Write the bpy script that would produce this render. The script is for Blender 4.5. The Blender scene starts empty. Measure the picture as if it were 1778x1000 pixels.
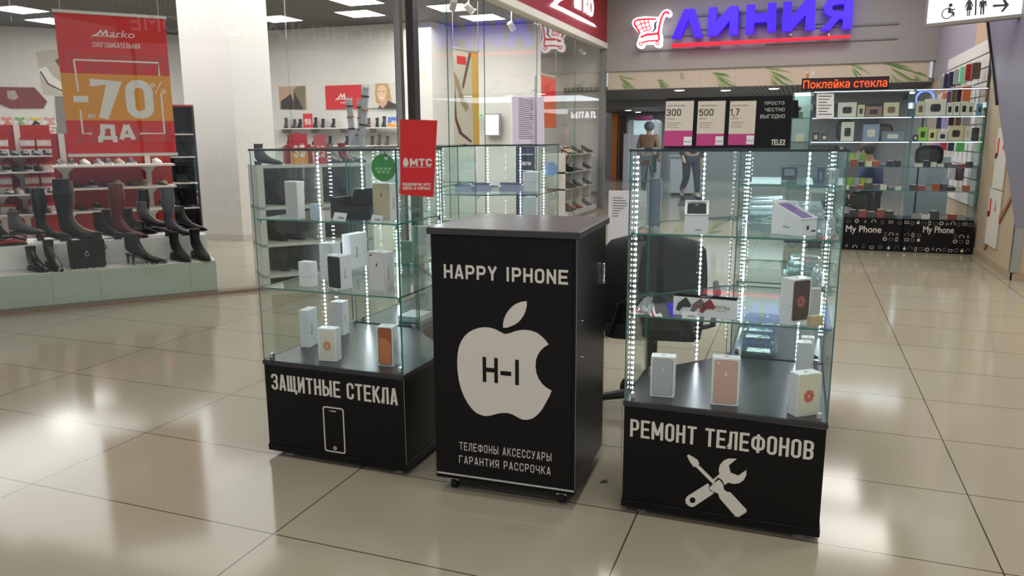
import bpy, math, random
from mathutils import Vector, Matrix
from mathutils.geometry import tessellate_polygon
random.seed(7)
S = bpy.context.scene
C = S.collection
V = Vector
# ------------------------------------------------------------------ camera
F_PX, PITCH, ROLL, YAW, CAM_H = 1335.4, .1931, -.0049, -.357, 1.4014
cp, sp = math.cos(PITCH), math.sin(PITCH)
FW = V((math.sin(YAW)*cp, math.cos(YAW)*cp, -sp))
_r = V((math.cos(YAW), -math.sin(YAW), 0)); _u = _r.cross(FW)
RT = math.cos(ROLL)*_r + math.sin(ROLL)*_u
UP = -math.sin(ROLL)*_r + math.cos(ROLL)*_u
CAM = V((0, 0, CAM_H))
cam = bpy.data.cameras.new('camera'); cam_o = bpy.data.objects.new('camera', cam); C.objects.link(cam_o)
cam.sensor_fit = 'HORIZONTAL'; cam.sensor_width = 36.0; cam.lens = F_PX/1778*36.0
cam.clip_start = .05; cam.clip_end = 200
cam_o.matrix_world = Matrix.Translation(CAM) @ Matrix((RT, UP, -FW)).transposed().to_4x4()
S.camera = cam_o
# measuring helpers: the world point seen at a photo pixel on a known plane
def ray(x, y): return FW + RT*((x-889)/F_PX) - UP*((y-500)/F_PX)
def onz(x, y, z=0.0):
    d = ray(x, y); return CAM + d*((z-CAM_H)/d.z)
def onpl(x, y, p, n):
    d = ray(x, y); n = V(n); return CAM + d*((V(p)-CAM).dot(n)/d.dot(n))
def ony(x, y, Y): return onpl(x, y, (0, Y, 0), (0, 1, 0))
def onx(x, y, X): return onpl(x, y, (X, 0, 0), (1, 0, 0))
def zat(y, p):     # height of the vertical line through p seen at photo row y
    lo, hi = -1.0, 7.0
    for _ in range(50):
        m = (lo+hi)/2; d = V((p[0], p[1], m))-CAM
        if 500-F_PX*d.dot(UP)/d.dot(FW) > y: lo = m
        else: hi = m
    return lo
# ------------------------------------------------------------------ render look
S.view_settings.view_transform = 'Standard'; S.view_settings.look = 'None'
S.view_settings.gamma = 1.0; S.view_settings.exposure = 0.0; S.view_settings.use_curve_mapping = False
S.cycles.transparent_max_bounces = 40; S.cycles.max_bounces = 8; S.cycles.diffuse_bounces = 3
S.cycles.glossy_bounces = 4; S.cycles.use_denoising = True
S.cycles.sample_clamp_indirect = 4.0; S.cycles.caustics_reflective = False; S.cycles.caustics_refractive = False
# ------------------------------------------------------------------ world and big lights
W = bpy.data.worlds.new('mall_air'); S.world = W; W.use_nodes = True
bg = W.node_tree.nodes['Background']; bg.inputs[0].default_value = (.80, .86, .96, 1); bg.inputs[1].default_value = .62
def area(name, loc, size, sizey, power, color=(1, 1, 1), target=None, parent=None, spread=math.pi):
    l = bpy.data.lights.new(name, 'AREA'); l.shape = 'RECTANGLE'; l.size = size; l.size_y = sizey
    l.energy = power; l.color = color; l.spread = spread
    o = bpy.data.objects.new(name, l); C.objects.link(o); o.location = loc
    if target is not None: o.rotation_euler = (V(target)-V(loc)).to_track_quat('-Z', 'Y').to_euler()
    if parent is not None: o.parent = parent
    return o
WARM = (1, .88, .70); NEUT = (1, .955, .89); COOL = (.84, .92, 1)
for x, y in ((45, 905), (215, 950), (105, 692), (120, 778), (358, 812), (445, 992)):
    p = onz(x, y, -4.3); area('ceiling_and_fill_light', (p.x, p.y, 4.29), .6, .6, 5.5, NEUT)
for x in (-2.6, -.3, 1.9):  # unseen fill grid added overhead to brighten the kiosk fronts and floor
    for y in (-3.0, -1.2, .6, 2.4, 4.2, 6.0): area('ceiling_and_fill_light', (x, y, 4.29), .6, .6, 19, NEUT)
for x, y in ((-1.6, 8.6), (.9, 8.6), (-1.6, 11.4), (.9, 11.4), (-1.8, 13.0), (.6, 13.0)): area('ceiling_and_fill_light', (x, y, 4.29), 1.2, 1.2, 44, NEUT)  # large unseen fills added overhead to raise the far facade
area('shop_light', (4.6, 6.2, 2.9), 2.2, 2.0, 85, WARM, (1.0, 5.6, 0))
area('store_light', (-7.6, 8.2, 3.3), 4.5, 4.5, 215, (1, .975, .95), (-7.6, 8.2, 0))
area('store_light', (-10.2, 7.6, 3.3), 3.5, 3.5, 165, (1, .975, .95), (-10.2, 7.6, 0))
area('store_light', (-5.4, 11.0, 3.3), 2.6, 3.4, 120, (1, .975, .95), (-5.4, 11.0, 0))
area('passage_light', (-1.2, 17.4, 2.27), 3.5, 2.6, 75, COOL, (-1.2, 17.4, 0))
area('passage_light', (-2.2, 23, 2.17), 5, 5, 130, COOL, (-2.2, 23, 0))
# ------------------------------------------------------------------ materials
def lin(c): return tuple((x/12.92 if x <= .04045 else ((x+.055)/1.055)**2.4) for x in (v/255 for v in c))
_M = {}
def mat(name, rgb, rough=.5, metal=0.0, emit=0.0, var=.06, scale=14.0, coat=0.0, spec=.5, ecol=None):
    if name in _M: return _M[name]
    m = bpy.data.materials.new(name); m.use_nodes = True; nt = m.node_tree; b = nt.nodes['Principled BSDF']
    c = lin(rgb)
    tc = nt.nodes.new('ShaderNodeTexCoord'); nz = nt.nodes.new('ShaderNodeTexNoise'); nz.inputs['Scale'].default_value = scale
    nt.links.new(tc.outputs['Object'], nz.inputs['Vector'])
    mx = nt.nodes.new('ShaderNodeMix'); mx.data_type = 'RGBA'
    mx.inputs[6].default_value = (*[x*(1-var) for x in c], 1); mx.inputs[7].default_value = (*[min(1, x*(1+var)) for x in c], 1)
    nt.links.new(nz.outputs['Fac'], mx.inputs[0]); nt.links.new(mx.outputs[2], b.inputs['Base Color'])
    b.inputs['Roughness'].default_value = rough; b.inputs['Metallic'].default_value = metal
    b.inputs['Coat Weight'].default_value = coat; b.inputs['Specular IOR Level'].default_value = spec
    if emit:
        b.inputs['Emission Color'].default_value = (*(lin(ecol) if ecol else c), 1); b.inputs['Emission Strength'].default_value = emit
    _M[name] = m; return m
def glassmat(name, tint, base=.045, gloss=(1, 1, 1), haze=0.0, hcol=(230, 235, 235), power=5.0):
    if name in _M: return _M[name]
    m = bpy.data.materials.new(name); m.use_nodes = True; nt = m.node_tree; nt.nodes.clear()
    out = nt.nodes.new('ShaderNodeOutputMaterial'); tr = nt.nodes.new('ShaderNodeBsdfTransparent'); gl = nt.nodes.new('ShaderNodeBsdfGlossy')
    tr.inputs[0].default_value = (*tint, 1); gl.inputs['Color'].default_value = (*gloss, 1); gl.inputs['Roughness'].default_value = 0.0
    lw = nt.nodes.new('ShaderNodeLayerWeight'); lw.inputs['Blend'].default_value = .5
    pw = nt.nodes.new('ShaderNodeMath'); pw.operation = 'POWER'; pw.inputs[1].default_value = power
    nt.links.new(lw.outputs['Facing'], pw.inputs[0])
    ma = nt.nodes.new('ShaderNodeMath'); ma.operation = 'MULTIPLY_ADD'; ma.inputs[1].default_value = .62; ma.inputs[2].default_value = base
    nt.links.new(pw.outputs[0], ma.inputs[0])
    mx = nt.nodes.new('ShaderNodeMixShader'); nt.links.new(ma.outputs[0], mx.inputs[0]); nt.links.new(tr.outputs[0], mx.inputs[1]); nt.links.new(gl.outputs[0], mx.inputs[2])
    last = mx.outputs[0]
    if haze:
        df = nt.nodes.new('ShaderNodeBsdfDiffuse'); df.inputs[0].default_value = (*lin(hcol), 1)
        m2 = nt.nodes.new('ShaderNodeMixShader'); nz = nt.nodes.new('ShaderNodeTexNoise'); nz.inputs['Scale'].default_value = 22
        mu = nt.nodes.new('ShaderNodeMath'); mu.operation = 'MULTIPLY'; mu.inputs[1].default_value = haze*2
        nt.links.new(nz.outputs['Fac'], mu.inputs[0]); nt.links.new(mu.outputs[0], m2.inputs[0])
        nt.links.new(last, m2.inputs[1]); nt.links.new(df.outputs[0], m2.inputs[2]); last = m2.outputs[0]
    nt.links.new(last, out.inputs[0]); _M[name] = m; return m
def gridmat(name, rgb, line, sx, sy, w, rough, ox=0, oy=0, spec=.5, noise=.05, coord='Object', axes=('X', 'Y'), bump=0.0):
    """rectangular joints of width w every sx, sy metres, shifted by ox, oy"""
    m = bpy.data.materials.new(name); m.use_nodes = True; nt = m.node_tree; b = nt.nodes['Principled BSDF']
    tc = nt.nodes.new('ShaderNodeTexCoord'); sep = nt.nodes.new('ShaderNodeSeparateXYZ'); nt.links.new(tc.outputs[coord], sep.inputs[0])
    def edge(ax, s, o):
        a = nt.nodes.new('ShaderNodeMath'); a.operation = 'ADD'; a.inputs[1].default_value = -o+1000*s; nt.links.new(sep.outputs[ax], a.inputs[0])
        p = nt.nodes.new('ShaderNodeMath'); p.operation = 'MODULO'; p.inputs[1].default_value = s; nt.links.new(a.outputs[0], p.inputs[0])
        q = nt.nodes.new('ShaderNodeMath'); q.operation = 'LESS_THAN'; q.inputs[1].default_value = w; nt.links.new(p.outputs[0], q.inputs[0]); return q.outputs[0]
    mxm = nt.nodes.new('ShaderNodeMath'); mxm.operation = 'MAXIMUM'
    nt.links.new(edge(axes[0], sx, ox), mxm.inputs[0]); nt.links.new(edge(axes[1], sy, oy), mxm.inputs[1])
    nz = nt.nodes.new('ShaderNodeTexNoise'); nz.inputs['Scale'].default_value = 1.3; nz.inputs['Detail'].default_value = 5; nt.links.new(tc.outputs[coord], nz.inputs['Vector'])
    c = lin(rgb); m1 = nt.nodes.new('ShaderNodeMix'); m1.data_type = 'RGBA'
    m1.inputs[6].default_value = (*[x*(1-noise) for x in c], 1); m1.inputs[7].default_value = (*[x*(1+noise) for x in c], 1); nt.links.new(nz.outputs['Fac'], m1.inputs[0])
    m2 = nt.nodes.new('ShaderNodeMix'); m2.data_type = 'RGBA'; m2.inputs[7].default_value = (*lin(line), 1)
    nt.links.new(mxm.outputs[0], m2.inputs[0]); nt.links.new(m1.outputs[2], m2.inputs[6]); nt.links.new(m2.outputs[2], b.inputs['Base Color'])
    b.inputs['Roughness'].default_value = rough; b.inputs['Specular IOR Level'].default_value = spec
    ra = nt.nodes.new('ShaderNodeMath'); ra.operation = 'MULTIPLY_ADD'; ra.inputs[1].default_value = .06; ra.inputs[2].default_value = rough-.03
    nt.links.new(nz.outputs['Fac'], ra.inputs[0]); nt.links.new(ra.outputs[0], b.inputs['Roughness'])
    _M[name] = m; return m
# ------------------------------------------------------------------ mesh builder
class MB:
    def __init__(s): s.v = []; s.f = []; s.m = []
    def add(s, vs, fs, m=0):
        k = len(s.v); s.v += [V(p) for p in vs]; s.f += [[i+k for i in f] for f in fs]; s.m += ([m]*len(fs) if isinstance(m, int) else list(m)); return s
    def box(s, a, b, m=0):
        (x0, y0, z0), (x1, y1, z1) = a, b
        return s.add([(x0,y0,z0),(x1,y0,z0),(x1,y1,z0),(x0,y1,z0),(x0,y0,z1),(x1,y0,z1),(x1,y1,z1),(x0,y1,z1)],
                     [(0,3,2,1),(4,5,6,7),(0,1,5,4),(1,2,6,5),(2,3,7,6),(3,0,4,7)], m)
    def ob(s, o, u, v, w, m=0):      # corner o, edge vectors
        o, u, v, w = V(o), V(u), V(v), V(w)
        return s.add([o,o+u,o+u+v,o+v,o+w,o+u+w,o+u+v+w,o+v+w], [(0,3,2,1),(4,5,6,7),(0,1,5,4),(1,2,6,5),(2,3,7,6),(3,0,4,7)], m)
    def prism(s, loops, fr, d0, d1, m=0, ms=None):   # loops of 2-D points (outer, holes) in frame fr=(o,u,v,n)
        if not isinstance(loops[0][0], (tuple, list, Vector)): loops = [loops]
        o, u, v, n = fr
        tri = tessellate_polygon([[V((p[0], p[1], 0)) for p in l] for l in loops])
        pts = [p for l in loops for p in l]; N = len(pts)
        vs = [o+u*p[0]+v*p[1]+n*d0 for p in pts]+[o+u*p[0]+v*p[1]+n*d1 for p in pts]
        fs = []; mi = []
        for t in tri:
            a, b, c = t; ar = (pts[b][0]-pts[a][0])*(pts[c][1]-pts[a][1])-(pts[b][1]-pts[a][1])*(pts[c][0]-pts[a][0])
            if ar < 0: b, c = c, b
            fs.append((a+N, b+N, c+N)); fs.append((a, c, b)); mi += [m, m]
        k = 0
        for l in loops:
            L = len(l)
            for i in range(L):
                a, b = k+i, k+(i+1) % L; fs.append((a, b, b+N, a+N)); mi.append(m if ms is None else ms)
            k += L
        return s.add(vs, fs, mi)
    def tube(s, pts, r, seg=8, m=0, closed=False, caps=True):
        pts = [V(p) for p in pts]; n = len(pts); rs = r if isinstance(r, (list, tuple)) else [r]*n
        rings = []; up = None
        for i in range(n):
            a = pts[(i-1) % n] if (closed or i > 0) else pts[i]; b = pts[(i+1) % n] if (closed or i < n-1) else pts[i]
            t = (b-a).normalized()
            if up is None: up = V((0, 0, 1)) if abs(t.z) < .9 else V((1, 0, 0))
            x = t.cross(up).normalized(); up = x.cross(t).normalized()
            rings.append([pts[i]+(x*math.cos(2*math.pi*k/seg)+up*math.sin(2*math.pi*k/seg))*rs[i] for k in range(seg)])
        return s.loft(rings, m, closed, caps)
    def loft(s, rings, m=0, closed=False, caps=True):
        n = len(rings); q = len(rings[0]); vs = [p for r_ in rings for p in r_]; fs = []
        for i in range(n if closed else n-1):
            j = (i+1) % n
            for k in range(q): fs.append((i*q+k, i*q+(k+1) % q, j*q+(k+1) % q, j*q+k))
        if caps and not closed: fs.append(tuple(range(q-1, -1, -1))); fs.append(tuple((n-1)*q+k for k in range(q)))
        return s.add(vs, fs, m)
    def cyl(s, a, b, r0, r1=None, seg=14, m=0): return s.tube([a, b], [r0, r0 if r1 is None else r1], seg, m)
    def lathe(s, o, prof, seg=20, m=0):  # prof (r,z)
        o = V(o); rings = [[o+V((r*math.cos(2*math.pi*k/seg), r*math.sin(2*math.pi*k/seg), z)) for k in range(seg)] for r, z in prof]
        return s.loft(rings, m)
    def ball(s, c, r, m=0, seg=10, sq=(1, 1, 1)):
        c = V(c); rings = []
        for i in range(1, seg):
            a = math.pi*i/seg
            rings.append([c+V((r*sq[0]*math.sin(a)*math.cos(2*math.pi*k/(seg*2)), r*sq[1]*math.sin(a)*math.sin(2*math.pi*k/(seg*2)), -r*sq[2]*math.cos(a))) for k in range(seg*2)])
        return s.loft(rings, m)
    def build(s, name, mats, parent=None, origin=None, smooth=False, bevel=0.0, sub=0):
        me = bpy.data.meshes.new(name); inv = None
        if parent is not None: inv = WM(parent).inverted()
        elif origin is not None: inv = Matrix.Translation(V(origin)).inverted()
        vs = [tuple(inv @ p) if inv else tuple(p) for p in s.v]
        me.from_pydata(vs, [], s.f); me.validate()
        if not isinstance(mats, (list, tuple)): mats = [mats]
        for m in mats: me.materials.append(m)
        if len(me.polygons) == len(s.m): me.polygons.foreach_set('material_index', s.m)
        if smooth:
            me.polygons.foreach_set('use_smooth', [True]*len(me.polygons))
            try: me.set_sharp_from_angle(angle=math.radians(42))
            except Exception: pass
        me.update()
        o = bpy.data.objects.new(name, me); C.objects.link(o)
        if parent is not None: o.parent = parent
        elif origin is not None: o.location = origin
        if bevel:
            b = o.modifiers.new('soft_edge', 'BEVEL'); b.width = bevel; b.segments = 2; b.limit_method = 'ANGLE'
        if sub:
            b = o.modifiers.new('smooth', 'SUBSURF'); b.levels = sub; b.render_levels = sub
        return o
def WM(o):
    m = Matrix.LocRotScale(o.location, o.rotation_euler, o.scale)
    return WM(o.parent) @ m if o.parent else m
def tag(o, label=None, cat=None, group=None, kind=None):
    if label: o['label'] = label
    if cat: o['category'] = cat
    if group: o['group'] = group
    if kind: o['kind'] = kind
    return o
def thing(name, label, cat, loc=(0, 0, 0), rz=0.0, group=None):
    o = bpy.data.objects.new(name, None); C.objects.link(o); o.empty_display_size = .05
    o.location = loc; o.rotation_euler = (0, 0, rz); return tag(o, label, cat, group)
def struct(name, mb, m, **k): return tag(mb.build(name, m, **k), kind='structure')
KIDS = {}
def copy_tree(o, parent=None):
    c = o.copy(); C.objects.link(c)
    if parent is not None: c.parent = parent
    for ch in list(o.children): copy_tree(ch, c)
    return c
def place(proto, used, loc, rz=0.0, scale=1.0, label=None, group=None, mats=None):
    """first use moves the prototype itself, later uses copy it with its parts"""
    o = proto if proto.name not in used else copy_tree(proto)
    used.add(proto.name)
    o.location = loc; o.rotation_euler = (0, 0, rz); o.scale = (scale,)*3 if not isinstance(scale, tuple) else scale
    if label: o['label'] = label
    if group: o['group'] = group
    return o
def recolor(o, part, m):
    for ch in o.children:
        if ch.name.split('.')[0] == part:
            ch.material_slots[0].link = 'OBJECT'; ch.material_slots[0].material = m
ORD = ['first', 'second', 'third', 'fourth', 'fifth', 'sixth', 'seventh', 'eighth', 'ninth', 'tenth', 'eleventh', 'twelfth', 'thirteenth', 'fourteenth', 'fifteenth', 'sixteenth', 'seventeenth', 'eighteenth', 'nineteenth', 'twentieth']
X, Y, Z = V((1, 0, 0)), V((0, 1, 0)), V((0, 0, 1))
def frame_y(yy, face=-1): return (V((0, yy, 0)), X*(-face), Z, Y*face)     # a vertical plane at y, seen from -y
FLAT = (V((0, 0, 0)), X, Y, Z)
# ------------------------------------------------------------------ lettering
_TS = bpy.data.scenes.new('lettering_bench')
_TC = {}
def text_geo(s, bold=0.0, space=1.0, shear=0.0):
    k = (s, bold, space, shear)
    if k in _TC: return _TC[k]
    cu = bpy.data.curves.new('lettering', 'FONT'); cu.body = s; cu.extrude = 1.0; cu.offset = bold; cu.space_character = space; cu.shear = shear; cu.resolution_u = 5
    ob = bpy.data.objects.new('lettering', cu); _TS.collection.objects.link(ob)
    me = bpy.data.meshes.new_from_object(ob)
    vs = [tuple(v.co) for v in me.vertices]; fs = [tuple(p.vertices) for p in me.polygons]
    bpy.data.objects.remove(ob); bpy.data.meshes.remove(me); bpy.data.curves.remove(cu)
    _TC[k] = (vs, fs); return _TC[k]
def put_text(mb, s, fr, x0, y0, x1, y1, d0=0.0, d1=.0008, m=0, bold=0.0, space=1.0, shear=0.0, keep=False):
    """fit the words into the rectangle x0..x1, y0..y1 of frame fr"""
    vs, fs = text_geo(s, bold, space, shear)
    a0, a1 = min(v[0] for v in vs), max(v[0] for v in vs); b0, b1 = min(v[1] for v in vs), max(v[1] for v in vs)
    o, u, v_, n = fr; sx, sy = (x1-x0)/(a1-a0), (y1-y0)/(b1-b0)
    if keep: sx = min(sx, sy)
    mb.add([o+u*(x0+(p[0]-a0)*sx)+v_*(y0+(p[1]-b0)*sy)+n*(d1 if p[2] > 0 else d0) for p in vs], fs, m); return mb
def loc2(fr, p):
    o, u, v_, n = fr; d = p-o; return (d.dot(u), d.dot(v_))
def px2(fr, pts): return [loc2(fr, onpl(x, y, fr[0], fr[3])) for x, y in pts]
def text_px(mb, s, fr, bl, tr, **k):
    a, b = px2(fr, [bl, tr]); return put_text(mb, s, fr, a[0], a[1], b[0], b[1], **k)
def ribbon(mb, fr, pts, w, d0, d1, m=0, closed=False):
    """flat stroke of width w along 2-D points"""
    n = len(pts); L = []; R_ = []
    for i in range(n):
        a = V(pts[(i-1) % n] if (closed or i) else pts[i]); b = V(pts[(i+1) % n] if (closed or i < n-1) else pts[i])
        t = (b-a).normalized(); nn = V((-t.y, t.x))*(w/2 if not isinstance(w, list) else w[i]/2); p = V(pts[i])
        if 0 < i < n-1 or closed: e_ = (V(pts[i])-a).normalized(); nn = nn/max(.55, e_.dot(t))
        L.append(p+nn); R_.append(p-nn)
    o, u, v_, nr = fr
    for i in range(n if closed else n-1):
        j = (i+1) % n; q = [R_[i], R_[j], L[j], L[i]]
        mb.add([o+u*p.x+v_*p.y+nr*d0 for p in q]+[o+u*p.x+v_*p.y+nr*d1 for p in q], [(4,5,6,7),(0,1,5,4),(1,2,6,5),(2,3,7,6),(3,0,4,7)], m)
    return mb
def circ(cx, cy, r, n=24, ry=None, a0=0.0, a1=2*math.pi):
    full = abs(a1-a0-2*math.pi) < 1e-6
    return [(cx+r*math.cos(a0+(a1-a0)*i/(n if full else n-1)), cy+(ry or r)*math.sin(a0+(a1-a0)*i/(n if full else n-1))) for i in range(n)]
def rrect(x0, y0, x1, y1, r, n=5):
    p = []
    for cx, cy, a in ((x1-r, y0+r, -90), (x1-r, y1-r, 0), (x0+r, y1-r, 90), (x0+r, y0+r, 180)):
        for i in range(n): t = math.radians(a+90*i/(n-1)); p.append((cx+r*math.cos(t), cy+r*math.sin(t)))
    return p
# ------------------------------------------------------------------ block capitals drawn from strokes
def _rr(x0, y0, x1, y1, r):
    def arc(cx, cy, a): return [(cx+r*math.cos(math.radians(a+22.5*i)), cy+r*math.sin(math.radians(a+22.5*i))) for i in range(5)]
    return arc(x1-r, y1-r, 0), arc(x0+r, y1-r, 90), arc(x0+r, y0+r, 180), arc(x1-r, y0+r, 270)   # TR TL BL BR
WIDE = {'Щ': 1.4, 'Ш': 1.4, 'Ы': 1.35, 'М': 1.3, 'M': 1.3, 'Ю': 1.45, 'Ф': 1.4, 'Ж': 1.5, 'I': .42, '!': .42, ',': .42, '.': .42, ' ': .5, '-': .7, '1': .62, 'Д': 1.15}
def glyph(c, w, t):
    a = t/2; l, r, b, T = a, w-a, a, 1-a; rd = min((w-t)*.48, .2); m = .5; h = w/2
    TR, TL, BL, BR = _rr(l, b, r, T, rd)
    def bowl(y0, y1, x0=0.0, rr=None):
        q = _rr(l, y0, r, y1, min(rd, (y1-y0)/2*.98)); return [(x0, y0)]+q[3]+q[0]+[(x0, y1)]
    D = {
     'О': [(TR+TL+BL+BR, 1)], 'С': [([(r, .66)]+TR+TL+BL+BR+[(r, .34)], 0)], 'Т': [([(0, T), (w, T)], 0), ([(h, 0), (h, 1)], 0)],
     'Н': [([(l, 0), (l, 1)], 0), ([(r, 0), (r, 1)], 0), ([(l, m), (r, m)], 0)], 'П': [([(l, 0), (l, 1)], 0), ([(r, 0), (r, 1)], 0), ([(0, T), (w, T)], 0)],
     'Е': [([(l, 0), (l, 1)], 0), ([(0, T), (w, T)], 0), ([(l, m), (w*.9, m)], 0), ([(0, b), (w, b)], 0)],
     'Р': [([(l, 0), (l, 1)], 0), (bowl(.44, T), 0)], 'В': [([(l, 0), (l, 1)], 0), (bowl(b, .5), 0), (bowl(.5, T), 0)],
     'Г': [([(l, 0), (l, 1)], 0), ([(0, T), (w, T)], 0)], 'Ь': [([(l, 0), (l, 1)], 0), (bowl(b, .56), 0)], 'Б': [([(l, 0), (l, 1)], 0), (bowl(b, .56), 0), ([(0, T), (w*.92, T)], 0)],
     'А': [([(a*.9, 0), (h-t*.12, 1)], 0), ([(w-a*.9, 0), (h+t*.12, 1)], 0), ([(w*.22, .26), (w*.78, .26)], 0)],
     'Л': [([(0, b), (l*.9, b), (w*.27, .35), (w*.3, T), (w, T)], 0), ([(r, 0), (r, 1)], 0)],
     'Д': [([(w*.18, b), (w*.28, .5), (w*.3, T), (r-a*.5, T)], 0), ([(r-a*.6, 0), (r-a*.6, 1)], 0), ([(0, b), (w, b)], 0), ([(l, -.18), (l, t)], 0), ([(r, -.18), (r, t)], 0)],
     'И': [([(l, 0), (l, 1)], 0), ([(r, 0), (r, 1)], 0), ([(l, .12), (r, .88)], 0)], 'Й': [([(l, 0), (l, 1)], 0), ([(r, 0), (r, 1)], 0), ([(l, .12), (r, .88)], 0), ([(w*.3, 1.12), (w*.7, 1.12)], 0)],
     'Ш': [([(l, 0), (l, 1)], 0), ([(h, 0), (h, 1)], 0), ([(r, 0), (r, 1)], 0), ([(0, b), (w, b)], 0)],
     'Щ': [([(l, 0), (l, 1)], 0), ([(h-a*.6, 0), (h-a*.6, 1)], 0), ([(r-a, 0), (r-a, 1)], 0), ([(0, b), (w, b)], 0), ([(w-a*.7, -.14), (w-a*.7, t)], 0)],
     'Ы': [([(l, 0), (l, 1)], 0), ([(r, 0), (r, 1)], 0)], 'К': [([(l, 0), (l, 1)], 0), ([(l, .42), (r+a*.4, 1)], 0), ([(w*.42, .58), (r+a*.4, 0)], 0)],
     'М': [([(l, 0), (l, 1)], 0), ([(r, 0), (r, 1)], 0), ([(l, .96), (h, .25)], 0), ([(r, .96), (h, .25)], 0)],
     'Ф': [([(h, 0), (h, 1)], 0)], 'Ч': [([(r, 0), (r, 1)], 0), ([(l, 1), (l, .62)]+[(p[0], p[1]-b+.42) for p in BL]+[(r, .42)], 0)],
     'Я': [([(r, 0), (r, 1)], 0), ([(w, .44), (l+rd, .44)]+[(p[0], p[1]*.0+y) for p, y in []]+[(l+.02, .5), (l, .6), (l, .84), (l+.03, .94), (l+rd, T), (w, T)], 0), ([(h, .44), (l, 0)], 0)],
     'У': [([(l, 1), (h+a*.2, .36)], 0), ([(r, 1), (h-a*.1, .3), (w*.3, b), (0, b)], 0)], 'Ж': [([(h, 0), (h, 1)], 0), ([(l, 0), (h, .5), (l, 1)], 0), ([(r, 0), (h, .5), (r, 1)], 0)],
     'I': [([(h, 0), (h, 1)], 0)], '-': [([(0, .42), (w, .42)], 0)], '!': [([(h, .3), (h, 1)], 0), ([(h, 0), (h, .18)], 0)], ',': [([(h, -.14), (h, .16)], 0)], '.': [([(h, 0), (h, .18)], 0)],
     '1': [([(w*.7, 0), (w*.7, 1)], 0), ([(0, .72), (w*.7, .95)], 0)], '7': [([(0, T), (r, T), (w*.35, 0)], 0)],
     '3': None, 'З': None, '2': None, '5': None, ' ': [], 'Y': [([(l*.8, 1), (h, .45)], 0), ([(w-l*.8, 1), (h, .45)], 0), ([(h, 0), (h, .5)], 0)], 'L': [([(l, 0), (l, 1)], 0), ([(0, b), (w, b)], 0)],
    }
    D['N'] = [([(l, 0), (l, 1)], 0), ([(r, 0), (r, 1)], 0), ([(l, .9), (r, .1)], 0)]
    eq = {'O': 'О', 'A': 'А', 'P': 'Р', 'H': 'Н', 'E': 'Е', 'T': 'Т', '0': 'О', 'M': 'М', 'C': 'С', 'K': 'К'}
    c = eq.get(c, c)
    if c == 'Ы':
        q = _rr(l, b, w*.62, .56, min(rd, .2)); D['Ы'].append(([(0, b)]+q[3]+q[0]+[(0, .56)], 0))
    if c == 'Ф':
        q = _rr(l, .2, r, .84, min(rd, .25)); D['Ф'].append((q[0]+q[1]+q[2]+q[3], 1))
    if c == 'Ю':
        q = _rr(w*.36, b, r, T, min(.2, rd)); D['Ю'] = [([(l, 0), (l, 1)], 0), ([(l, m), (w*.36, m)], 0), (q[0]+q[1]+q[2]+q[3], 1)]
    if c in '3З':
        u_ = _rr(l, .51, r, T, min(rd, .2)); d_ = _rr(l, b, r, .51, min(rd, .2)); D[c] = [([(w*.34, .51)]+u_[3]+u_[0]+u_[1]+[(l, .72)], 0), ([(l, .28)]+d_[2]+d_[3]+d_[0]+[(w*.34, .51)], 0)]
    if c == '2':
        u_ = _rr(l, .4, r, T, min(rd, .25)); D[c] = [([(l, .68)]+list(reversed(u_[1]))+list(reversed(u_[0]))+[(r, .62), (l+.02, .16), (l, b)], 0), ([(0, b), (w, b)], 0)]
    if c == '5':
        d_ = _rr(l, b, r, .62, min(rd, .25)); D[c] = [([(w, T), (l, T), (l, .5)], 0), ([(l, .58)]+list(reversed(d_[0]))+list(reversed(d_[3]))+list(reversed(d_[2]))+[(l, .26)], 0)]
    return D[c]
def block(mb, s, fr, x0, y0, x1, y1, d0=0.0, d1=.001, m=0, w=.42, t=.13, gap=.09, only=None):
    """stroke capitals filling x0..x1 with cap height y0..y1"""
    pos = []; x = 0.0
    for c in s: gw = w*WIDE.get(c, 1.0); pos.append((c, x, gw)); x += gw+gap
    sx = (x1-x0)/(x-gap); sy = y1-y0; o, u, v_, n = fr; fr2 = (o+u*x0+v_*y0, u*sx, v_*sy, n)
    k = 0
    for c, gx, gw in (pos if only is None else pos[only[0]:only[1]]):
        for pts, cl_ in glyph(c, gw, t):
            if cl_ == 0: pts = [p for i, p in enumerate(pts) if i == 0 or (V(p)-V(pts[i-1])).length > 1e-5]
            ribbon(mb, fr2, [(p[0]+gx, p[1]) for p in pts], t, d0, d1+.00002*(k % 7), m, bool(cl_)); k += 1
    return mb
def block_words(parent, mm, s, fr, bl, tr, **k):
    a, b = px2(fr, [bl, tr]); idx = 0
    for wd in s.split(' '):
        mb = MB(); block(mb, s, fr, a[0], a[1], b[0], b[1], only=(idx, idx+len(wd)), **k); idx += len(wd)+1; mb.build('lettering', mm, parent)
def block_px(mb, s, fr, bl, tr, **k):
    a, b = px2(fr, [bl, tr]); return block(mb, s, fr, a[0], a[1], b[0], b[1], **k)
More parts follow.
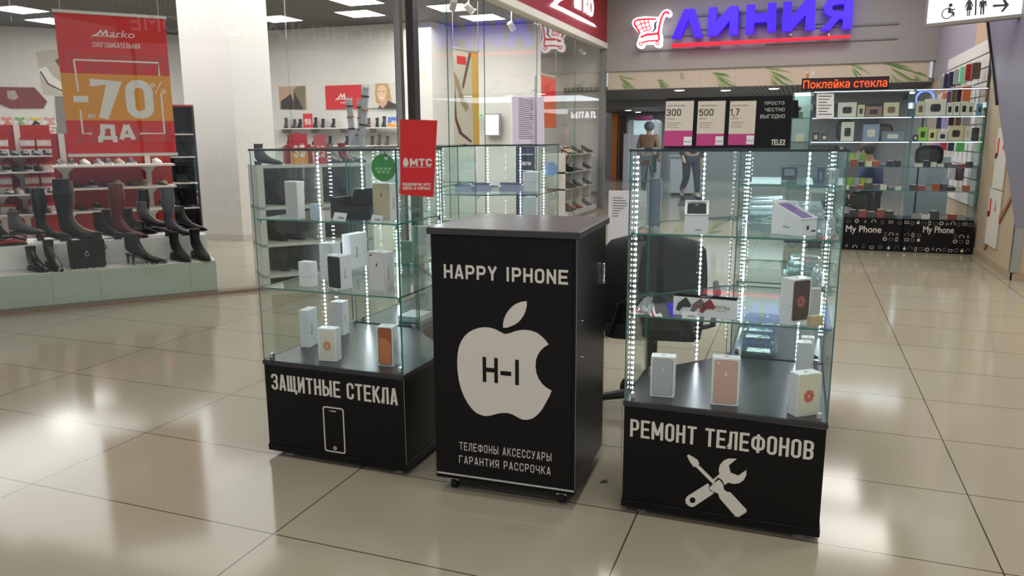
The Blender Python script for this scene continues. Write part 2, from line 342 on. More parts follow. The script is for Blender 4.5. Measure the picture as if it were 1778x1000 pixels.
# ------------------------------------------------------------------ palette
m_floor = gridmat('floor_tile', (158, 151, 133), (62, 54, 43), 1.2028, .6, .0055, .105, -2.911, 2.6905, spec=.27, noise=.045)
m_white = mat('white_paint', (226, 222, 215), .6, var=.02, scale=3)
m_storew = mat('store_wall', (218, 215, 210), .65, var=.02, scale=2)
m_colw = mat('column_paint', (214, 211, 207), .55, var=.015, scale=2)
m_beige = mat('beige_wall', (176, 158, 135), .55, var=.05, scale=3)
m_grey = mat('grey_fascia', (146, 142, 141), .5, var=.03, scale=2)
m_soffit = mat('soffit', (150, 148, 146), .6, var=.03)
m_ceilgrid = gridmat('ceiling_grid', (44, 44, 46), (120, 120, 120), .1, .1, .022, .6, noise=.05)
m_slat = gridmat('slatted_soffit', (118, 117, 115), (40, 40, 40), .09, 50, .035, .5)
m_alu = mat('aluminium', (176, 172, 165), .35, .9, var=.03)
m_darkalu = mat('dark_frame', (70, 68, 66), .4, .6, var=.04)
m_black = mat('black_laminate', (8, 8, 9), .34, var=.12, scale=5, spec=.25)
m_blackp = mat('black_panel', (17, 15, 17), .42, var=.06, scale=6, spec=.22)
m_rim = mat('silver_edge', (150, 148, 146), .3, .8)
m_decal = mat('vinyl_print', (214, 208, 198), .5, var=.02)
m_red = mat('red_print', (205, 28, 34), .5, var=.03)
m_redf = mat('red_fascia', (150, 22, 30), .4, var=.05)
m_orange = mat('orange_print', (228, 150, 40), .5, var=.05)
m_chrome = mat('chrome', (210, 210, 212), .15, 1.0)
m_rubber = mat('black_rubber', (18, 18, 18), .7)
m_paper = mat('white_paper', (232, 230, 232), .7, var=.02)
m_ink = mat('printed_ink', (30, 30, 34), .6)
m_inkg = mat('grey_ink', (110, 108, 112), .6)
m_box = mat('box_white', (236, 236, 240), .38, var=.012)
m_glassE = mat('glass_edge', (58, 120, 112), .12, var=.1, spec=.8)
m_glassD = mat('glass_edge_dark', (14, 34, 32), .15, var=.1, spec=.8)
m_glass = glassmat('case_glass', (.955, .985, .978), .022)
m_shopgl = glassmat('shop_glass', (.955, .968, .960), .026)
m_acryl = glassmat('clear_acrylic', (.93, .95, .95), .05, haze=.06)
m_bag = glassmat('clear_bag', (.80, .84, .86), .10, haze=.22, hcol=(235, 240, 245))
m_led = mat('led_white', (236, 243, 255), .4, emit=120, var=0)
m_ledtape = mat('led_tape', (120, 124, 128), .6)
m_panel = mat('light_panel', (255, 253, 248), .4, emit=6.5, var=0)
m_lampw = mat('lamp_lens', (255, 252, 244), .4, emit=9, var=0)
# ------------------------------------------------------------------ the setting
struct('floor', MB().add([(-18, -6, 0), (10, -6, 0), (10, 34, 0), (-18, 34, 0)], [(0, 1, 2, 3)]), m_floor)
SA = V((-6.056, 4.276, 0)); SD = V((.652, .759, 0)).normalized(); SN = V((-SD.y, SD.x, 0))     # diagonal shop front: along, inward
def ST(s, t, z=0.0): return SA+SD*s+SN*t+Z*z
FX = -3.709                                                                                     # straight shop front
P0 = ST(-9, 0); PJ = ST(3.6, 0)
struct('ceiling', MB().prism([(-18, P0.y), (P0.x, P0.y), (PJ.x, PJ.y), (FX, 15.2), (-18, 15.2)], FLAT, 3.4, 3.46), m_ceilgrid)
struct('ceiling_mall', MB().prism([(P0.x, -5), (9, -5), (9, 15.1), (FX, 15.1), (PJ.x, PJ.y), (P0.x, P0.y)], FLAT, 4.32, 4.4), mat('mall_ceiling', (150, 148, 145), .7))
b = MB()     # store walls
wp = [(-15.2, 8.46), (-11.45, 12.56), (-6.22, 12.68), (-6.18, 13.5), (-4.5, 13.6), (-4.5, 15.15), (FX-.06, 15.15)]
L = wp+[(x, y+.15) for x, y in reversed([(-15.35, 8.55), (-11.5, 12.7), (-6.3, 12.75), (-6.3, 13.6), (-4.62, 13.65), (-4.62, 15.15), (FX-.06, 15.15)])]
struct('wall_store', b.prism(L, FLAT, 0, 3.4), m_storew)
cq = [onz(340, 415), onz(423, 419), onz(487, 411)]; cq.append(cq[0]+cq[2]-cq[1])
struct('wall_column', MB().prism([(p.x, p.y) for p in cq], FLAT, 0, 3.4), m_colw)
struct('baseboard_column', MB().prism([(p.x, p.y) for p in [cq[1]+(p-cq[1])*1.012-SN*.006 for p in cq]], FLAT, 0, .09), mat('tile_skirting', (196, 192, 184), .4))
# sill and posts of the shop front
struct('trim_1', MB().ob(ST(-9, -.03), SD*12.6, SN*.14, Z*.028), mat('stone_sill', (128, 112, 98), .4, var=.1))
struct('trim_2', MB().box((FX-.08, PJ.y, 0), (FX+.03, 15.1, .028)), _M['stone_sill'])
p = ST(3.52, 0)
struct('trim_3', MB().box((p.x-.03, p.y-.03, .02), (p.x+.035, p.y+.035, 3.1)), m_alu)
p = ST(3.66, 0)
struct('trim_4', MB().box((p.x-.035, p.y-.05, .02), (p.x+.045, p.y+.06, 3.1)), m_darkalu)
struct('wall_header', MB().ob(ST(-9, -.04, 3.06), SD*12.75, SN*.12, Z*1.26), m_redf)
def pane(n, o, u, h, th, nn):
    b = MB(); o = V(o); w = V(u); nn = V(nn)
    b.ob(o-nn*th/2, w, nn*th, Z*h); b.m = [1, 1, 0, 1, 0, 1]; struct('window_%d' % n, b, [m_shopgl, m_glassE])
k = 1
for s0, s1 in ((-8.9, -3.1), (-3.094, .33), (.336, 2.44), (2.446, 3.48)):
    pane(k, ST(s0, 0, .03), SD*(s1-s0), 3.03, .008, SN); k += 1
ys = [onx(x, 200, FX).y for x in (729, 779, 842, 932, 998, 1047)]
for a, c in zip(ys, ys[1:]):
    pane(k, (FX, a+.004, .03), Y*(c-a-.008), 3.03, .008, X); k += 1
# ------------------------------------------------------------------ right-hand wall
RX = 2.0; RY = 8.68
struct('wall_right', MB().prism([(RX, RY), (RX+1.6, RY), (RX+1.6, RY+.3), (RX+.25, RY+.3), (RX+.25, 15.3), (RX, 15.3)], FLAT, 0, 4.32), m_beige)
struct('baseboard_right', MB().box((RX-.012, RY-.012, 0), (RX, 15, .075)).box((RX-.012, RY-.012, 0), (RX+1.6, RY, .075)), mat('beige_skirting', (160, 142, 118), .45))
for n_, (ya, yb_, cc_) in enumerate(((11.75, 14.98, (150, 146, 158)), (11.05, 11.75, (186, 160, 134)), (10.2, 11.05, (142, 166, 146)))):
    struct('trim_%d' % (11+n_), MB().box((RX-.004, ya, 2.3), (RX, yb_, 4.3)), mat('paint_stripe_%d' % n_, cc_, .55))
fx = (V((RX, 0, 0)), Y*-1, Z, X*-1)        # plane of the right wall, seen from the hall
ribpts = px2(fx, [(1711, 431), (1745, 368), (1777, 306)])
struct('trim_5', ribbon(MB(), fx, ribpts, .05, 0, .016), mat('wood_trim', (148, 104, 62), .5, var=.2, scale=40))
struct('trim_6', MB().box((RX-.02, RY-.02, .08), (RX+.05, RY+.05, 1.02)), m_alu)
g = px2(fx, [(1753, 0), (1778, 180)])
struct('trim_7', MB().prism([(g[0][0]-1.4, g[0][1]+1.42), g[0], g[1], (g[1][0]+1.2, g[1][1]-1.1), (g[1][0]+1.2, g[0][1]+1.42)], fx, .012, .22), mat('escalator_cladding', (120, 120, 136), .45, var=.04))
struct('trim_8', ribbon(MB(), fx, [g[0], g[1]], .03, .012, .24), m_black)
t = thing('fire_cabinet', 'tall white two-door fire cabinet set in the beige wall at far right', 'cabinet', (RX, 9.62, .16))
for q, nm in ((((1737, 221), (1757, 219), (1745, 326), (1724, 329)), 'upper_door'), (((1723, 333), (1744, 330), (1733, 428), (1711, 424)), 'lower_door')):
    pts = px2(fx, q); a0 = min(p[0] for p in pts)+.03; a1 = max(p[0] for p in pts)-.03; z0 = min(p[1] for p in pts)+.02; z1 = max(p[1] for p in pts)-.02
    dr = MB().prism([(a0, z0), (a1, z0), (a1, z1), (a0, z1)], fx, .002, .02).build(nm, mat('cabinet_white', (206, 202, 196), .45), t, bevel=.003)
    MB().prism([(a0+.06, z1-.3), (a0+.13, z1-.3), (a0+.13, z1-.1), (a0+.06, z1-.1)], fx, .02, .0215).build('warning_sticker', m_red, dr); MB().prism([(a0+.3, z1-.22), (a0+.36, z1-.22), (a0+.33, z1-.1)], fx, .02, .0215).build('warning_sticker', m_red, dr)
    MB().prism([(a0+.04, (z0+z1)/2), (a0+.075, (z0+z1)/2), (a0+.075, (z0+z1)/2+.06), (a0+.04, (z0+z1)/2+.06)], fx, .02, .03).build('lock', m_ink, dr)
pts = px2(fx, [(1757, 290), (1764, 327)])
o = MB().prism([(pts[0][0], pts[1][1]), (pts[1][0]+.02, pts[1][1]), (pts[1][0]+.02, pts[0][1]), (pts[0][0], pts[0][1])], fx, .001, .004).build('paper_notice', m_paper)
tag(o, 'small white paper notice taped on the wall beside the fire cabinet', 'notice')
# ------------------------------------------------------------------ supermarket front (far end)
FY = 15.0
struct('wall_back', MB().box((FX+.02, FY, 2.635), (RX, FY+.2, 4.32)), m_grey)
fr = frame_y(FY)
b = MB()
for q in (((1206, 30), (1470, 12)), ((1110, 64), (1250, 58)), ((1330, 62), (1560, 40))):
    a, c = px2(fr, q); b.box((a[0], FY-.03, c[1]-.02), (c[0], FY-.001, c[1]+.012)); b.box((a[0], FY-.03, c[1]-.26), (c[0], FY-.001, c[1]-.235))
struct('trim_9', b, mat('grey_rail', (120, 118, 116), .5))
struct('wall_band', MB().box((FX+.1, FY+.04, 2.30), (RX-.08, FY+.16, 2.635)), gridmat('band_tile', (186, 172, 156), (150, 138, 122), .62, 9, .004, .45, axes=('X', 'Y')))
fb = frame_y(FY+.04); mural = thing('leaf_mural', 'green leaf sprays printed along the beige tile band under the grey sign wall', 'mural', (-.8, FY+.04, 2.31))
rl = random.Random(3)
for (x, y, n, sc) in ((1085, 138, 5, 1.0), (1150, 143, 3, .7), (1250, 134, 6, 1.1), (1345, 126, 6, 1.1), (1487, 117, 4, .8), (1555, 119, 6, 1.2), (1595, 130, 3, .7), (1185, 130, 2, .4)):
    c = px2(fb, [(x, y)])[0]; b = MB()
    o0 = V((c[0]-.16*sc, c[1]+.07*sc))
    for i in range(n+2):
        f_ = i/(n+1); a = math.radians(-8-52*f_+rl.uniform(-7, 7)); Lf = (.34+.14*math.sin(3.1*f_))*sc*rl.uniform(.8, 1.05); w = .016*sc
        d = V((math.cos(a), math.sin(a))); c0 = o0+d*.03*i*sc; pn = V((-d.y, d.x)); tip = c0+d*Lf-pn*.02
        pl = [c0, c0+d*Lf*.35-pn*w, c0+d*Lf*.7-pn*w*.9, tip, c0+d*Lf*.65+pn*w*.7, c0+d*Lf*.3+pn*w]
        pl = [(p.x, max(2.31, min(2.625, p.y))) for p in pl]
        b.prism(pl, fb, .0005, .002+.0001*i, m=rl.choice([0, 0, 1]))
    b.build('leaf_spray', [mat('leaf_green', (86, 122, 58), .5, var=.25), mat('leaf_pale', (128, 146, 92), .5, var=.2)], mural)
struct('ceiling_passage', MB().box((FX-1.5, FY+.05, 2.29), (RX+.3, 19.5, 2.36)).box((FX-2.5, 19.5, 2.2), (RX+.3, 34, 2.3)), m_slat)
struct('trim_10', MB().box((FX-1.0, 19.4, 2.12), (RX, 19.6, 2.3)), m_soffit)
struct('wall_passage', MB().box((-9, 26.4, 0), (RX+.3, 26.6, 2.3)).box((RX+.1, 15.2, 0), (RX+.3, 26.5, 2.4)), mat('far_wall', (160, 158, 156), .6))
k = 0
for x, y, z in ((1180, 156, 2.29), (1260, 156, 2.29), (1344, 153, 2.29), (1091, 191, 2.2), (1108, 194, 2.2), (1126, 197, 2.2)):
    p = onz(x, y, z); k += 1
    t = thing('downlight', 'round recessed ceiling downlight, %s from left, %s' % (ORD[(k-1) % 3], 'just behind the leaf band' if k < 4 else 'beyond the passage beam'), 'lamp', (p.x, p.y, z-.012), group='downlights in the passage ceiling')
    MB().lathe((p.x, p.y, z-.012), [(.0, .0), (.105, .0), (.12, .011), (.0, .011)]).build('rim', m_white, t); MB().lathe((p.x, p.y, z-.016), [(.0, 0), (.09, 0), (.09, .004), (0, .004)]).build('lens', m_lampw, t)
# far wall things
def fbox(name, label, cat, x0, y0, x1, y1, yy, d, m, group=None, extra=None):
    a = ony(x0, y1, yy); c = ony(x1, y0, yy)
    z0 = max(0.0, a.z)
    o = MB().box((a.x, yy, z0), (c.x, yy+d, c.z)).build(name, m, origin=((a.x+c.x)/2, yy+d/2, z0)); return tag(o, label, cat, group)
fbox('orange_pillar', 'narrow orange pillar at the far end of the passage', 'pillar', 1061, 197, 1072, 311, 25.6, .3, mat('orange_paint', (214, 122, 52), .5))
fbox('patterned_pillar', 'brown marbled pillar beside the orange one in the passage', 'pillar', 1074, 199, 1084, 311, 25.8, .3, mat('marble_brown', (110, 84, 74), .4, var=.5, scale=3))
fbox('freestanding_panel', 'plain pale panel standing right of the marbled pillar in the passage', 'panel', 1081, 232, 1092, 320, 24.5, .15, mat('pale_panel', (190, 188, 190), .5))
t = thing('vending_machine', 'white rounded machine with a bright window at the end of the passage', 'machine', (ony(1112, 300, 24.8).x, 25.0, 0))
a = ony(1090, 208, 24.8); c = ony(1140, 310, 24.8)
MB().prism(rrect(a.x, .02, c.x, a.z, .12), frame_y(24.8), -.7, 0).build('body', mat('machine_white', (205, 205, 210), .4), t)
a = ony(1101, 209, 24.8); c = ony(1134, 234, 24.8)
MB().box((a.x, 24.78, c.z), (c.x, 24.799, a.z)).build('window', mat('lit_window', (170, 200, 196), .3, emit=.7, var=.4, scale=6), t)
a = ony(1104, 202, 24.7); c = ony(1132, 209, 24.7)
MB().box((a.x, 24.7, c.z), (c.x, 24.79, a.z+.02)).build('header', mat('purple_sign', (150, 70, 118), .5), t)
t = thing('checkout_counter', 'white checkout counter seen through the left part of the right glass case', 'counter', (-2.7, 19.3, 0))
MB().box((-2.98, 19.0, .06), (-2.42, 19.6, .92)).build('body', mat('counter_white', (206, 206, 210), .5), t); MB().box((-3.02, 18.96, .92), (-2.38, 19.64, .96)).build('worktop', mat('counter_top', (170, 170, 172), .4), t)
MB().box((-2.94, 19.04, 0), (-2.46, 19.56, .06)).build('plinth', m_black, t)
o = MB().prism([(onz(x, y).x, onz(x, y).y) for x, y in ((1176, 357), (1218, 357), (1214, 341), (1184, 341))], FLAT, 0, .012).build('door_mat', mat('mat_grey', (70, 66, 62), .9, var=.2, scale=60)); tag(o, 'dark grey entrance mat under the walking person in the passage', 'mat')
# ------------------------------------------------------------------ big lit supermarket sign
m_blueL = mat('blue_sign', (24, 0, 110), .5, emit=1.15, var=.03, ecol=(62, 4, 252)); m_redL = mat('red_sign', (140, 8, 26), .5, emit=1.0, var=.03, ecol=(250, 16, 50)); m_whL = mat('white_sign', (255, 250, 255), .4, emit=1.5, var=.01)
t = thing('illuminated_sign', 'large lit sign of slanted blue letters over a red line on the grey wall', 'sign', (-.9, 14.86, 3.0))
fs = frame_y(14.86)
def zx(pts): return px2(fs, [(1040+x*.41507, y*.41463) for x, y in pts])
LET = [[[(308,164),(360,42),(402,40),(437,158),(404,160),(378,82),(344,163)]],
       [[(456,155),(462,35),(497,33),(494,95),(549,30),(586,28),(583,148),(546,150),(550,88),(495,153)]],
       [[(613,146),(619,24),(655,22),(653,60),(706,57),(708,17),(743,15),(740,135),(704,138),(705,94),(651,98),(648,143)]],
       [[(766,136),(772,12),(808,10),(805,74),(863,5),(906,3),(903,127),(862,130),(865,64),(804,133)]]]
for l in LET: MB().prism([[(p[0], p[1]) for p in zx(q)] for q in l], fs, 0, .12).build('letter', m_blueL, t)
b = MB()
for q in ([(1028,-12),(1063,-14),(1057,123),(1016,125),(1020,84),(1022,60)], [(1030,-12),(1028,20),(985,24),(972,34),(978,48),(1022,52),(1022,84),(978,78),(944,60),(940,30),(955,4),(985,-9)], [(975,76),(1004,82),(962,130),(922,131)]): b.prism(zx(q), fs, 0, .12)
b.build('letter', m_blueL, t)
MB().prism(zx([(305,186),(1050,149),(1050,160),(307,200)]), fs, 0, .1).build('underline', m_redL, t)
b = MB()
for x in (330, 480, 640, 800, 960): q = zx([(x, 170)])[0]; MB().cyl((q[0], 14.86, q[1]+.1), (q[0], 15.0, q[1]+.1), .02).build('bracket', m_alu, t)
t = thing('shopping_cart_sign', 'white lit shopping cart emblem outlined in red left of the blue letters', 'sign', (-2.95, 14.86, 3.0))
def cx(pts): return px2(fs, [(1080+x*.1, y*.1) for x, y in pts])
MB().prism(cx([(190,420),(210,360),(270,320),(400,298),(560,303),(650,310),(690,240),(740,190),(800,172),(855,190),(880,240),(865,290),(820,312),(785,290),(760,285),(740,330),(710,430),(690,560),(715,640),(720,700),(705,730),(715,780),(690,825),(640,840),(590,820),(560,775),(415,780),(390,835),(340,855),(290,835),(270,780),(290,720),(305,680),(310,640),(330,610),(270,540),(210,470)]), fs, 0, .1).build('backing', m_whL, t)
b = MB()
def st_(pts, w): ribbon(b, fs, cx(pts), w*.00112, .1, .115)
st_([(835,262),(815,232),(780,222),(740,250),(700,330),(670,450),(645,590),(662,680),(645,720)], 30); st_([(610,345),(450,345),(300,355),(240,385),(235,430),(335,595)], 26)
for q in ([(320,355),(405,560)], [(400,350),(450,550)], [(470,350),(520,525)], [(245,480),(340,430),(480,400)], [(300,545),(370,500),(500,465)], [(395,560),(520,520)]): st_(q, 14)
st_([(345,660),(450,612),(560,605),(650,592)], 34); st_([(375,748),(480,722),(640,715)], 24)
b.prism([cx(circ(345, 770, 36)), cx(circ(345, 770, 20))], fs, .1, .115); b.prism([cx(circ(635, 760, 36)), cx(circ(635, 760, 20))], fs, .1, .115)
b.build('red_outline', m_redL, t)
b = MB(); ribbon(b, fs, cx([(625,370),(590,430),(598,500),(560,560),(520,566)]), [.01, .035, .035, .02, .01], .1, .114); b.build('shade_stroke', mat('navy_stroke', (40, 60, 120), .5), t)
b = MB()
for x, z in ((-3.0, 3.1), (-2.8, 3.5)): MB().cyl((x, 14.86, z), (x, 15, z), .02).build('bracket', m_alu, t)
# ------------------------------------------------------------------ shoe-shop fascia with its logo
t = thing('shop_fascia', 'deep red fascia board above the straight glass shop front', 'fascia', (FX, 11, 3.16))
MB().box((FX-.05, PJ.y+.1, 3.16), (FX+.07, 15.05, 4.3)).build('board', m_redf, t); MB().box((FX-.06, PJ.y+.1, 3.06), (FX+.09, 15.05, 3.16)).build('soffit_strip', m_white, t)
MB().box((FX-.05, 14.96, .02), (FX+.06, 15.08, 3.06)).build('end_post', mat('end_grey', (120, 118, 116), .5), t)
ff = (V((FX+.07, 0, 0)), Y, Z, X)
t = thing('shop_logo', 'glowing white handwritten letters and swoosh on the red fascia', 'sign', (FX+.07, 12.5, 3.4))
q = px2(ff, [(972, 9), (1029, 31)]); b = MB(); ff = (ff[0]+X*.001, Y, Z, X)
q = px2(ff, [(997, 18), (1029, 31)]); put_text(b, 'arko', ff, q[0][0], q[1][1], q[1][0], q[1][1]+.46, 0, .02)
b.build('lettering', m_whL, t)
MB().prism(px2(ff, [(957, 9), (966, -4), (981, -10), (993, -12), (990, -2), (978, -1), (970, 3), (963, 11)]), ff, 0, .02).build('initial', m_whL, t)
q = px2(ff, [(955, 11), (975, 20), (1005, 35), (1033, 47), (1029, 42), (1005, 29), (975, 14), (957, 6)]); MB().prism(q, ff, 0, .03).build('swoosh', m_whL, t)
# ------------------------------------------------------------------ hanging restroom sign
a = onz(1612, 49, 2.45); c = onz(1778, 32, 2.45); d = (c-a).normalized(); d.z = 0; nrm = V((d.y, -d.x, 0))
t = thing('restroom_sign', 'hanging white lightbox with wheelchair, woman, man and right arrow symbols', 'sign', (a.x, a.y, 2.45))
WD = .92; hh = .3
MB().ob(a, d*WD, nrm*.11, Z*.03).ob(a+Z*(hh+.03), d*WD, nrm*.11, Z*.03).ob(a+Z*.03, d*.02, nrm*.11, Z*hh).ob(a+d*(WD-.02)+Z*.03, d*.02, nrm*.11, Z*hh).build('frame', mat('sign_frame', (150, 142, 134), .4, .3), t)
MB().ob(a+d*.02+Z*.03, d*(WD-.04), nrm*.105, Z*hh).build('lit_face', mat('sign_face', (232, 238, 246), .4, emit=.75, var=.01), t)
sf = (a+nrm*.106, d, Z, nrm)
def sg(pts): return px2(sf, [(1580+x*.12, y*.12) for x, y in pts])
m_sym = mat('symbol_grey', (46, 56, 62), .5)
b = MB(); q = sg([(540, 195)])[0]; r_ = .052
b.prism([circ(q[0], q[1], r_), circ(q[0], q[1], r_-.009)], sf, 0, .001); q = sg([(588, 75)])[0]; b.prism(circ(q[0], q[1], .017), sf, 0, .0012)
b.prism(sg([(555, 110), (588, 110), (598, 165), (648, 178), (640, 240), (620, 240), (622, 192), (550, 188)]), sf, .001, .002); b.prism(sg([(608, 130), (655, 126), (655, 143), (608, 146)]), sf, 0, .001); b.build('wheelchair_symbol', m_sym, t)
b = MB(); b.prism(sg([(830, 15), (890, 12), (918, 95), (905, 103), (880, 50), (902, 142), (808, 152), (838, 50), (805, 108), (792, 105)]), sf, 0, .001); b.prism(sg([(828, 150), (845, 148), (842, 230), (825, 232)]), sf, 0, .001); b.prism(sg([(858, 148), (875, 146), (868, 230), (851, 231)]), sf, 0, .001)
q = sg([(862, -12)])[0]; b.prism(circ(q[0], q[1], .016), sf, 0, .001); b.build('woman_symbol', m_sym, t)
b = MB(); b.prism(sg([(945, -40), (968, -40), (958, 220), (936, 222)]), sf, 0, .001); b.build('divider', m_sym, t)
b = MB(); b.prism(sg([(1010, 18), (1108, 10), (1108, 95), (1094, 95), (1086, 40), (1078, 100), (1072, 212), (1052, 213), (1050, 110), (1038, 112), (1036, 214), (1015, 215), (1022, 50), (1012, 105), (1000, 105)]), sf, 0, .001)
q = sg([(1058, -15)])[0]; b.prism(circ(q[0], q[1], .016), sf, 0, .001); b.build('man_symbol', m_sym, t)
b = MB(); b.prism(sg([(1200, 68), (1370, 60), (1330, -20), (1365, -22), (1435, 68), (1345, 172), (1310, 175), (1372, 90), (1200, 102)]), sf, 0, .001); b.build('arrow_symbol', m_sym, t)
b = MB()
for s_ in (.12, WD-.12): e = a+d*s_+nrm*.055+Z*(hh+.06); MB().cyl(e, (e.x, e.y, 4.32), .008).build('hanging_rod', m_alu, t)
# ================================================================== the phone kiosk
def inset(poly, d):
    n = len(poly); out = []
    for i in range(n):
        a, b, c = V(poly[i-1]), V(poly[i]), V(poly[(i+1) % n])
        e1 = (b-a).normalized(); e2 = (c-b).normalized(); n1 = V((-e1.y, e1.x)); n2 = V((-e2.y, e2.x))
        bis = (n1+n2).normalized(); out.append(tuple(b+bis*(d/max(.2, bis.dot(n1)))))
    return out
ZB = .445; ZT = 1.352
def display_case(name, label, poly, shelves, leds, group=None, power=2.6, front=None):
    cx_, cy_ = sum(p[0] for p in poly)/len(poly), sum(p[1] for p in poly)/len(poly)
    t = thing(name, label, 'display case', (cx_, cy_, 0), 0, group)
    MB().prism(inset(poly, .004), FLAT, .055, .425).build('base_cabinet', m_black, t, bevel=.002)
    MB().prism(poly, FLAT, .025, .055).build('plinth_board', m_black, t, bevel=.003)
    MB().prism(poly, FLAT, .425, ZB).build('deck', [mat('deck_black', (46, 47, 50), .3, var=.05), m_black][0], t, bevel=.002)
    for p in inset(poly, .07): MB().lathe((p[0], p[1], 0), [(0, 0), (.024, 0), (.026, .01), (.012, .013), (.012, .026), (0, .026)], 14).build('foot', m_chrome, t, smooth=True)
    n = len(poly)
    for i in range(n):
        a, c = V((*poly[i], 0)), V((*poly[(i+1) % n], 0)); e = (c-a).normalized(); nin = V((-e.y, e.x, 0))
        b = MB(); b.ob(a+e*.007+nin*.002+Z*ZB, e*((c-a).length-.014), nin*.005, Z*(ZT-ZB)); b.m = [1, 1, 0, 1, 0, 1]; b.build('glass_pane', [m_glass, m_glassE], t)
    b = MB(); b.prism(poly, FLAT, ZT, ZT+.008, m=0, ms=1); b.build('glass_top', [m_glass, m_glassD], t)
    ins = inset(poly, .012)
    for z in shelves:
        sh = MB().prism(ins, FLAT, z-.006, z, m=0, ms=1).build('glass_shelf', [m_glass, m_glassE], t)
        for p in inset(poly, .02): MB().cyl((p[0], p[1], z-.022), (p[0], p[1], z-.0065), .007).build('shelf_clip', m_chrome, sh)
    for p in inset(poly, .03): MB().box((p[0]-.008, p[1]-.008, ZB), (p[0]+.008, p[1]+.008, ZB+.025)).build('glass_clip', m_chrome, t)
    for (x, y, dx, dy, z0, z1) in leds:
        d = V((dx, dy, 0)).normalized(); s_ = V((-d.y, d.x, 0))
        tp = MB().ob((x, y, z0), s_*.008, d*.0015, Z*(z1-z0))
        tp.v = [p-s_*.004 for p in tp.v]; strip = tp.build('led_strip', m_ledtape, t)
        b = MB(); k = int((z1-z0)/.0195)
        for i in range(k):
            zc = z0+(i+.5)*(z1-z0)/k; o = V((x, y, zc))-s_*.0034+d*.0017; b.ob(o-Z*.0026+s_*.0008, s_*.0052, d*.0022, Z*.0052)
        tag(b.build('led_chips', m_led, strip), kind='stuff')
    return t
caseL = display_case('display_case', 'glass display case on black base printed with ЗАЩИТНЫЕ СТЕКЛА, left of the counter',
    [(-2.175, 2.677), (-1.475, 2.677), (-1.475, 3.09), (-1.79, 3.42), (-2.175, 3.42)], (.770, 1.068),
    [(-2.077, 3.4125, 0, -1, .45, 1.34), (-2.1675, 3.16, 1, 0, .45, 1.34), (-1.5066, 3.1088, -.723, -.690, .47, 1.34)], 'corner display cases')
caseR = display_case('display_case', 'glass display case on black base printed with РЕМОНТ ТЕЛЕФОНОВ, right of the counter',
    [(-.564, 2.683), (.14, 2.683), (.14, 3.42), (-.26, 3.42), (-.564, 3.09)], (.770, 1.068),
    [(-.5565, 2.80, 1, 0, .45, 1.34), (.03, 3.4125, 0, -1, .45, 1.34), (-.376, 3.283, .735, -.677, .45, 1.34)], 'corner display cases')
caseM = display_case('display_case', 'shallow glass side case behind the left corner case', [(-2.175, 3.44), (-1.79, 3.44), (-1.79, 4.21), (-2.175, 4.21)], (.770, 1.148),
    [(-2.1675, 3.9, 1, 0, .45, 1.34)], 'side display cases', 1.6)
caseN = display_case('display_case', 'shallow glass side case behind the right corner case', [(-.25, 3.44), (.14, 3.44), (.14, 4.12), (-.25, 4.12)], (.78, .98, 1.20),
    [(-.2425, 4.0, 1, 0, .45, 1.34), (.1325, 3.9, -1, 0, .45, 1.34)], 'side display cases', 1.6)
caseB = display_case('display_case', 'far glass corner case behind the black counter, holding open white boxes', [(-2.175, 4.22), (-1.79, 4.22), (-1.46, 4.39), (-1.46, 4.79), (-2.175, 4.79)], (.770, 1.068),
    [(-1.72, 4.7825, 0, -1, .45, 1.34), (-1.95, 4.7825, 0, -1, .45, 1.34), (-1.56, 4.7825, 0, -1, .45, 1.34)], 'corner display cases', 1.6)
# printed fronts of the two near cases
fl = frame_y(2.6805); m_edge = m_rim
def edge_lines(parent, fr, lines, w=.0025):
    b = MB()
    for q in lines: ribbon(b, fr, px2(fr, q), w, 0, .0012)
    for k_, q in enumerate(lines): MB_ = ribbon(MB(), fr, px2(fr, q), w, 0, .0012); MB_.build('edge_strip', m_rim, parent)
fl = (V((0, 2.681, 0)), X, Z, -Y)
edge_lines(caseL, fl, [[(463, 628), (700, 656)], [(701, 657), (706, 812)], [(470, 777), (705, 814)]])
block_words(caseL, m_decal, 'ЗАЩИТНЫЕ СТЕКЛА', fl, (472.2, 675.5), (690, 674.8), d1=.0012)
q = px2(fl, [(440+500*.24, 600+432*.24), (440+655*.24, 600+450*.24), (440+668*.24, 600+791*.24), (440+516*.24, 600+770*.24)])
x0 = min(p[0] for p in q)+.002; x1 = max(p[0] for p in q)-.002; z0 = min(p[1] for p in q)+.006; z1 = max(p[1] for p in q)-.004
b = MB(); b.prism([rrect(x0, z0, x1, z1, .012), rrect(x0+.0055, z0+.0055, x1-.0055, z1-.0055, .008)], fl, 0, .0012)
b.prism(rrect((x0+x1)/2-.014, z1-.02, (x0+x1)/2+.014, z1-.016, .002), fl, 0, .0012); b.prism(circ((x0+x1)/2-.02, z1-.018, .0015), fl, 0, .0012)
b.prism([circ((x0+x1)/2, z0+.02, .0085), circ((x0+x1)/2, z0+.02, .004)], fl, 0, .0012); b.build('phone_icon', m_decal, caseL)
fr_ = (V((0, 2.687, 0)), X, Z, -Y)
edge_lines(caseR, fr_, [[(1081, 702), (1434, 745)], [(1078, 872), (1422, 928)], [(1080.5, 703), (1078, 872)]])
block_words(caseR, m_decal, 'РЕМОНТ ТЕЛЕФОНОВ', fr_, (1094, 757.5), (1414, 766), d1=.0012)
def rc(pts): return px2(fr_, [(1040+x*.3, 660+y*.3) for x, y in pts])
b = MB(); b.prism(rc([(510, 437), (518, 429), (568, 458), (581, 480), (577, 490), (672, 585), (662, 603), (560, 500), (548, 501), (525, 470)]), fr_, 0, .0012)
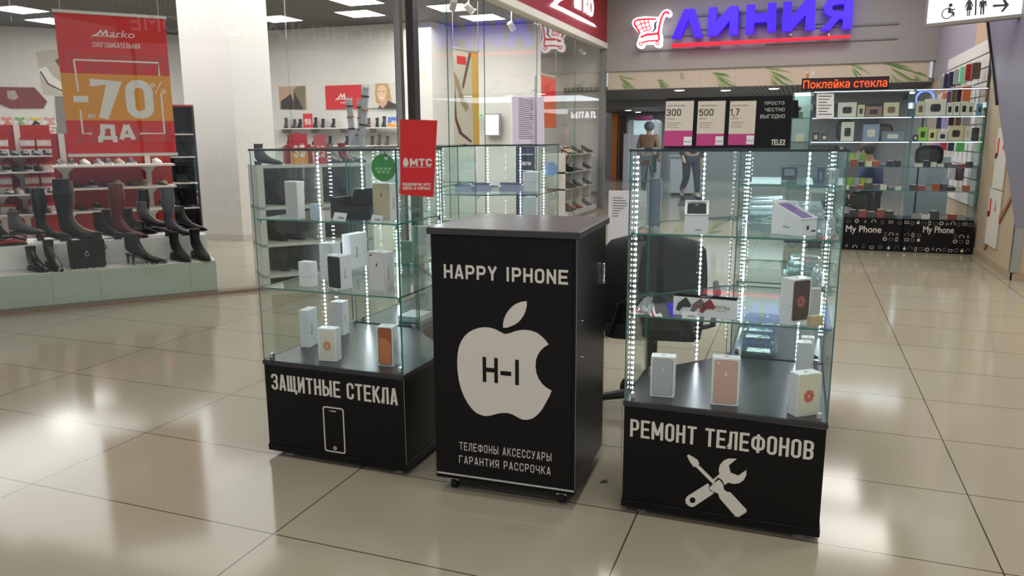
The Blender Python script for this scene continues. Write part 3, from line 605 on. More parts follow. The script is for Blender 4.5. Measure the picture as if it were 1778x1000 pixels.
b.prism(rc([(635, 624), (690, 577), (700, 578), (719, 603), (724, 634), (742, 646), (760, 648), (855, 750), (852, 764), (803, 795), (793, 792), (698, 682), (690, 655), (655, 642)]), fr_, 0, .0012); b.build('screwdriver_icon', m_decal, caseR)
b = MB(); b.prism(rc([(660, 575), (698, 543), (693, 520), (700, 490), (722, 465), (750, 453), (797, 455), (752, 492), (762, 535), (806, 552), (853, 520), (853, 548), (838, 578), (810, 596), (780, 600), (748, 592), (728, 606), (722, 596), (714, 578), (690, 562), (672, 581)]), fr_, 0, .0012)
b.prism([rc([(628, 598), (640, 606), (633, 625), (645, 642), (667, 653), (555, 728), (540, 734), (520, 728), (503, 712), (500, 690), (510, 672)]), rc(circ(542, 694, 17))], fr_, 0, .0012); b.build('wrench_icon', m_decal, caseR)
# ---------------- black counter
t = thing('counter_cabinet', 'black upright counter cabinet with a large white bitten apple emblem on its front', 'counter', (-1.018, 2.625, 0), math.radians(2.36))
u = V((math.cos(math.radians(2.36)), math.sin(math.radians(2.36)), 0)); w_ = V((-u.y, u.x, 0)); o = V((-1.304, 2.613, 0))
MB().ob(o+Z*.06, u*.572, w_*.52, Z*.985).build('cabinet_body', m_black, t, bevel=.002)
MB().ob(o+u*.004-w_*.004+Z*.085, u*.552, w_*.006, Z*.955).build('front_panel', m_blackp, t, bevel=.001)
MB().ob(o-u*.012-w_*.014+Z*1.045, u*.596, w_*.55, Z*.026).build('counter_top', mat('top_black', (52, 50, 50), .33, var=.05), t, bevel=.003)
fc = (o-w_*.0042, u, Z, -w_)
b = ribbon(MB(), fc, px2(fc, [(759.5, 819), (997, 853)]), .006, 0, .003); b.build('kick_strip', mat('bright_strip', (225, 225, 228), .25, .6), t)
b = ribbon(MB(), fc, px2(fc, [(753, 396), (1002, 410)]), .002, 0, .0015); b.build('edge_strip', m_rim, t)
b = ribbon(MB(), fc, px2(fc, [(1002, 410), (998, 850)]), .002, 0, .0015); b.build('edge_strip', m_rim, t)
def cc(pts): return px2(fc, [(740+x*.52, 360+y*.52) for x, y in pts])
block_words(t, m_decal, 'HAPPY IPHONE', fc, (771, 482.5), (986.5, 469), d1=.001, w=.7, t=.175, gap=.17)
MB().prism(cc([(262,423),(248,416),(232,407),(215,402),(195,400),(178,402),(158,408),(142,417),(128,430),(117,447),(109,468),(105,492),(104,517),(105,545),(110,580),(117,607),(127,632),(140,655),(152,671),(165,684),(180,692),(195,696),(210,696),(225,692),(240,688),(255,686),(272,686),(288,691),(305,700),(320,708),(338,709),(354,705),(370,694),(387,675),(402,648),(412,630),(419,612),(403,603),(388,590),(376,573),(368,553),(365,530),(367,508),(374,490),(384,476),(396,465),(409,458),(398,443),(385,430),(370,419),(352,412),(332,409),(312,410),(295,414),(280,420)]), fc, 0, .001).build('bitten_apple_emblem', m_decal, t)
MB().prism(cc([(257,402),(257,388),(260,373),(266,358),(275,344),(287,331),(302,321),(318,315),(336,313),(336,328),(332,346),(325,362),(315,376),(303,387),(288,395),(272,401)]), fc, 0, .001).build('leaf_emblem', m_decal, t)
b = MB(); block_px(b, 'H-I', fc, (838.5, 662.5), (903.5, 625), d0=.001, d1=.0018, w=.72, t=.17, gap=.12); b.build('lettering', m_blackp, t)
block_words(t, m_decal, 'ТЕЛЕФОНЫ АКСЕССУАРЫ', fc, (798, 780.5), (957.5, 787), d1=.001, w=.62, t=.105, gap=.26)
block_words(t, m_decal, 'ГАРАНТИЯ РАССРОЧКА', fc, (797.5, 803.5), (956, 811), d1=.001, w=.62, t=.105, gap=.26)
MB().ob(o+u*.570+w_*.44+Z*.80, u*.016, w_*.008, Z*.09).build('door_handle', m_chrome, t, bevel=.004)
for a_, c_ in ((.06, .05), (.51, .05), (.06, .47), (.51, .47)):
    c0 = o+u*a_+w_*c_
    ca = MB().ob(c0-u*.02-w_*.012+Z*.035, u*.04, w_*.024, Z*.026).build('caster', m_chrome, t); MB().cyl(c0-u*.011+Z*.022, c0+u*.011+Z*.022, .0215, seg=18).build('wheel', m_rubber, ca, smooth=True)
for q in ((.572, .1, .58), (.572, .1, .72)):
    MB().cyl(o+u*q[0]+w_*q[1]+Z*q[2], o+u*(q[0]+.003)+w_*q[1]+Z*q[2], .004).build('screw', m_chrome, t)
# ---------------- boxes in the cases
m_ph = {}
def phone_box(label, bl, br, ytop, z, depth, pic=None, group=None, side=None, lid=True, name='phone_box', sh=(0, 0, 0)):
    """box whose front face stands on a shelf at height z; bl, br: its front bottom corners, ytop: its top"""
    a = onz(*bl, z)+V(sh); c = onz(*br, z)+V(sh); u = (c-a); W = u.length; u.normalize(); nv = V((u.y, -u.x, 0)); h = zat(ytop, a)-z; z += .0006; a.z = z
    t = thing(name, label, 'box', a+u*W/2-nv*depth/2, math.atan2(u.y, u.x), group)
    lh = h*.62 if lid else 0
    MB().ob(a, u*W, -nv*depth, Z*(h-lh-.0006)).build('box_base', m_box, t, bevel=.0012)
    top = MB().ob(a+Z*(h-lh), u*W, -nv*depth, Z*lh).build('box_lid', m_box, t, bevel=.0012)
    f = (a, u, Z, nv)
    if pic:
        b = MB(); kw = pic.get('inset', .012); x0, x1, y0, y1 = kw, W-kw, kw*.9, h-kw*.9
        b.prism(rrect(x0, y0, x1, y1, .009), f, 0, .0005, 0); mats = [mat(*pic['body'])]
        if 'edge' in pic: b.prism([rrect(x0-.0015, y0-.0015, x1+.0015, y1+.0015, .0105), rrect(x0+.0006, y0+.0006, x1-.0006, y1-.0006, .0085)], f, 0, .0007, 1)
        mats.append(mat(*pic.get('edge', ('box_line', (180, 178, 176), .4))))
        if 'cam' in pic: b.prism(rrect(x0+.006, y1-.013, x0+(.018 if pic['cam'] == 2 else .012), y1-.0065, .003), f, .0005, .0009, 2)
        if 'flower' in pic:
            for i in range(7): a_ = 2*math.pi*i/7; r_ = W*.13; b.prism(circ((x0+x1)/2+r_*math.cos(a_), h*.47+r_*1.15*math.sin(a_), W*.1), f, .0005, .0008+.00005*i, 2)
        if 'mark' in pic:
            mx, my = (x0+x1)/2, y0+(y1-y0)*.68; b.prism(circ(mx, my, .0048, 14, .0052), f, .0005, .0009, 2); b.prism(circ(mx+.002, my+.0075, .0022, 8, .0026), f, .0005, .0009, 2)
        if 'disc' in pic: b.prism([(max(x0+.002, min(x1-.002, px)), max(y0+.002, min(y1-.002, py))) for px, py in circ(x0+W*.1, h*.3, h*.42, 40)], f, .0005, .0008, 2)
        mats.append(mat(*pic.get('ink', ('dark_print', (40, 38, 38), .5)))); b.build('picture', mats, t)
    if side:
        b = MB(); fs_ = (a+u*W, -nv, Z, u); b.add([], [])
        put_text(b, side, (fs_[0]+Z*(h*.32)+(-nv)*(depth*.42), Z, nv, u), 0, 0, h*.3, depth*.16, 0, .0004); b.build('side_lettering', m_inkg, t)
    o_ = a+u*W/2-nv*depth*.5+Z*h
    MB().prism(rrect(-W*.09, -.004, W*.09, .004, .0035), (o_, u, -nv, Z), 0, .0004).build('hang_hole', m_inkg, top)
    return t
GR = 'phone boxes in the left corner case'; GQ = 'phone boxes in the right corner case'
phone_box('plain white phone box at back left on the left case deck', (522, 603), (537.5, 604), 539, ZB, .09, group=GR, side='iPhone')
phone_box('plain white phone box standing furthest back on the left case deck', (568, 580.5), (588, 582), 524, ZB, .06, group=GR, side='iPhone', sh=(.03, 0, 0))
phone_box('small white phone box picturing a cream phone with orange flower, left case deck', (553.6, 626.3), (585, 628.4), 570, ZB, .05, dict(body=('cream_pic', (226, 218, 204), .45), flower=1, ink=('flower_orange', (214, 150, 104), .5), inset=.008), GR)
phone_box('white phone box picturing an orange phone at the front right of the left case', (656, 634.8), (683.6, 637), 567, ZB, .055, dict(body=('orange_pic', (176, 84, 44), .4), edge=('dark_bezel', (70, 48, 44), .4), disc=1, ink=('coral_pic', (206, 122, 70), .4), inset=.007), GR, side='iPhone')
phone_box('little white phone box at the left end of the middle shelf, left case', (520, 497), (541, 499), 454.5,   .770, .045, None, GR)
phone_box('tall white box standing behind the black-phone box, middle shelf of left case', (557, 486), (580, 488), 422,   .770, .06, None, GR)
phone_box('tallest white box at the back of the middle shelf, left case', (596, 467), (611, 468.3), 407,   .770, .13, None, GR, side='iPhone')
phone_box('white phone box picturing a black phone on the middle shelf, left case', (569.4, 500.3), (594, 504), 442.5,   .770, .06, dict(body=('black_pic', (44, 42, 46), .35), cam=1, ink=('lens_black', (18, 18, 20), .3), inset=.006), GR, side='iPhone')
phone_box('white phone box picturing a silver-white phone, middle shelf of left case, front right', (640.5, 504.6), (671, 508.2), 436.5,   .770, .055, dict(body=('white_pic', (224, 218, 214), .35), edge=('pic_line', (176, 166, 160), .4), cam=2, mark=1, inset=.006), GR, side='iPhone')
phone_box('tall narrow grey box on the top shelf of the left case', (497.4, 379.5), (519, 381.4), 314.4, 1.068, .035, dict(body=('silver_pic', (196, 192, 190), .45), inset=.004), GR)
phone_box('white phone box picturing a gold phone on the top shelf of the left case', (648.6, 381.5), (678.6, 384.5), 317.4, 1.068, .05, dict(body=('gold_pic', (206, 190, 158), .4), edge=('gold_line', (190, 170, 140), .4), cam=1, mark=1, inset=.005), GR, side='iPhone')
phone_box('white phone box picturing a silver phone, deck of right case, left one', (1128.5, 688), (1170.5, 691.4), 618.5, ZB, .05, dict(body=('silver_grey_pic', (190, 188, 192), .35), edge=('silver_line', (150, 148, 150), .3), cam=1, mark=1, ink=('mark_light', (214, 214, 216), .4), inset=.009), GQ)
phone_box('white phone box picturing a rose gold phone, deck of right case, middle', (1233.4, 702.6), (1281.7, 706.5), 621, ZB, .05, dict(body=('rose_pic', (218, 172, 158), .35), edge=('rose_line', (206, 158, 146), .35), cam=2, mark=1, ink=('mark_white', (236, 226, 222), .4), inset=.009), GQ)
phone_box('cream phone box with a red flower picture turned at the right case front corner', (1382, 725), (1421.5, 719.8), 651.5, ZB, .05, dict(body=('cream_pic2', (232, 224, 198), .45), edge=('cream_line', (222, 208, 168), .4), flower=1, ink=('flower_red', (214, 108, 92), .5), inset=.007), GQ)
phone_box('plain white box right behind the red-flower phone box, right case deck', (1381, 655), (1406, 657), 595, ZB, .05, None, GQ)
phone_box('rearmost plain white box in the back right corner of the right case deck', (1389, 645), (1411, 646.5), 586, ZB, .04, None, GQ)
phone_box('film-wrapped white phone box picturing a dark phone with pink swirl, right case middle shelf', (1371.5, 561), (1405, 557), 486,   .770, .055, dict(body=('dark_pic', (84, 66, 62), .25), edge=('grey_bezel', (196, 190, 188), .3), flower=1, ink=('pink_swirl', (168, 96, 84), .35), inset=.006), GQ)
# smart-watch box
t = phone_box('long white smartwatch box with three watches pictured, right case middle shelf', (1163, 553), (1274, 563.5), 513.5,   .770, .05, None, 'boxes on the middle shelf of the right case', lid=False, name='smartwatch_box', sh=(0, .07, 0))
a = onz(1163, 553, .7706)+Y*.07; c = onz(1274, 563.5, .7706)+Y*.07; u = (c-a).normalized(); nv = V((u.y, -u.x, 0)); L_ = (c-a).length; f = (a, u, Z, nv); h = zat(513.5, a)-.7706
b = MB(); put_text(b, 'T37 Plus', f, L_*.68, h*.5, L_*.9, h*.66, 0, .0006); b.build('lettering', mat('brown_print', (120, 84, 60), .5), t)
b = MB(); put_text(b, 'smart watch', f, L_*.69, h*.38, L_*.86, h*.45, 0, .0006); b.build('lettering', mat('tan_print', (190, 130, 84), .5), t)
for x, r_, mm in ((.1, .26, 'watch_black'), (.34, .2, 'watch_brown'), (.78*.62, .24, 'watch_red')):
    b = MB(); ribbon(b, f, [(L_*(x-.03), h*.25), (L_*(x+.02), h*.55), (L_*(x+.1), h*.78), (L_*(x+.18), h*.5)], [.012, .022, .02, .012], 0, .0006); b.prism(rrect(L_*(x+.06), h*.45, L_*(x+.14), h*.8, .006), f, .0006, .001)
    b.build('watch_picture', mat(mm, {'watch_black': (44, 44, 48), 'watch_brown': (120, 100, 90), 'watch_red': (150, 40, 56)}[mm], .4), t)
def price_tag(label, bl, br, ytop, z, words=None, group='price tags', dy=0.0):
    a = onz(*bl, z+.0006)+Y*dy; c = onz(*br, z+.0006)+Y*dy; u = (c-a); W_ = u.length; u.normalize(); u.z = 0; nv = V((u.y, -u.x, 0)); h = zat(ytop, a)-z
    t = thing('price_tag', label, 'price tag', (a+c)/2-nv*.01, math.atan2(u.y, u.x), group); lean = (-nv*.35+Z).normalized()
    b = MB().ob(a, u*W_, -nv*.0008, lean*h); b.build('card', m_paper, t); MB().ob(a-nv*.001, u*W_, -nv*.03, Z*.001).build('foot', m_acryl, t)
    if words: b = MB(); put_text(b, words, (a, u, lean, nv), W_*.35, h*.25, W_*.85, h*.5, .0002, .0008); b.build('lettering', m_ink, t)
    return t
price_tag('small white price tag before the open black box, left case', (563, 385), (585, 387.5), 368, 1.068, '2990', dy=.060)
price_tag('small white price tag in front of the gold-phone box', (633, 386.5), (651.5, 389.5), 372, 1.068, '2990', dy=.045)
price_tag('white price tag reading 3490 leaning on the smartwatch box', (1179, 560), (1206, 562), 540.5, .770, '3490', dy=.068)
for lab, q, yt, z, col in (('kraft paper tag beside the film-wrapped phone box', ((1407, 568), (1429, 566)), 550, .770, (206, 182, 142)), ('little grey box behind the film-wrapped phone box', ((1409, 551), (1423, 550)), 502, .770, (196, 194, 190)), ('pale blue card standing by the open black box, left case', ((539, 381), (550, 382)), 354, 1.068, (186, 200, 220))):
    a = onz(*q[0], z+.0006); c = onz(*q[1], z+.0006); u = c-a; nv = V((u.y, -u.x, 0)).normalized(); h = zat(yt, a)-z
    o = MB().ob(a, u, -nv*.02, Z*h).build(lab.split()[1] if 0 else ('paper_tag' if 'tag' in lab else 'small_box' if 'box behind' in lab else 'blue_card'), mat('carton_%d' % col[2], col, .6), origin=(a+c)/2, bevel=.001); tag(o, lab, 'card' if 'box behind' not in lab else 'box')
# open black box with lid leaning
z = 1.0686; a = onz(560, 384, z)+Y*.10; c = onz(613, 387, z)+Y*.10; u = (c-a); L_ = u.length; u.normalize(); nv = V((u.y, -u.x, 0))
t = thing('gift_box', 'open black box with rust-brown lining on the top shelf of the left case', 'box', (a+c)/2-nv*.06, math.atan2(u.y, u.x))
m_bx = mat('black_card', (24, 22, 22), .45); D_ = .12; h = .055
b = MB(); b.ob(a, u*L_, -nv*.004, Z*h).ob(a-nv*(D_-.004), u*L_, -nv*.004, Z*h).ob(a, u*.004, -nv*D_, Z*h).ob(a+u*(L_-.004), u*.004, -nv*D_, Z*h).ob(a, u*L_, -nv*D_, Z*.003); b.build('box_base', m_bx, t)
MB().ob(a+u*.006-nv*.006+Z*.02, u*(L_-.012), -nv*(D_-.012), Z*.018).build('lining', mat('rust_lining', (104, 58, 40), .6), t)
lt = (Z*.9-nv*.44).normalized(); o_ = a-nv*(D_+.002)+Z*.022-u*.03; th = lt.cross(u).normalized()
lid = MB().ob(o_, (u+Z*.10).normalized()*(L_+.02), th*.014, lt*.10).ob(a-u*.031-nv*.004+Z*.0006, u*.026, -nv*(D_-.01), Z*.088).build('lid', m_bx, t, bevel=.001)
MB().ob(o_-th*.0012+u*.03+lt*.012, (u+Z*.10).normalized()*(L_-.02), th*.001, lt*.078).build('lid_lining', _M['rust_lining'], lid)
# green round promo tag hanging behind the front glass
c = ony(666, 291, 2.70); t = thing('round_tag', 'green round promo tag hanging inside the left case front glass', 'tag', c-Z*.055)
fg = (V((0, 2.70, 0)), X, Z, -Y); r_ = .0545
MB().prism([circ(c.x, c.z, r_, 36), circ(c.x+.014, c.z+.038, .0045, 12)], fg, 0, .002).build('disc', mat('green_print', (52, 138, 52), .5), t)
b = MB(); b.prism([circ(c.x+.014, c.z+.038, .008, 16), circ(c.x+.014, c.z+.038, .0045, 16)], fg, .002, .003); b.build('eyelet', m_chrome, t)
MB().tube([(c.x+.014, 2.697, c.z+.04), (c.x+.0142, 2.692, c.z+.055), (c.x+.0142, 2.688, 1.349)], .002, 6).build('cord', m_rubber, t)
for i, (dx, dz) in enumerate(((-.03, -.004), (-.011, -.004), (.009, -.004), (.027, -.004), (-.02, -.017), (0, -.017), (.019, -.017))): MB().prism(rrect(c.x+dx-.0065, c.z+dz-.005, c.x+dx+.0065, c.z+dz+.005, .002), fg, .002, .0026).build('icon_print', mat('pale_green', (140, 190, 130), .5), t)
# red МТС placard on the case corner
t = thing('red_placard', 'red placard with a white egg emblem fixed to the front right corner of left case', 'sign', (-1.395, 2.655, 1.18), math.radians(4))
pl = [onpl(x, y, (-1.45, 2.655, 0), (.07, -1, 0)) for x, y in ((695, 338), (752, 342), (759, 209), (694.5, 207))]
u = (pl[1]-pl[0]); u.z = 0; u.normalize(); n_ = V((u.y, -u.x, 0)); fm = (pl[0], u, Z, n_)
MB().prism([loc2(fm, p) for p in pl], fm, -.003, 0).build('board', m_red, t)
b = MB(); block_px(b, 'МТС', fm, (712, 288.5), (750, 275.5), d1=.0008, w=.8, t=.25, gap=.13); b.build('lettering', m_decal, t)
q = px2(fm, [(704.5, 281)])[0]; k = (px2(fm, [(709, 281)])[0][0]-q[0])
MB().prism([(q[0]+k*math.sin(a_)*(1-.28*math.cos(a_)), q[1]-.001+k*1.55*math.cos(a_)) for a_ in [2*math.pi*i/24 for i in range(24)]], fm, 0, .0008).build('egg_emblem', m_decal, t)
for s_, bl_, tr_, bd in (('быть лучше каждый день', (700, 291.5), (749, 289), 0), ('ПОДКЛЮЧИ МТС', (699, 321.5), (748, 318), .02), ('ЗДЕСЬ И СЕЙЧАС!', (699, 328), (747.5, 325.5), .02)):
    b = MB(); p0 = px2(fm, [bl_])[0]; p1 = px2(fm, [tr_])[0]; hh_ = .011 if bd else .006
    if bd: block(b, s_, fm, p0[0], p0[1]-.002, p1[0], p0[1]+.009, 0, .0007, w=.75, t=.24, gap=.16)
    else: put_text(b, s_, fm, p0[0], p0[1], p1[0], p0[1]+hh_, 0, .0007)
    b.build('lettering', m_decal, t)
MB().ob(pl[0]+u*.05-n_*.02+Z*.17, u*.04, n_*.017, Z*.006).build('clip', m_black, t)
# ---------------- rolled packs in an acrylic stand on top of the left case
zt = ZT+.0085
t = thing('film_tubes', 'bunch of clear tubes of rolled protective films in an acrylic stand on the left case', 'tubes', (-1.81, 2.95, zt))
MB().lathe((-1.81, 2.955, zt), [(0, 0), (.06, 0), (.058, .004), (.03, .006), (.026, .05), (.028, .05), (.032, .005), (0, .005)], 20).build('stand', m_acryl, t)
m_roll = mat('film_print', (176, 178, 182), .4, var=.4, scale=30)
for k_, (x, y, top, wd) in enumerate((((-1.835, 2.95), None, (-1.847, 2.95, zt+.215), .0165), ((-1.81, 2.975), None, (-1.806, 2.975, zt+.21), .015), ((-1.79, 2.945), None, (-1.756, 2.945, zt+.265), .0175))):
    p0 = V((x[0], x[1], zt+.008)); p1 = V(top); d = (p1-p0).normalized()
    tb = MB().cyl(p0, p1, wd, seg=18).build('tube', m_acryl, t, smooth=True); MB().cyl(p0+d*.004, p1-d*.012, wd*.72, seg=16).build('roll', m_roll, tb, smooth=True)
    for fz, mm in ((.34, 'band_dark'), (.8, 'band_dark'), (.58, 'band_rust')): q = p0+(p1-p0)*fz; MB().cyl(q, q+d*.006, wd*1.02, seg=18).build('band', mat(mm, (50, 50, 54) if 'dark' in mm else (176, 118, 70), .4), tb)
# ---------------- tariff stand on the right case
t = thing('tariff_stand', 'black tent stand with three white and magenta tariff cards on the right case', 'sign', (-.29, 3.0, zt))
yf = 2.95; q = [ony(x, y, yf) for x, y in ((1155, 256), (1370, 254.5), (1367, 170), (1147.5, 170))]
zb, zh = zt+.0005, q[3].z; x0, x1 = q[0].x-.004, q[1].x+.002
dep = .20; ym = yf+.05
b = MB().add([(x0, yf, zb), (x1, yf, zb), (x1, yf+.018, zh), (x0, yf+.018, zh), (x0, yf+.006, zb), (x1, yf+.006, zb), (x1, yf+.024, zh), (x0, yf+.024, zh)], [(0,1,2,3), (5,4,7,6), (0,3,7,4), (1,5,6,2), (3,2,6,7), (0,4,5,1)]); b.build('front_board', m_black, t)
b = MB().add([(x0, yf+dep, zb), (x1, yf+dep, zb), (x1, yf+.024, zh), (x0, yf+.024, zh), (x0, yf+dep-.006, zb), (x1, yf+dep-.006, zb), (x1, yf+.024, zh-.01), (x0, yf+.024, zh-.01)], [(1,0,3,2), (4,5,6,7), (0,4,7,3), (1,2,6,5), (3,7,6,2), (0,1,5,4)]); b.build('rear_board', mat('grey_board', (96, 92, 90), .6), t)
MB().add([(x0+.001, yf+.007, zb), (x0+.001, yf+dep-.007, zb), (x0+.001, yf+.022, zh-.012), (x0+.005, yf+.007, zb), (x0+.005, yf+dep-.007, zb), (x0+.005, yf+.022, zh-.012)], [(0, 2, 1), (3, 4, 5), (0, 1, 4, 3), (1, 2, 5, 4), (2, 0, 3, 5)]).build('side_board', _M['grey_board'], t)
vv = V((0, .018, zh-zb)).normalized(); ft = (V((x0, yf, zb)), X, vv, V((0, -vv.z, vv.y)))
m_card = mat('cream_card', (216, 204, 188), .6, var=.02); m_mag = mat('magenta_print', (190, 58, 122), .55, var=.03)
def tc(x, y): return px2(ft, [(1060+x*.14, 140+y*.14)])[0]
for nm, xa, xb, ya, yb, ym_, num, kk in (('300', 663, 1032, 250, 812, 622, (695, 437, 880, 352), 0), ('500', 1060, 1425, 250, 808, 660, (1098, 437, 1280, 352), 1), ('1,7', 1455, 1806, 250, 800, 662, (1487, 437, 1600, 345), 2)):
    a = tc(xa+1, yb); c = tc(xb+6, ya); mg = tc(xa, ym_)[1]
    cd = MB().box((0, 0, 0), (0, 0, 0)); cd = MB().prism([(a[0], a[1]), (c[0], a[1]), (c[0], c[1]), (a[0], c[1])], ft, .0005, .0018).build('tariff_card', m_card, t)
    MB().prism([(a[0], a[1]), (c[0], a[1]), (c[0], mg), (a[0], mg)], ft, .0018, .0022).build('magenta_block', m_mag, cd)
    pw = (c[0]-a[0]); MB().prism([(c[0]-pw*.3, a[1]+.003), (c[0]-.001, a[1]+.003), (c[0]-.001, a[1]+.034), (c[0]-pw*.3, a[1]+.034)], ft, .0022, .0026).build('price_sticker', m_paper, cd)
    b = MB(); put_text(b, {0: '300 руб.', 1: '500 руб.', 2: '50 руб.'}[kk], ft, c[0]-pw*.28, a[1]+.013, c[0]-.003, a[1]+.019, .0026, .003); b.build('lettering', m_ink, cd)
    p, r_ = tc(num[0], num[1]), tc(num[2], num[3]); b = MB(); block(b, nm, ft, p[0], p[1], r_[0], r_[1], .0018, .0024, w=.62, t=.14, gap=.14); b.build('lettering', m_ink, cd)
    hh_ = c[1]-a[1]
    for s_, fy, wf, hf in (({0: 'Тариф «Мой разговор»', 1: 'Тариф «Мой онлайн+»', 2: 'Тариф «Классический»'}[kk], .885, .62, .03), ('руб./мес' if kk < 2 else 'руб./мин', .595, .26, .028), ('Безлимитные звонки', .505, .5, .02), ('по всей России', .455, .38, .02), ('SMS и интернет', .405, .42, .02)):
        b = MB(); put_text(b, s_, ft, a[0]+pw*.08, a[1]+hh_*fy, a[0]+pw*(.08+wf), a[1]+hh_*(fy+hf), .0018, .0023); b.build('lettering', m_ink if fy > .55 else m_inkg, cd)
def tp(x, y): return px2(ft, [(x, y)])[0]
for s_, (xa, yb), (xb, ya) in (('ПРОСТО', (1327.5, 182), (1362, 176)), ('ЧЕСТНО', (1328, 193.5), (1362.5, 187)), ('ВЫГОДНО', (1320, 205.5), (1363, 198.5))):
    a, c = tp(xa, yb), tp(xb, ya); b = MB(); block(b, s_, ft, a[0], a[1], c[0], c[1], 0, .001, w=.7, t=.12, gap=.2); b.build('lettering', m_decal, t)
a, c = tp(1339, 252), tp(1363.5, 242); b = MB(); block(b, 'TELE2', ft, a[0], a[1], c[0], c[1], 0, .001, w=.58, t=.2, gap=.1); b.build('lettering', m_decal, t)
# ---------------- opened phone boxes on the top shelf of the right case (sloping trays)
def tray_box(label, p0, p1, depth, hA, hB, z, phone, dirn, group, dy=0.0):
    """open-topped box on footprint p0->p1 (front edge); height hA at the front (or left), hB at the far end; the phone lies on the slope"""
    a = onz(*p0, z+.0006)+Y*dy; c = onz(*p1, z+.0006)+Y*dy; u = c-a; L_ = u.length; u.normalize(); nv = V((u.y, -u.x, 0)); bk = -nv
    t = thing('open_phone_box', label, 'box', (a+c)/2+bk*depth/2, math.atan2(u.y, u.x), group)
    A, B, C_, D = a, a+u*L_, a+u*L_+bk*depth, a+bk*depth
    hs = (hA, hA, hB, hB) if dirn == 'back' else (hB, hA, hA, hB)
    P = [A, B, C_, D]; T_ = [p+Z*h for p, h in zip(P, hs)]
    MB().add(P+T_, [(0,3,2,1), (4,5,6,7), (0,1,5,4), (1,2,6,5), (2,3,7,6), (3,0,4,7)]).build('box_base', m_box, t, bevel=.001)
    o_ = T_[0]; e1 = T_[1]-T_[0]; e2 = T_[3]-T_[0]; nn = e1.cross(e2).normalized(); w1, w2 = e1.length, e2.length; f = (o_, e1.normalized(), e2.normalized(), nn)
    ins_ = .008
    MB().prism(rrect(ins_, ins_, w1-ins_, w2-ins_, .01), f, .0002, .003).build('phone', phone, t, bevel=.0008)
    b = MB()
    for q in ((0, 0, w1, .003), (0, w2-.003, w1, w2), (0, 0, .003, w2), (w1-.003, 0, w1, w2)): b.prism([(q[0], q[1]), (q[2], q[1]), (q[2], q[3]), (q[0], q[3])], f, -.001, .008)
    b.build('tray_rim', m_box, t)
    b = MB(); b.prism(rrect(w1*.42, w2*.72, w1*.58, w2*.8, .003), f, .003, .0038); b.build('camera_print', mat('lens_ring', (26, 26, 30), .3), t)
    return t, a, u, nv, L_
GT = 'opened phone boxes on the top shelf of the right case'
t, a, u, nv, L_ = tray_box('open white box with a black phone on top, top shelf of right case, left', (1184, 409), (1226, 410), .075, .062, .105, 1.068, mat('black_phone', (30, 31, 34), .6, spec=.15), 'back', GT, .05)
b = MB(); put_text(b, '22990', (a, u, Z, nv), L_*.45, .012, L_*.72, .018, 0, .0005); b.build('lettering', m_ink, t)
t, a, u, nv, L_ = tray_box('open white box with a lilac phone on its sloping tray, top shelf of right case', (1339, 405), (1390.5, 411), .085, .052, .102, 1.068, mat('lilac_phone', (112, 84, 142), .55, spec=.2), 'left', GT)
b = MB(); put_text(b, 'iPhone', (a, u, Z, nv), L_*.4, .024, L_*.62, .032, 0, .0005); b.build('lettering', m_inkg, t)
MB().ob(a+V((-.004, .095, 0)), u*.10, V((0, .012, 0)), Z*.11).build('box_lid', m_box, t, bevel=.001)
fR = (a+u*L_, -nv, Z, u); b = MB(); b.prism(circ(.035, .028, .007, 12, .009), fR, 0, .0005); b.prism([(.055, .012), (.08, .012), (.08, .018), (.055, .018)], fR, 0, .0005); b.build('side_print', m_ink, t)
# dark hanging pack at the left end of the top shelf
a = onz(1108, 392, 1.0686)+X*.04; c = onz(1126, 393, 1.0686)+X*.04; h = zat(309, a)-1.0686
t = thing('boxed_gadget', 'tall dark blue gadget pack at the left end of the right case top shelf', 'package', (a+c)/2+Y*.02); MB().ob(a, c-a, Y*.035, Z*h).build('pack', mat('pack_blue', (34, 48, 56), .4, var=.3, scale=40), t, bevel=.002)
MB().ob(a+(c-a)*.35+Z*h, (c-a)*.3, Y*.002, Z*.02).build('hang_tab', m_acryl, t)
# film wrap crumpled bags
rb = random.Random(11)
def crumple(name, label, c, s, n=9, cat='plastic bag', group=None, m=None):
    b = MB(); R_ = []
    for i in range(7):
        a_ = i/6; rr = math.sin(math.pi*(.12+.8*a_))
        R_.append([V(c)+V((s[0]*rr*math.cos(2*math.pi*k/n)*rb.uniform(.6, 1.1), s[1]*rr*math.sin(2*math.pi*k/n)*rb.uniform(.6, 1.1), s[2]*a_+(0 if i in (0,) else rb.uniform(-.01, .01)))) for k in range(n)])
    b.loft(R_); o = b.build(name, m or m_bag, origin=c); return tag(o, label, cat, group)
crumple('plastic_bag', 'crumpled clear plastic bag at the right end of the top shelf, right case', onz(1441, 409, 1.0705), (.02, .035, .075), group='clear bags in the right case')
crumple('plastic_bag', 'crumpled clear film bag at left of the middle shelf, right case', onz(1122, 545, .7725), (.03, .02, .06), group='clear bags in the right case')
crumple('plastic_bag', 'clear film bag stuffed in the back right corner of the middle shelf, right case', V((.085, 3.28, .7725)), (.03, .05, .12), group='clear bags in the right case')
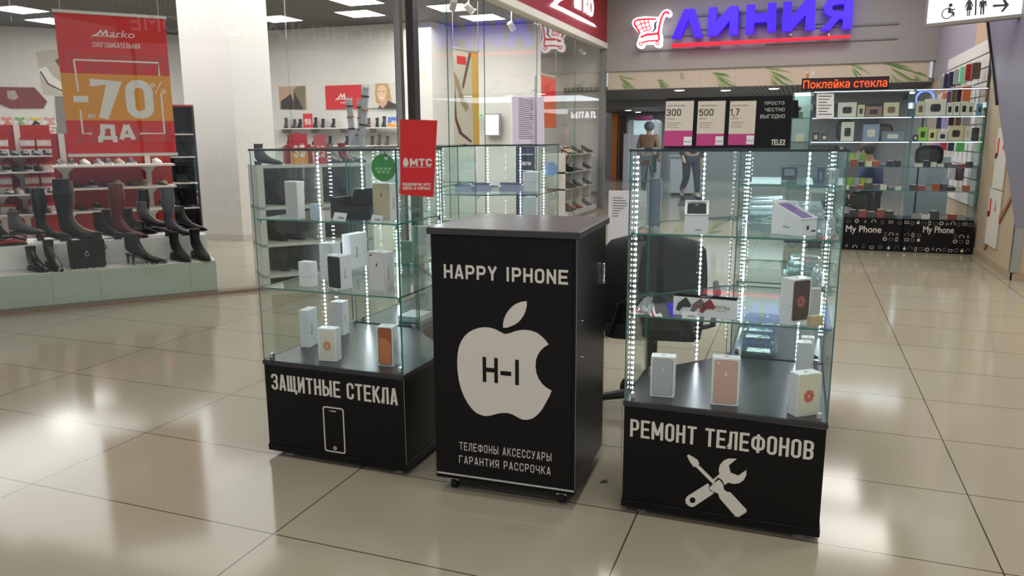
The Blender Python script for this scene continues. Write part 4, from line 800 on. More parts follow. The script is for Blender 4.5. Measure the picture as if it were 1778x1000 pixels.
# ---------------- contents of the right side case: packs of clear cases
GN = 'clear plastic packs stacked in the right side case'
def stack(x0, x1, y0, y1, z, hs, where):
    zz = z+.001
    for i, h in enumerate(hs):
        dx, dy = rb.uniform(-.008, .008), rb.uniform(-.01, .01)
        b = MB(); ox0, ox1, oy0, oy1 = x0+dx, x1+dx, y0+dy, y1+dy
        lo = rrect(ox0, oy0, ox1, oy1, .02); R_ = [[V((p[0], p[1], zz)) for p in lo], [V((p[0]+rb.uniform(-.003, .003), p[1], zz+h*.5+rb.uniform(-.003, .003))) for p in rrect(ox0-.005, oy0-.005, ox1+.005, oy1+.005, .025)], [V((p[0], p[1], zz+h+rb.uniform(-.002, .0))) for p in rrect(ox0+.006, oy0+.006, ox1-.006, oy1-.006, .02)]]
        b.loft(R_); o = b.build('plastic_pack', m_bag, origin=((ox0+ox1)/2, (oy0+oy1)/2, zz)); zz += h+.0012
        tag(o, 'clear plastic pack, %s from bottom, %s' % (ORD[i], where), 'package', GN)
stack(-.205, -.06, 3.49, 3.7, .98, (.03, .024, .03, .02, .026, .022), 'left shelf pile of right side case')
stack(-.03, .098, 3.49, 3.72, .98, (.026, .03, .022, .028, .024), 'right shelf pile of right side case')
stack(-.205, -.06, 3.48, 3.68, ZB, (.03, .034, .028, .03, .024), 'deck pile of right side case')
stack(-.03, .098, 3.5, 3.75, .78, (.03, .03, .026), 'low shelf pile of right side case')
for lab, (xa, ya, xb, yb), yy, col in (('dark picture box standing at the back of the right side case', (1355, 290, 1385, 334), 3.86, (52, 56, 74)), ('tall navy striped box in the right side case', (1416, 289, 1433, 341), 3.6, (70, 78, 106)), ('white boxed charger beside the navy box, right side case', (1437, 322, 1451, 341), 3.62, (222, 226, 228))):
    a = ony(xa, yb, yy); c = ony(xb, ya, yy); z0 = 1.2006
    t = thing('boxed_gadget', lab, 'box', ((a.x+c.x)/2, yy+.02, z0), group='gadget boxes in the right side case'); MB().box((a.x, yy, z0), (c.x, yy+.045, max(z0+.06, c.z))).build('box_body', mat('gadget_%d' % col[0], col, .4, var=.1), t, bevel=.001)
    MB().box((a.x+.012, yy-.0006, z0+.02), (c.x-.012, yy, z0+.05)).build('label_print', mat('label_%d' % col[1], tuple(min(255, v+90) if v < 120 else v-80 for v in col), .5), t)
# ---------------- left side case and far corner case contents
GM = 'boxes in the left side case'
for i, (x, y, z, w, d, h, col, lab) in enumerate(((-1.95, 3.55, 1.148, .10, .06, .15, (206, 210, 224), 'white box, nearest on the top shelf of the left side case'), (-1.93, 3.75,   .770, .09, .05, .16, (206, 206, 210), 'pale box, nearest on the middle shelf of the left side case'), (-1.92, 3.88,   .770, .09, .05, .15, (150, 148, 146), 'grey box, second on the middle shelf of the left side case'), (-1.91, 4.02,   .770, .09, .05, .17, (170, 170, 176), 'silver box, furthest on the middle shelf of the left side case'), (-1.88, 3.5,   .770, .06, .03, .11, (120, 140, 118), 'greenish camera case box at the front of the left side case middle shelf'), (-1.9, 3.6, ZB, .12, .16, .03, (224, 226, 230), 'white earphone case lying on the left side case deck'), (-1.9, 3.85, ZB, .10, .06, .15, (206, 212, 220), 'white box standing on the left side case deck'))):
    z += .0008; t = thing('gadget_box', lab, 'box', (x, y, z), .1*math.sin(i*2.3), GM); MB().box((x-w/2, y-d/2, z), (x+w/2, y+d/2, z+h*.65)).build('box_base', mat('lb_%d' % i, col, .4), t, bevel=.001); MB().box((x-w/2-.001, y-d/2-.001, z+h*.66), (x+w/2+.001, y+d/2+.001, z+h)).build('box_lid', mat('lb_%d' % i, col, .4), t, bevel=.001)
GB = 'open white boxes on the far case shelf'  # box tones run from pale lavender to bright white
for i, (xa, xb, yt, yb, col, lab) in enumerate(((790, 818, 320, 339, (200, 202, 236), 'pale lavender box, leftmost on the far case shelf'), (823, 850, 317, 339, (196, 194, 226), 'white box, second from left on the far case shelf'), (851, 866, 327, 339, (244, 244, 246), 'small bright white cube on the far case shelf'), (869, 906, 317, 338.5, (190, 186, 220), 'large white box with open flaps right of the bright cube, far case'))):
    yy = 4.47+.02*i; a = ony(xa, yb, yy); c = ony(xb, yt, yy); z0 = 1.0688; h = max(.04, c.z-z0)
    t = thing('open_box', lab, 'box', ((a.x+c.x)/2, yy+.04, z0), 0, GB); mm = mat('fb_%d' % i, col, .5)
    MB().box((a.x, yy, z0), (c.x, yy+.09, z0+h*.72)).build('box_body', mm, t); MB().add([(a.x, yy, z0+h*.72), (c.x, yy, z0+h*.72), (c.x+.006, yy-.012, z0+h), (a.x-.004, yy-.012, z0+h), (a.x, yy+.002, z0+h*.72), (c.x, yy+.002, z0+h*.72), (c.x+.006, yy-.010, z0+h), (a.x-.004, yy-.010, z0+h)], [(0,1,2,3), (5,4,7,6), (0,3,7,4), (1,5,6,2), (2,6,7,3), (0,4,5,1)]).build('flap', mm, t)
t = thing('white_carton', 'tall white carton at the right end of the far case, above the counter', 'box', (-1.56, 4.6, .7708)); a = ony(907, 400, 4.55); c = ony(931, 311, 4.55)
MB().box((a.x, 4.55, .775), (c.x, 4.66, 1.035)).build('carton_body', m_box, t, bevel=.002); MB().box((a.x-.001, 4.549, .94), (c.x+.001, 4.661, 1.036)).build('carton_lid', m_box, t, bevel=.002)
t = thing('white_carton', 'white carton on the far case shelf with its lid on', 'box', (-1.56, 4.62, 1.0688)); MB().box((a.x, 4.56, 1.0688), (c.x, 4.67, 1.19)).build('carton_body', m_box, t, bevel=.002); MB().box((a.x-.002, 4.558, 1.13), (c.x+.002, 4.672, 1.192)).build('carton_lid', m_box, t, bevel=.002)
c = ony(961, 294, 4.79); t = thing('round_sticker', 'pale blue round sticker on the far case glass', 'sticker', (c.x, 4.791, c.z)); fk = (V((0, 4.7895, 0)), X, Z, -Y)
fk = (V((0, 4.7825, 0)), X, Z, -Y); c = ony(961, 294, 4.7825); cx0 = min(c.x, -1.46-.052)
MB().prism(circ(cx0, c.z, .047, 28), fk, 0, .0008).build('disc', mat('sticker_blue', (140, 176, 226), .5), t); MB().prism([circ(cx0, c.z, .044, 28), circ(cx0, c.z, .040, 28)], fk, .0008, .0012).build('ring_print', mat('sticker_edge', (170, 198, 236), .5), t)
# white price-list board behind the counter
a = ony(1057, 331, 5.25); c = ony(1092, 331, 5.25)
t = thing('price_board', 'white standing board with a printed list between the counter and right case', 'board', ((a.x+c.x)/2, 5.26, 0))
MB().box((a.x, 5.25, .03), (c.x+.12, 5.27, a.z)).build('board', m_paper, t); MB().box((a.x-.03, 5.2, 0), (a.x+.02, 5.32, .03)).build('foot', m_alu, t); MB().box((c.x+.08, 5.2, 0), (c.x+.13, 5.32, .03)).build('foot', m_alu, t)
b = MB()
for i in range(8): b.box((a.x+.03, 5.2485, a.z-.05-.018*i), (a.x+.03+.1*(.7+.3*math.sin(i*7)), 5.2499, a.z-.045-.018*i))
tag(b.build('printed_lines', m_inkg, t), kind='stuff')
# ---------------- office chair
t = thing('office_chair', 'black mesh-back office chair between the counter and the right case', 'chair', (-.66, 3.82, 0), math.radians(8))
m_mesh = mat('chair_mesh', (20, 20, 22), .6, var=.3, scale=120); m_plast = mat('chair_plastic', (15, 15, 16), .4)
rw = math.radians(8); cu_, cw = V((math.cos(rw), math.sin(rw), 0)), V((-math.sin(rw), math.cos(rw), 0)); oc = V((-.66, 3.82, 0))
def cl(x, y, z): return oc+cu_*x+cw*y+Z*z
b = MB(); R1 = []
for i in range(15):
    a_ = i/14; zz = .42+.52*a_; hw = (.235+.022*math.sin(math.pi*a_))*(1 if a_ < .86 else math.sqrt(max(.02, 1-((a_-.86)/.15)**2))); bow = -.13-.035*math.sin(math.pi*a_)
    row = []
    for k in range(11): s_ = -1+2*k/10; row.append(cl(hw*s_, bow+.05*(s_*s_)*.9, zz))
    R1.append(row)
vs = [p for r_ in R1 for p in r_]; n11 = len(vs); vs2 = [p+cw*.018 for p in vs]; fs2 = []
for i in range(14):
    for k in range(10): q = (i*11+k, i*11+k+1, (i+1)*11+k+1, (i+1)*11+k); fs2.append(q); fs2.append(tuple(x+n11 for x in reversed(q)))
for i in range(14):
    for k, rv in ((0, 0), (10, 1)): q = (i*11+k, (i+1)*11+k, (i+1)*11+k+n11, i*11+k+n11); fs2.append(q if not rv else tuple(reversed(q)))
for k in range(10):
    for i, rv in ((0, 1), (14, 0)): q = (i*11+k, i*11+k+1, i*11+k+1+n11, i*11+k+n11); fs2.append(q if not rv else tuple(reversed(q)))
b.add(vs+vs2, fs2); b.build('backrest', m_mesh, t, smooth=True)
MB().tube([cl(-.2, -.15, .44), cl(-.16, -.16, .6), cl(0, -.175, .66), cl(.16, -.16, .6), cl(.2, -.15, .44)], .014).build('back_frame', m_plast, t, smooth=True)
MB().prism(rrect(-.235, -.16, .235, .29, .07), (oc, cu_, cw, Z), .42, .49).build('seat', mat('seat_cloth', (22, 22, 24), .8, var=.2, scale=60), t, bevel=.02)
MB().tube([cl(0, .02, .42), cl(0, -.12, .41), cl(0, -.19, .48), cl(0, -.185, .62)], .02).build('back_support', m_plast, t, smooth=True)
for s_ in (-1, 1): MB().tube([cl(.22*s_, .1, .43), cl(.30*s_, .1, .45), cl(.31*s_, .08, .62), cl(.31*s_, .18, .655), cl(.31*s_, -.08, .655)], .016).build('armrest', m_plast, t, smooth=True)
MB().cyl(cl(0, .03, .10), cl(0, .03, .42), .026).build('gas_column', m_plast, t, smooth=True)
for i in range(5):
    a_ = math.radians(72*i+200-8); e = cl(.31*math.cos(a_), .03+.31*math.sin(a_), .06); lg = MB().tube([cl(0, .03, .115), (cl(0, .03, .105)*.45+e*.55), e], [.03, .025, .017]).build('base_arm', m_plast, t, smooth=True)
    MB().cyl(e+V((-.02, 0, -.032)), e+V((.02, 0, -.032)), .0275, seg=16).build('caster', m_rubber, lg, smooth=True)
# scrap on the floor
p = onz(1048, 838); o = MB().add([p+V((-.015, -.012, .001)), p+V((.018, .004, .001)), p+V((.008, .02, .006)), p+V((-.01, .012, .003)), p+V((-.015, -.012, .002)), p+V((.018, .004, .002)), p+V((.008, .02, .008)), p+V((-.01, .012, .004))], [(0, 3, 2, 1), (4, 5, 6, 7), (0, 1, 5, 4), (1, 2, 6, 5), (2, 3, 7, 6), (3, 0, 4, 7)]).build('litter_scrap', mat('dark_scrap', (60, 56, 54), .7), origin=p)
tag(o, 'small dark scrap of litter on the floor between the counter and right case', 'litter')
# ================================================================== the shoe shop
def T3(x, y, t): return onpl(x, y, ST(0, t), SN)          # point on the vertical plane t metres inside the diagonal front
def s_of(x, t, y=300): return (T3(x, y, t)-SA).dot(SD)
AD = math.atan2(SD.y, SD.x)
# stepped window podium
m_pod = mat('podium_white', (226, 226, 222), .4, var=.01); m_podg = mat('podium_glass', (176, 190, 176), .12, var=.03, coat=.4)
Z1, Z2 = .305, .51; SR = 1.70
t = thing('display_podium', 'white two-step window podium with pale green glass front', 'podium', ST(0, .4, 0), AD)
MB().ob(ST(-4, .085, .0), SD*(SR+4), SN*.85, Z*(Z1)).build('lower_step', m_pod, t, bevel=.003); MB().ob(ST(-4, .40, Z1), SD*(SR+4-.02), SN*.535, Z*(Z2-Z1)).build('upper_step', m_pod, t, bevel=.003)
sc_ = [-4, -2.2, -1.1, s_of(67, .08), s_of(153, .08), s_of(315, .08), SR]
for a, c in zip(sc_, sc_[1:]): MB().ob(ST(a+.003, .077, .03), SD*(c-a-.006), SN*.008, Z*(Z1-.032)).build('front_pane', m_podg, t)
# shoes -------------------------------------------------------------
m_bk = mat('black_leather', (15, 14, 15), .32, var=.2); m_gy = mat('grey_leather', (70, 70, 74), .35, var=.15); m_bu = mat('burgundy_leather', (92, 24, 22), .3, var=.2); m_br = mat('brown_leather', (84, 60, 44), .4, var=.2)
m_sd = mat('black_suede', (20, 19, 20), .85, var=.25); m_so = mat('shoe_sole', (22, 20, 20), .5); m_wso = mat('white_sole', (222, 220, 214), .5); m_ol = mat('olive_leather', (92, 84, 70), .5, var=.15); m_sv = mat('silver_leather', (150, 148, 148), .28, .4, var=.15)
m_be = mat('beige_suede', (176, 152, 128), .7, var=.1); m_wh = mat('white_leather', (220, 218, 212), .4, var=.05); m_rd = mat('red_leather', (150, 34, 36), .4, var=.1); m_nv = mat('navy_leather', (40, 46, 66), .45, var=.15)
def ell(B, T_, w, n=14):
    c = ((B[0]+T_[0])/2, (B[1]+T_[1])/2); d = ((T_[0]-B[0])/2, (T_[1]-B[1])/2)
    return [V((c[0]+d[0]*math.sin(2*math.pi*k/n), w*math.cos(2*math.pi*k/n), c[1]+d[1]*math.sin(2*math.pi*k/n))) for k in range(n)]
def make_shoe(name, kind, H, lift, mu, ms, heel, label, cat='shoe', solet=.012, point=0.0):
    t = thing(name, label, cat)
    def lz(x): return lift*max(0.0, min(1.0, 1-(x-.03)/.15)) if lift else 0.0
    toe = .275+point
    if kind == 'boot': prof = [((toe, .012), (toe-.004, .02), .006), ((.25+point*.7, .012), (.245+point*.6, .04), .024), ((.21, .012), (.205, .055), .038), ((.165, .012), (.155, .072), .042), ((.12, .012), (.118, .10), .037), ((.07, .012), (.102, .128), .034), ((.03, .018), (.096, .142), .033), ((.008, .04), (.092, .15), .034), ((.002, .08), (.09, .155), .035), ((.003, .12), (.088, .16), .036)]
    else: prof = [((toe, .012), (toe-.004, .02), .006), ((.25+point*.7, .012), (.247+point*.6, .036), .026), ((.21, .012), (.208, .05), .039), ((.165, .012), (.16, .062), .042), ((.12, .012), (.12, .078 if kind == 'sneaker' else .05), .037), ((.075, .012), (.075, .078 if kind == 'sneaker' else .042), .034), ((.03, .012), (.028, .075 if kind == 'sneaker' else .055), .032), ((.006, .02), (.004, .07), .024)]
    prof = [((b[0], b[1]+lz(b[0])), (q[0], q[1]+lz(q[0])), w) for b, q, w in prof]
    if kind == 'boot':
        base = max(.16, .162+lift); n_ = 2 if H < .3 else 6
        for i in range(1, n_+1):
            f = i/n_; z = base+(H+lift*.8-base)*f; calf = (.03*math.sin(min(1, f*1.15)*math.pi*.75) if H > .3 else .002); prof.append(((.004-calf*.6, z), (.088+calf+(.004*f), z), .039+calf*.75))
    b = MB(); b.loft([ell(*p) for p in prof]); up = b.build('upper', mu, t, smooth=True)
    if kind == 'boot':
        p = prof[-1]; c = MB(); zz = p[0][1]; c.loft([[V((q.x*.9+.0046, q.y*.88, zz+.0004)) for q in ell(*p)], [V((q.x*.9+.0046, q.y*.88, zz+.0012)) for q in ell(*p)]]); c.build('lining', m_sd, up)
    else:
        ez = .079 if kind == 'sneaker' else .056
        c = MB(); c.prism(circ(.062, 0, .05, 16, .024), (V((0, 0, lift*.75)), X, Y, Z), ez-.012, ez); c.build('opening', m_sd, up)
    out = [(toe+.002, 0), (.255+point*.6, .026), (.21, .041), (.165, .044), (.12, .039), (.07, .035), (.03, .034), (.004, .022), (-.002, 0)]; out = out+[(x, -y) for x, y in reversed(out[1:-1])]
    b = MB(); n = len(out); vs = [V((x, y, lz(x)+.0006)) for x, y in out]+[V((x, y, lz(x)+solet+.0006)) for x, y in out]
    b.add(vs, [tuple(range(n-1, -1, -1)), tuple(range(n, 2*n))]+[(i, (i+1) % n, (i+1) % n+n, i+n) for i in range(n)]); b.build('sole', ms, t)
    if lift:
        b = MB()
        if heel == 'block': b.prism(rrect(.0, -.03, .062, .03, .012), FLAT, .0006, lift*.98)
        else: b.tube([(.018, 0, .0006), (.02, 0, lift*.6), (.026, 0, lift+.004)], [.006, .009, .022], 10)
        b.build('heel', ms, t)
    if kind == 'sneaker':
        b = MB()
        for i in range(4): b.box((.105+.016*i, -.018, .082-.0075*i), (.109+.016*i, .018, .086-.0075*i))
        b.build('laces', m_wso, up)
    return t
USED = set()
PR = {
 'ankle': make_shoe('ankle_boot', 'boot', .20, .05, m_bk, m_so, 'block', 'x', 'boot'), 'tall': make_shoe('tall_boot', 'boot', .45, .05, m_bk, m_so, 'block', 'x', 'boot'), 'flat': make_shoe('chelsea_boot', 'boot', .19, .02, m_bk, m_so, 'block', 'x', 'boot', .018),
 'stil': make_shoe('stiletto_boot', 'boot', .21, .085, m_bk, m_so, 'pin', 'x', 'boot', .006, .02), 'sneaker': make_shoe('sneaker', 'sneaker', 0, 0, m_bk, m_wso, None, 'x', 'shoe', .022), 'pump': make_shoe('court_shoe', 'pump', 0, .07, m_bk, m_so, 'pin', 'x', 'shoe', .005, .01), 'loafer': make_shoe('loafer', 'pump', 0, 0, m_bk, m_so, None, 'x', 'shoe', .014)}
def shoe(kind, loc, rz, label, m=None, group=None, sc=1.0):
    o = place(PR[kind], USED, loc, rz, sc, label, group)
    if m is not None: recolor(o, 'upper', m)
    return o
GP = 'boots on the window podium'
def pod(kind, px, t_, z, rz, label, m=None, sc=1.0): return shoe(kind, ST(s_of(px, t_, 400), t_, z+.0008), AD+rz, label, m, GP, sc)
TV = -math.pi/2      # toe towards the glass
pod('tall', -20, .74, Z2, .05, 'tall black boot cut off by the left edge, upper podium step', m_bk)
pod('tall', 62, .74, Z2, 0, 'tall black boot just left of the tallest suede boot, upper podium step', m_bk, .95)
pod('tall', 103, .60, Z2, -.3, 'tallest black suede boot, right above the black bag', m_sd, 1.12)
pod('tall', 110, .87, Z2, 0, 'dark brown tall boot standing behind the tallest black boot', m_br, 1.05)
pod('ankle', 163, .60, Z2, 0, 'black suede ankle boot between the tallest boot and the burgundy boot', m_sd)
pod('ankle', 178, .87, Z2, 0, 'black ankle boot at the back, seen left of the burgundy boot', m_bk)
pod('tall', 197, .47, Z2, -.1, 'tall burgundy leather boot in the middle of the upper step', m_bu, 1.02)
pod('ankle', 214, .74, Z2, 0, 'black suede ankle boot right behind the burgundy boot', m_sd, 1.05)
pod('tall', 246, .87, Z2, 0, 'short-shafted black boot behind the grey boot on its clear stand', m_bk, .85)
pod('tall', 286, .47, Z2, -.1, 'tall dark grey boot near the right end of the upper step', m_gy, .92)
pod('ankle', 305, .73, Z2, 0, 'glossy black ankle boot at the right end of the upper step', m_bk, 1.05)
pod('loafer', -22, .47, Z2, 0, 'dark red patent shoe at the left edge of the upper step', m_rd)
pod('flat', 44, .345, Z1, TV+.5, 'black ankle boot on lower step facing the glass, leftmost', m_bk)
pod('ankle', 77, .345, Z1, TV+.35, 'black buckled ankle boot on lower step, second from the left', m_bk, 1.05)
pod('stil', 222, .17, Z1, -.1, 'pointed black stiletto ankle boot lying nearest the glass on lower step', m_bk)
pod('stil', 213, .27, Z1, .12, 'pointed black stiletto ankle boot, rear one of the pair', m_bk)
pod('ankle', 296, .345, Z1, TV+.4, 'black suede ankle boot on lower step, second from the right end', m_sd, 1.08)
pod('ankle', 333, .345, Z1, TV+.3, 'black suede ankle boot on lower step, rightmost', m_sd, 1.15)
def acryl_stand(px, t_, z, w, h, label):
    o = ST(s_of(px, t_, 400)-w/2, t_, z+.0005); b = MB(); b.ob(o, SD*.004, SN*.11, Z*h).ob(o+SD*(w-.004), SD*.004, SN*.11, Z*h).ob(o+Z*h, SD*w, SN*.11, Z*.004)
    tag(b.build('acrylic_stand', m_acryl, origin=o+SD*w/2), label, 'stand', 'clear stands on the podium'); return o+SD*w*.15+SN*.055+Z*(h+.0045)
p = acryl_stand(258, .55, Z2, .24, .075, 'clear acrylic riser holding the grey ankle boot, right half of podium'); shoe('ankle', p, AD-.2, 'grey leather ankle boot standing on the right clear riser', m_gy, GP)
p = acryl_stand(30, .55, Z2, .24, .07, 'clear acrylic riser holding the grey boots at the left'); shoe('flat', p+SD*.02, AD-.2, 'grey patent-topped ankle boot on the left clear riser, front', m_gy, GP)
# laces on the dark tall boot
# handbag
p = ST(s_of(151, .22, 440), .22, Z1+.001); t = thing('handbag', 'black square flap handbag with ring clasp on the lower podium step', 'bag', p, AD)
fb_ = (p-SN*.045, SD, Z, -SN); MB().prism(rrect(-.14, 0, .14, .235, .025), (p, SD, Z, -SN), -.045, .045).build('bag_body', m_bk, t, bevel=.006); MB().prism(rrect(-.143, .09, .143, .25, .02), (p, SD, Z, -SN), .046, .052).build('flap', m_sd, t, bevel=.002)
b = MB(); c0 = p-SN*.056+Z*.125; b.tube([c0+SD*.016*math.cos(a_)+Z*.016*math.sin(a_) for a_ in [2*math.pi*i/18 for i in range(18)]], .003, 8, closed=True); b.ball(c0+Z*.024, .008, seg=8); b.build('clasp', m_chrome, t, smooth=True)
MB().tube([p+SD*.13+Z*.17, p+SD*.15+Z*.19, p+SD*.155+Z*.16, p+SD*.135+Z*.145], .005, 8).build('strap_ring', m_bk, t)
MB().tube([p-SD*.12+Z*.24+SN*.02, p-SD*.1+Z*.262+SN*.03, p+Z*.265+SN*.035, p+SD*.11+Z*.262+SN*.03, p+SD*.13+Z*.22+SN*.02], .007, 8).build('strap', m_bk, t, smooth=True)
# lettering on the shop glass above the podium
fgl = (ST(0, -.0052), SD, Z, -SN)
t = thing('glass_lettering', 'pale cut letters across the glass in front of the lower podium step', 'lettering', ST(s_of(200, 0, 465), -.006, .2))
a = px2(fgl, [(125, 475), (283, 455)]); zc_ = (a[0][1]+a[1][1])/2; wl_ = a[1][0]-a[0][0]
for wd_, f0_, f1_ in (('MARKO', 0, .41), ('HOLDING', .44, 1)): b = MB(); put_text(b, wd_, fgl, a[0][0]+wl_*f0_, zc_-.02, a[0][0]+wl_*f1_, zc_+.02, 0, .0008, space=1.25); b.build('letters', mat('frosted_letters', (176, 180, 174), .6), t)
a = px2(fgl, [(108, 470)])[0]; b = MB(); b.prism([circ(a[0], (a[1]), .028, 24), circ(a[0], a[1], .021, 24)], fgl, 0, .0008); b.build('ring_mark', mat('frosted_letters', (176, 180, 174), .6), t)
# hanging sale banner
tb = .25; fB = (ST(0, tb), SD, Z, -SN); q = px2(fB, [(92, 20), (286, 33), (307, 267), (121, 268)])
x0 = (q[0][0]+q[3][0])/2; x1 = (q[1][0]+q[2][0])/2; zt_, zb_ = q[0][1], q[3][1]; bw, bh = x1-x0, zt_-zb_
t = thing('sale_banner', 'red and orange -70% sale banner hanging behind the shop glass', 'banner', ST((x0+x1)/2, tb, zb_), AD)
cl_ = MB().prism([(x0, zb_), (x1, zb_), (x1, zt_), (x0, zt_)], fB, -.002, 0).build('fabric', mat('banner_red', (216, 38, 36), .55, var=.03), t)
MB().prism([(x0-.01, zt_-.005), (x1+.01, zt_-.005), (x1+.01, zt_+.02), (x0-.01, zt_+.02)], fB, -.012, .01).build('top_rail', m_white, t); MB().prism([(x0-.01, zb_-.022), (x1+.01, zb_-.022), (x1+.01, zb_+.004), (x0-.01, zb_+.004)], fB, -.012, .01).build('bottom_rail', m_white, t)
for x in (x0+.05, x1-.05): MB().cyl(ST(x, tb, zt_+.02), ST(x, tb, 3.4), .0025, seg=6).build('wire', m_alu, t)
def bx(u_, v_): return (x0+bw*u_, zt_-bh*v_)       # banner fractions from top left
def brect(u0, v0, u1, v1, m, d1=.0008, nm='print'): a, c = bx(u0, v1), bx(u1, v0); return MB().prism([a, (c[0], a[1]), c, (a[0], c[1])], fB, 0, d1).build(nm, m, cl_)
m_bw = mat('banner_white', (232, 226, 222), .5, var=.01); m_gh = mat('banner_ghost', (196, 66, 58), .55)
brect(0, .42, 1, .755, m_orange, .0004, 'orange_band')
def btxt(s_, u0, v0, u1, v1, m, w=.6, t=.16, gap=.14, d1=.0009, nm='lettering'): a, c = bx(u0, v1), bx(u1, v0); b = MB(); block(b, s_, fB, a[0], a[1], c[0], c[1], 0, d1, w=w, t=t, gap=gap); return b.build(nm, m, cl_)
btxt('РАСПРО', .06, .275, 1.0, .415, m_gh, .72, .2, .14, .0005); btxt('ДАЖА', .06, .80, .99, .915, m_gh, .72, .2, .2, .0004)
btxt('СНОГСШИБАТЕЛЬНАЯ', .31, .195, .74, .23, m_bw, .55, .13, .2)
a, c = bx(.47, .155), bx(.70, .105); b = MB(); put_text(b, 'arko', fB, a[0], a[1], c[0], c[1], 0, .0009, shear=.2); b.build('lettering', m_bw, cl_)
def mlogo(fr, fx_, w, d1, par, m, nm='logo_swoosh'):
    b = MB(); b.prism([fx_(*p) for p in ((0, 1), (.24, .78), (.36, .55), (.52, .12), (.60, .62), (.82, .1), (.88, .95), (.78, .95), (.74, .5), (.58, .95), (.50, .5), (.38, .78), (.30, .92))], fr, 0, d1); b.prism([fx_(*p) for p in ((0, 1.0), (.35, .92), (1.5, .98), (1.5, 1.05), (.4, 1.03), (.0, 1.12))], fr, 0, d1+.0001); return b.build(nm, m, par)
mlogo(fB, lambda u_, v_: bx(.31+.17*u_, .095+.055*v_), 1, .0009, cl_, m_bw)
for q_ in (((.13, .325), (.90, .325), (.90, .42)), ((.13, .325), (.14, .55)), ((.90, .545), (.90, .85), (.66, .85)), ((.14, .68), (.14, .85), (.22, .85))):
    b = MB(); ribbon(b, fB, [bx(*p) for p in q_], .014, 0, .0009); b.build('frame_line', m_bw, cl_)
btxt('70', .25, .455, .82, .74, m_bw, .62, .2, .13); brect(.09, .58, .22, .625, m_bw, .0009, 'minus_bar'); btxt('ДО', .20, .71, .265, .735, m_bw, .6, .16, .2)
btxt('ДА', .27, .785, .62, .895, m_bw, .85, .24, .1)
b = MB(); c = bx(.83, .49); d = bx(.93, .535); r_ = .018
for c_ in (c, d): b.prism([circ(c_[0], c_[1], r_), circ(c_[0], c_[1], r_*.5)], fB, 0, .0009)
ribbon(b, fB, [bx(.84, .555), bx(.91, .465)], .007, 0, .001); b.build('percent_sign', m_bw, cl_)
# ---------------- racks behind the podium
m_rackw = mat('rack_white', (218, 214, 208), .45, var=.02); m_rackr = mat('rack_red', (168, 40, 38), .55, var=.05); m_boxr = mat('shoebox_white', (222, 214, 208), .6, var=.03); m_boxl = mat('shoebox_red', (186, 40, 44), .55)
def rack(label, s0, s1, t0, t1, zs, ups, back, loc_t):
    t = thing('shoe_rack', label, 'rack', ST((s0+s1)/2, (t0+t1)/2, 0), AD, 'shoe racks in the shop')
    top = max(zs)+.35
    if back: MB().ob(ST(s0, t1, .12), SD*(s1-s0), SN*.02, Z*(top-.12)).build('back_panel', back, t)
    for s_ in ups: MB().ob(ST(s_-.03, t1-.03, 0), SD*.06, SN*.03, Z*top).build('upright', m_rackw, t)
    for z in zs:
        sh = MB().ob(ST(s0, t0, z-.02), SD*(s1-s0), SN*(t1-t0-.03), Z*.02).build('shelf', m_rackw, t)
        for s_ in ups: MB().prism([(s_-.10, z-.02), (s_+.10, z-.02), (s_+.03, z-.10), (s_-.03, z-.10)], (ST(0, t1-.032), SD, Z, -SN), 0, .02).build('bracket', m_rackw, sh)
    MB().ob(ST(s0, t0+.02, 0), SD*(s1-s0), SN*(t1-t0-.02), Z*.1).build('plinth', m_rackw, t)
    return t
def zpx(px, py, t_): return T3(px, py, t_).z
tA = 3.1
zA = [zpx(40, y, tA) for y in (270, 298, 337, 372)]; zBk = [zpx(180, y, 2.4) for y in (287, 326, 366)]
sA0, sA1 = s_of(-60, tA), s_of(92, tA); sB0, sB1 = s_of(92, 2.4), s_of(305, 2.4)
rack('white shelf rack with red and white shoe boxes at far left behind the podium', sA0, sA1, tA, tA+.5, zA, [s_of(-10, tA), s_of(33, tA)], m_rackr, tA)
rack('white shelf rack with red back panel behind the burgundy boot', sB0, sB1, 2.4, 2.85, zBk, [s_of(112, 2.4), s_of(263, 2.4)], m_rackr, 2.4)
k = 0
for ci, px in enumerate((6, 54, 82)):
    s_ = s_of(px, tA+.25)
    for gi, (za, n) in enumerate(((zA[1], 1), (zA[2], 2), (zA[3], 1), (zA[0], 2))):
        for r_ in range(n):
            k += 1; o = ST(s_-.07, tA+.262, za+.0008+.103*r_); t = thing('shoe_box', 'red and white shoe box, %s column, %s shelf, %s in its stack' % (ORD[ci], ['second', 'third', 'bottom', 'top'][gi], ['lowest', 'upper'][r_]), 'box', o+SD*.07+SN*.12, AD, 'shoe boxes on the far left rack')
            MB().ob(o, SD*.14, SN*.18, Z*.07).build('box_base', m_boxr, t); MB().ob(o+Z*.0705-SD*.002-SN*.002, SD*.144, SN*.184, Z*.03).build('box_lid', m_boxl, t); MB().ob(o+SD*.04-SN*.001+Z*.02, SD*.06, SN*.001, Z*.03).build('size_label', m_paper, t)
def row(kinds, pxs, t_, z, sdir, where, group, mats, lab):
    hb = .13 if t_ > 3 else .29
    for i, px in enumerate(pxs):
        kk = kinds[i % len(kinds)]; mm = mats[i % len(mats)]; nm = mm.name.replace('_leather', '').replace('_suede', ' suede')
        shoe(kk, ST(s_of(px, t_), t_+hb, z+.0008), AD-1.2+sdir[i % len(sdir)]*.3, '%s %s, %s from left %s' % (nm, {'sneaker': 'sneaker', 'loafer': 'low shoe', 'pump': 'court shoe', 'ankle': 'ankle boot', 'flat': 'ankle boot', 'tall': 'tall boot'}[kk], ORD[i], where), mm, group, .84)
G1 = 'shoes on the racks behind the podium'
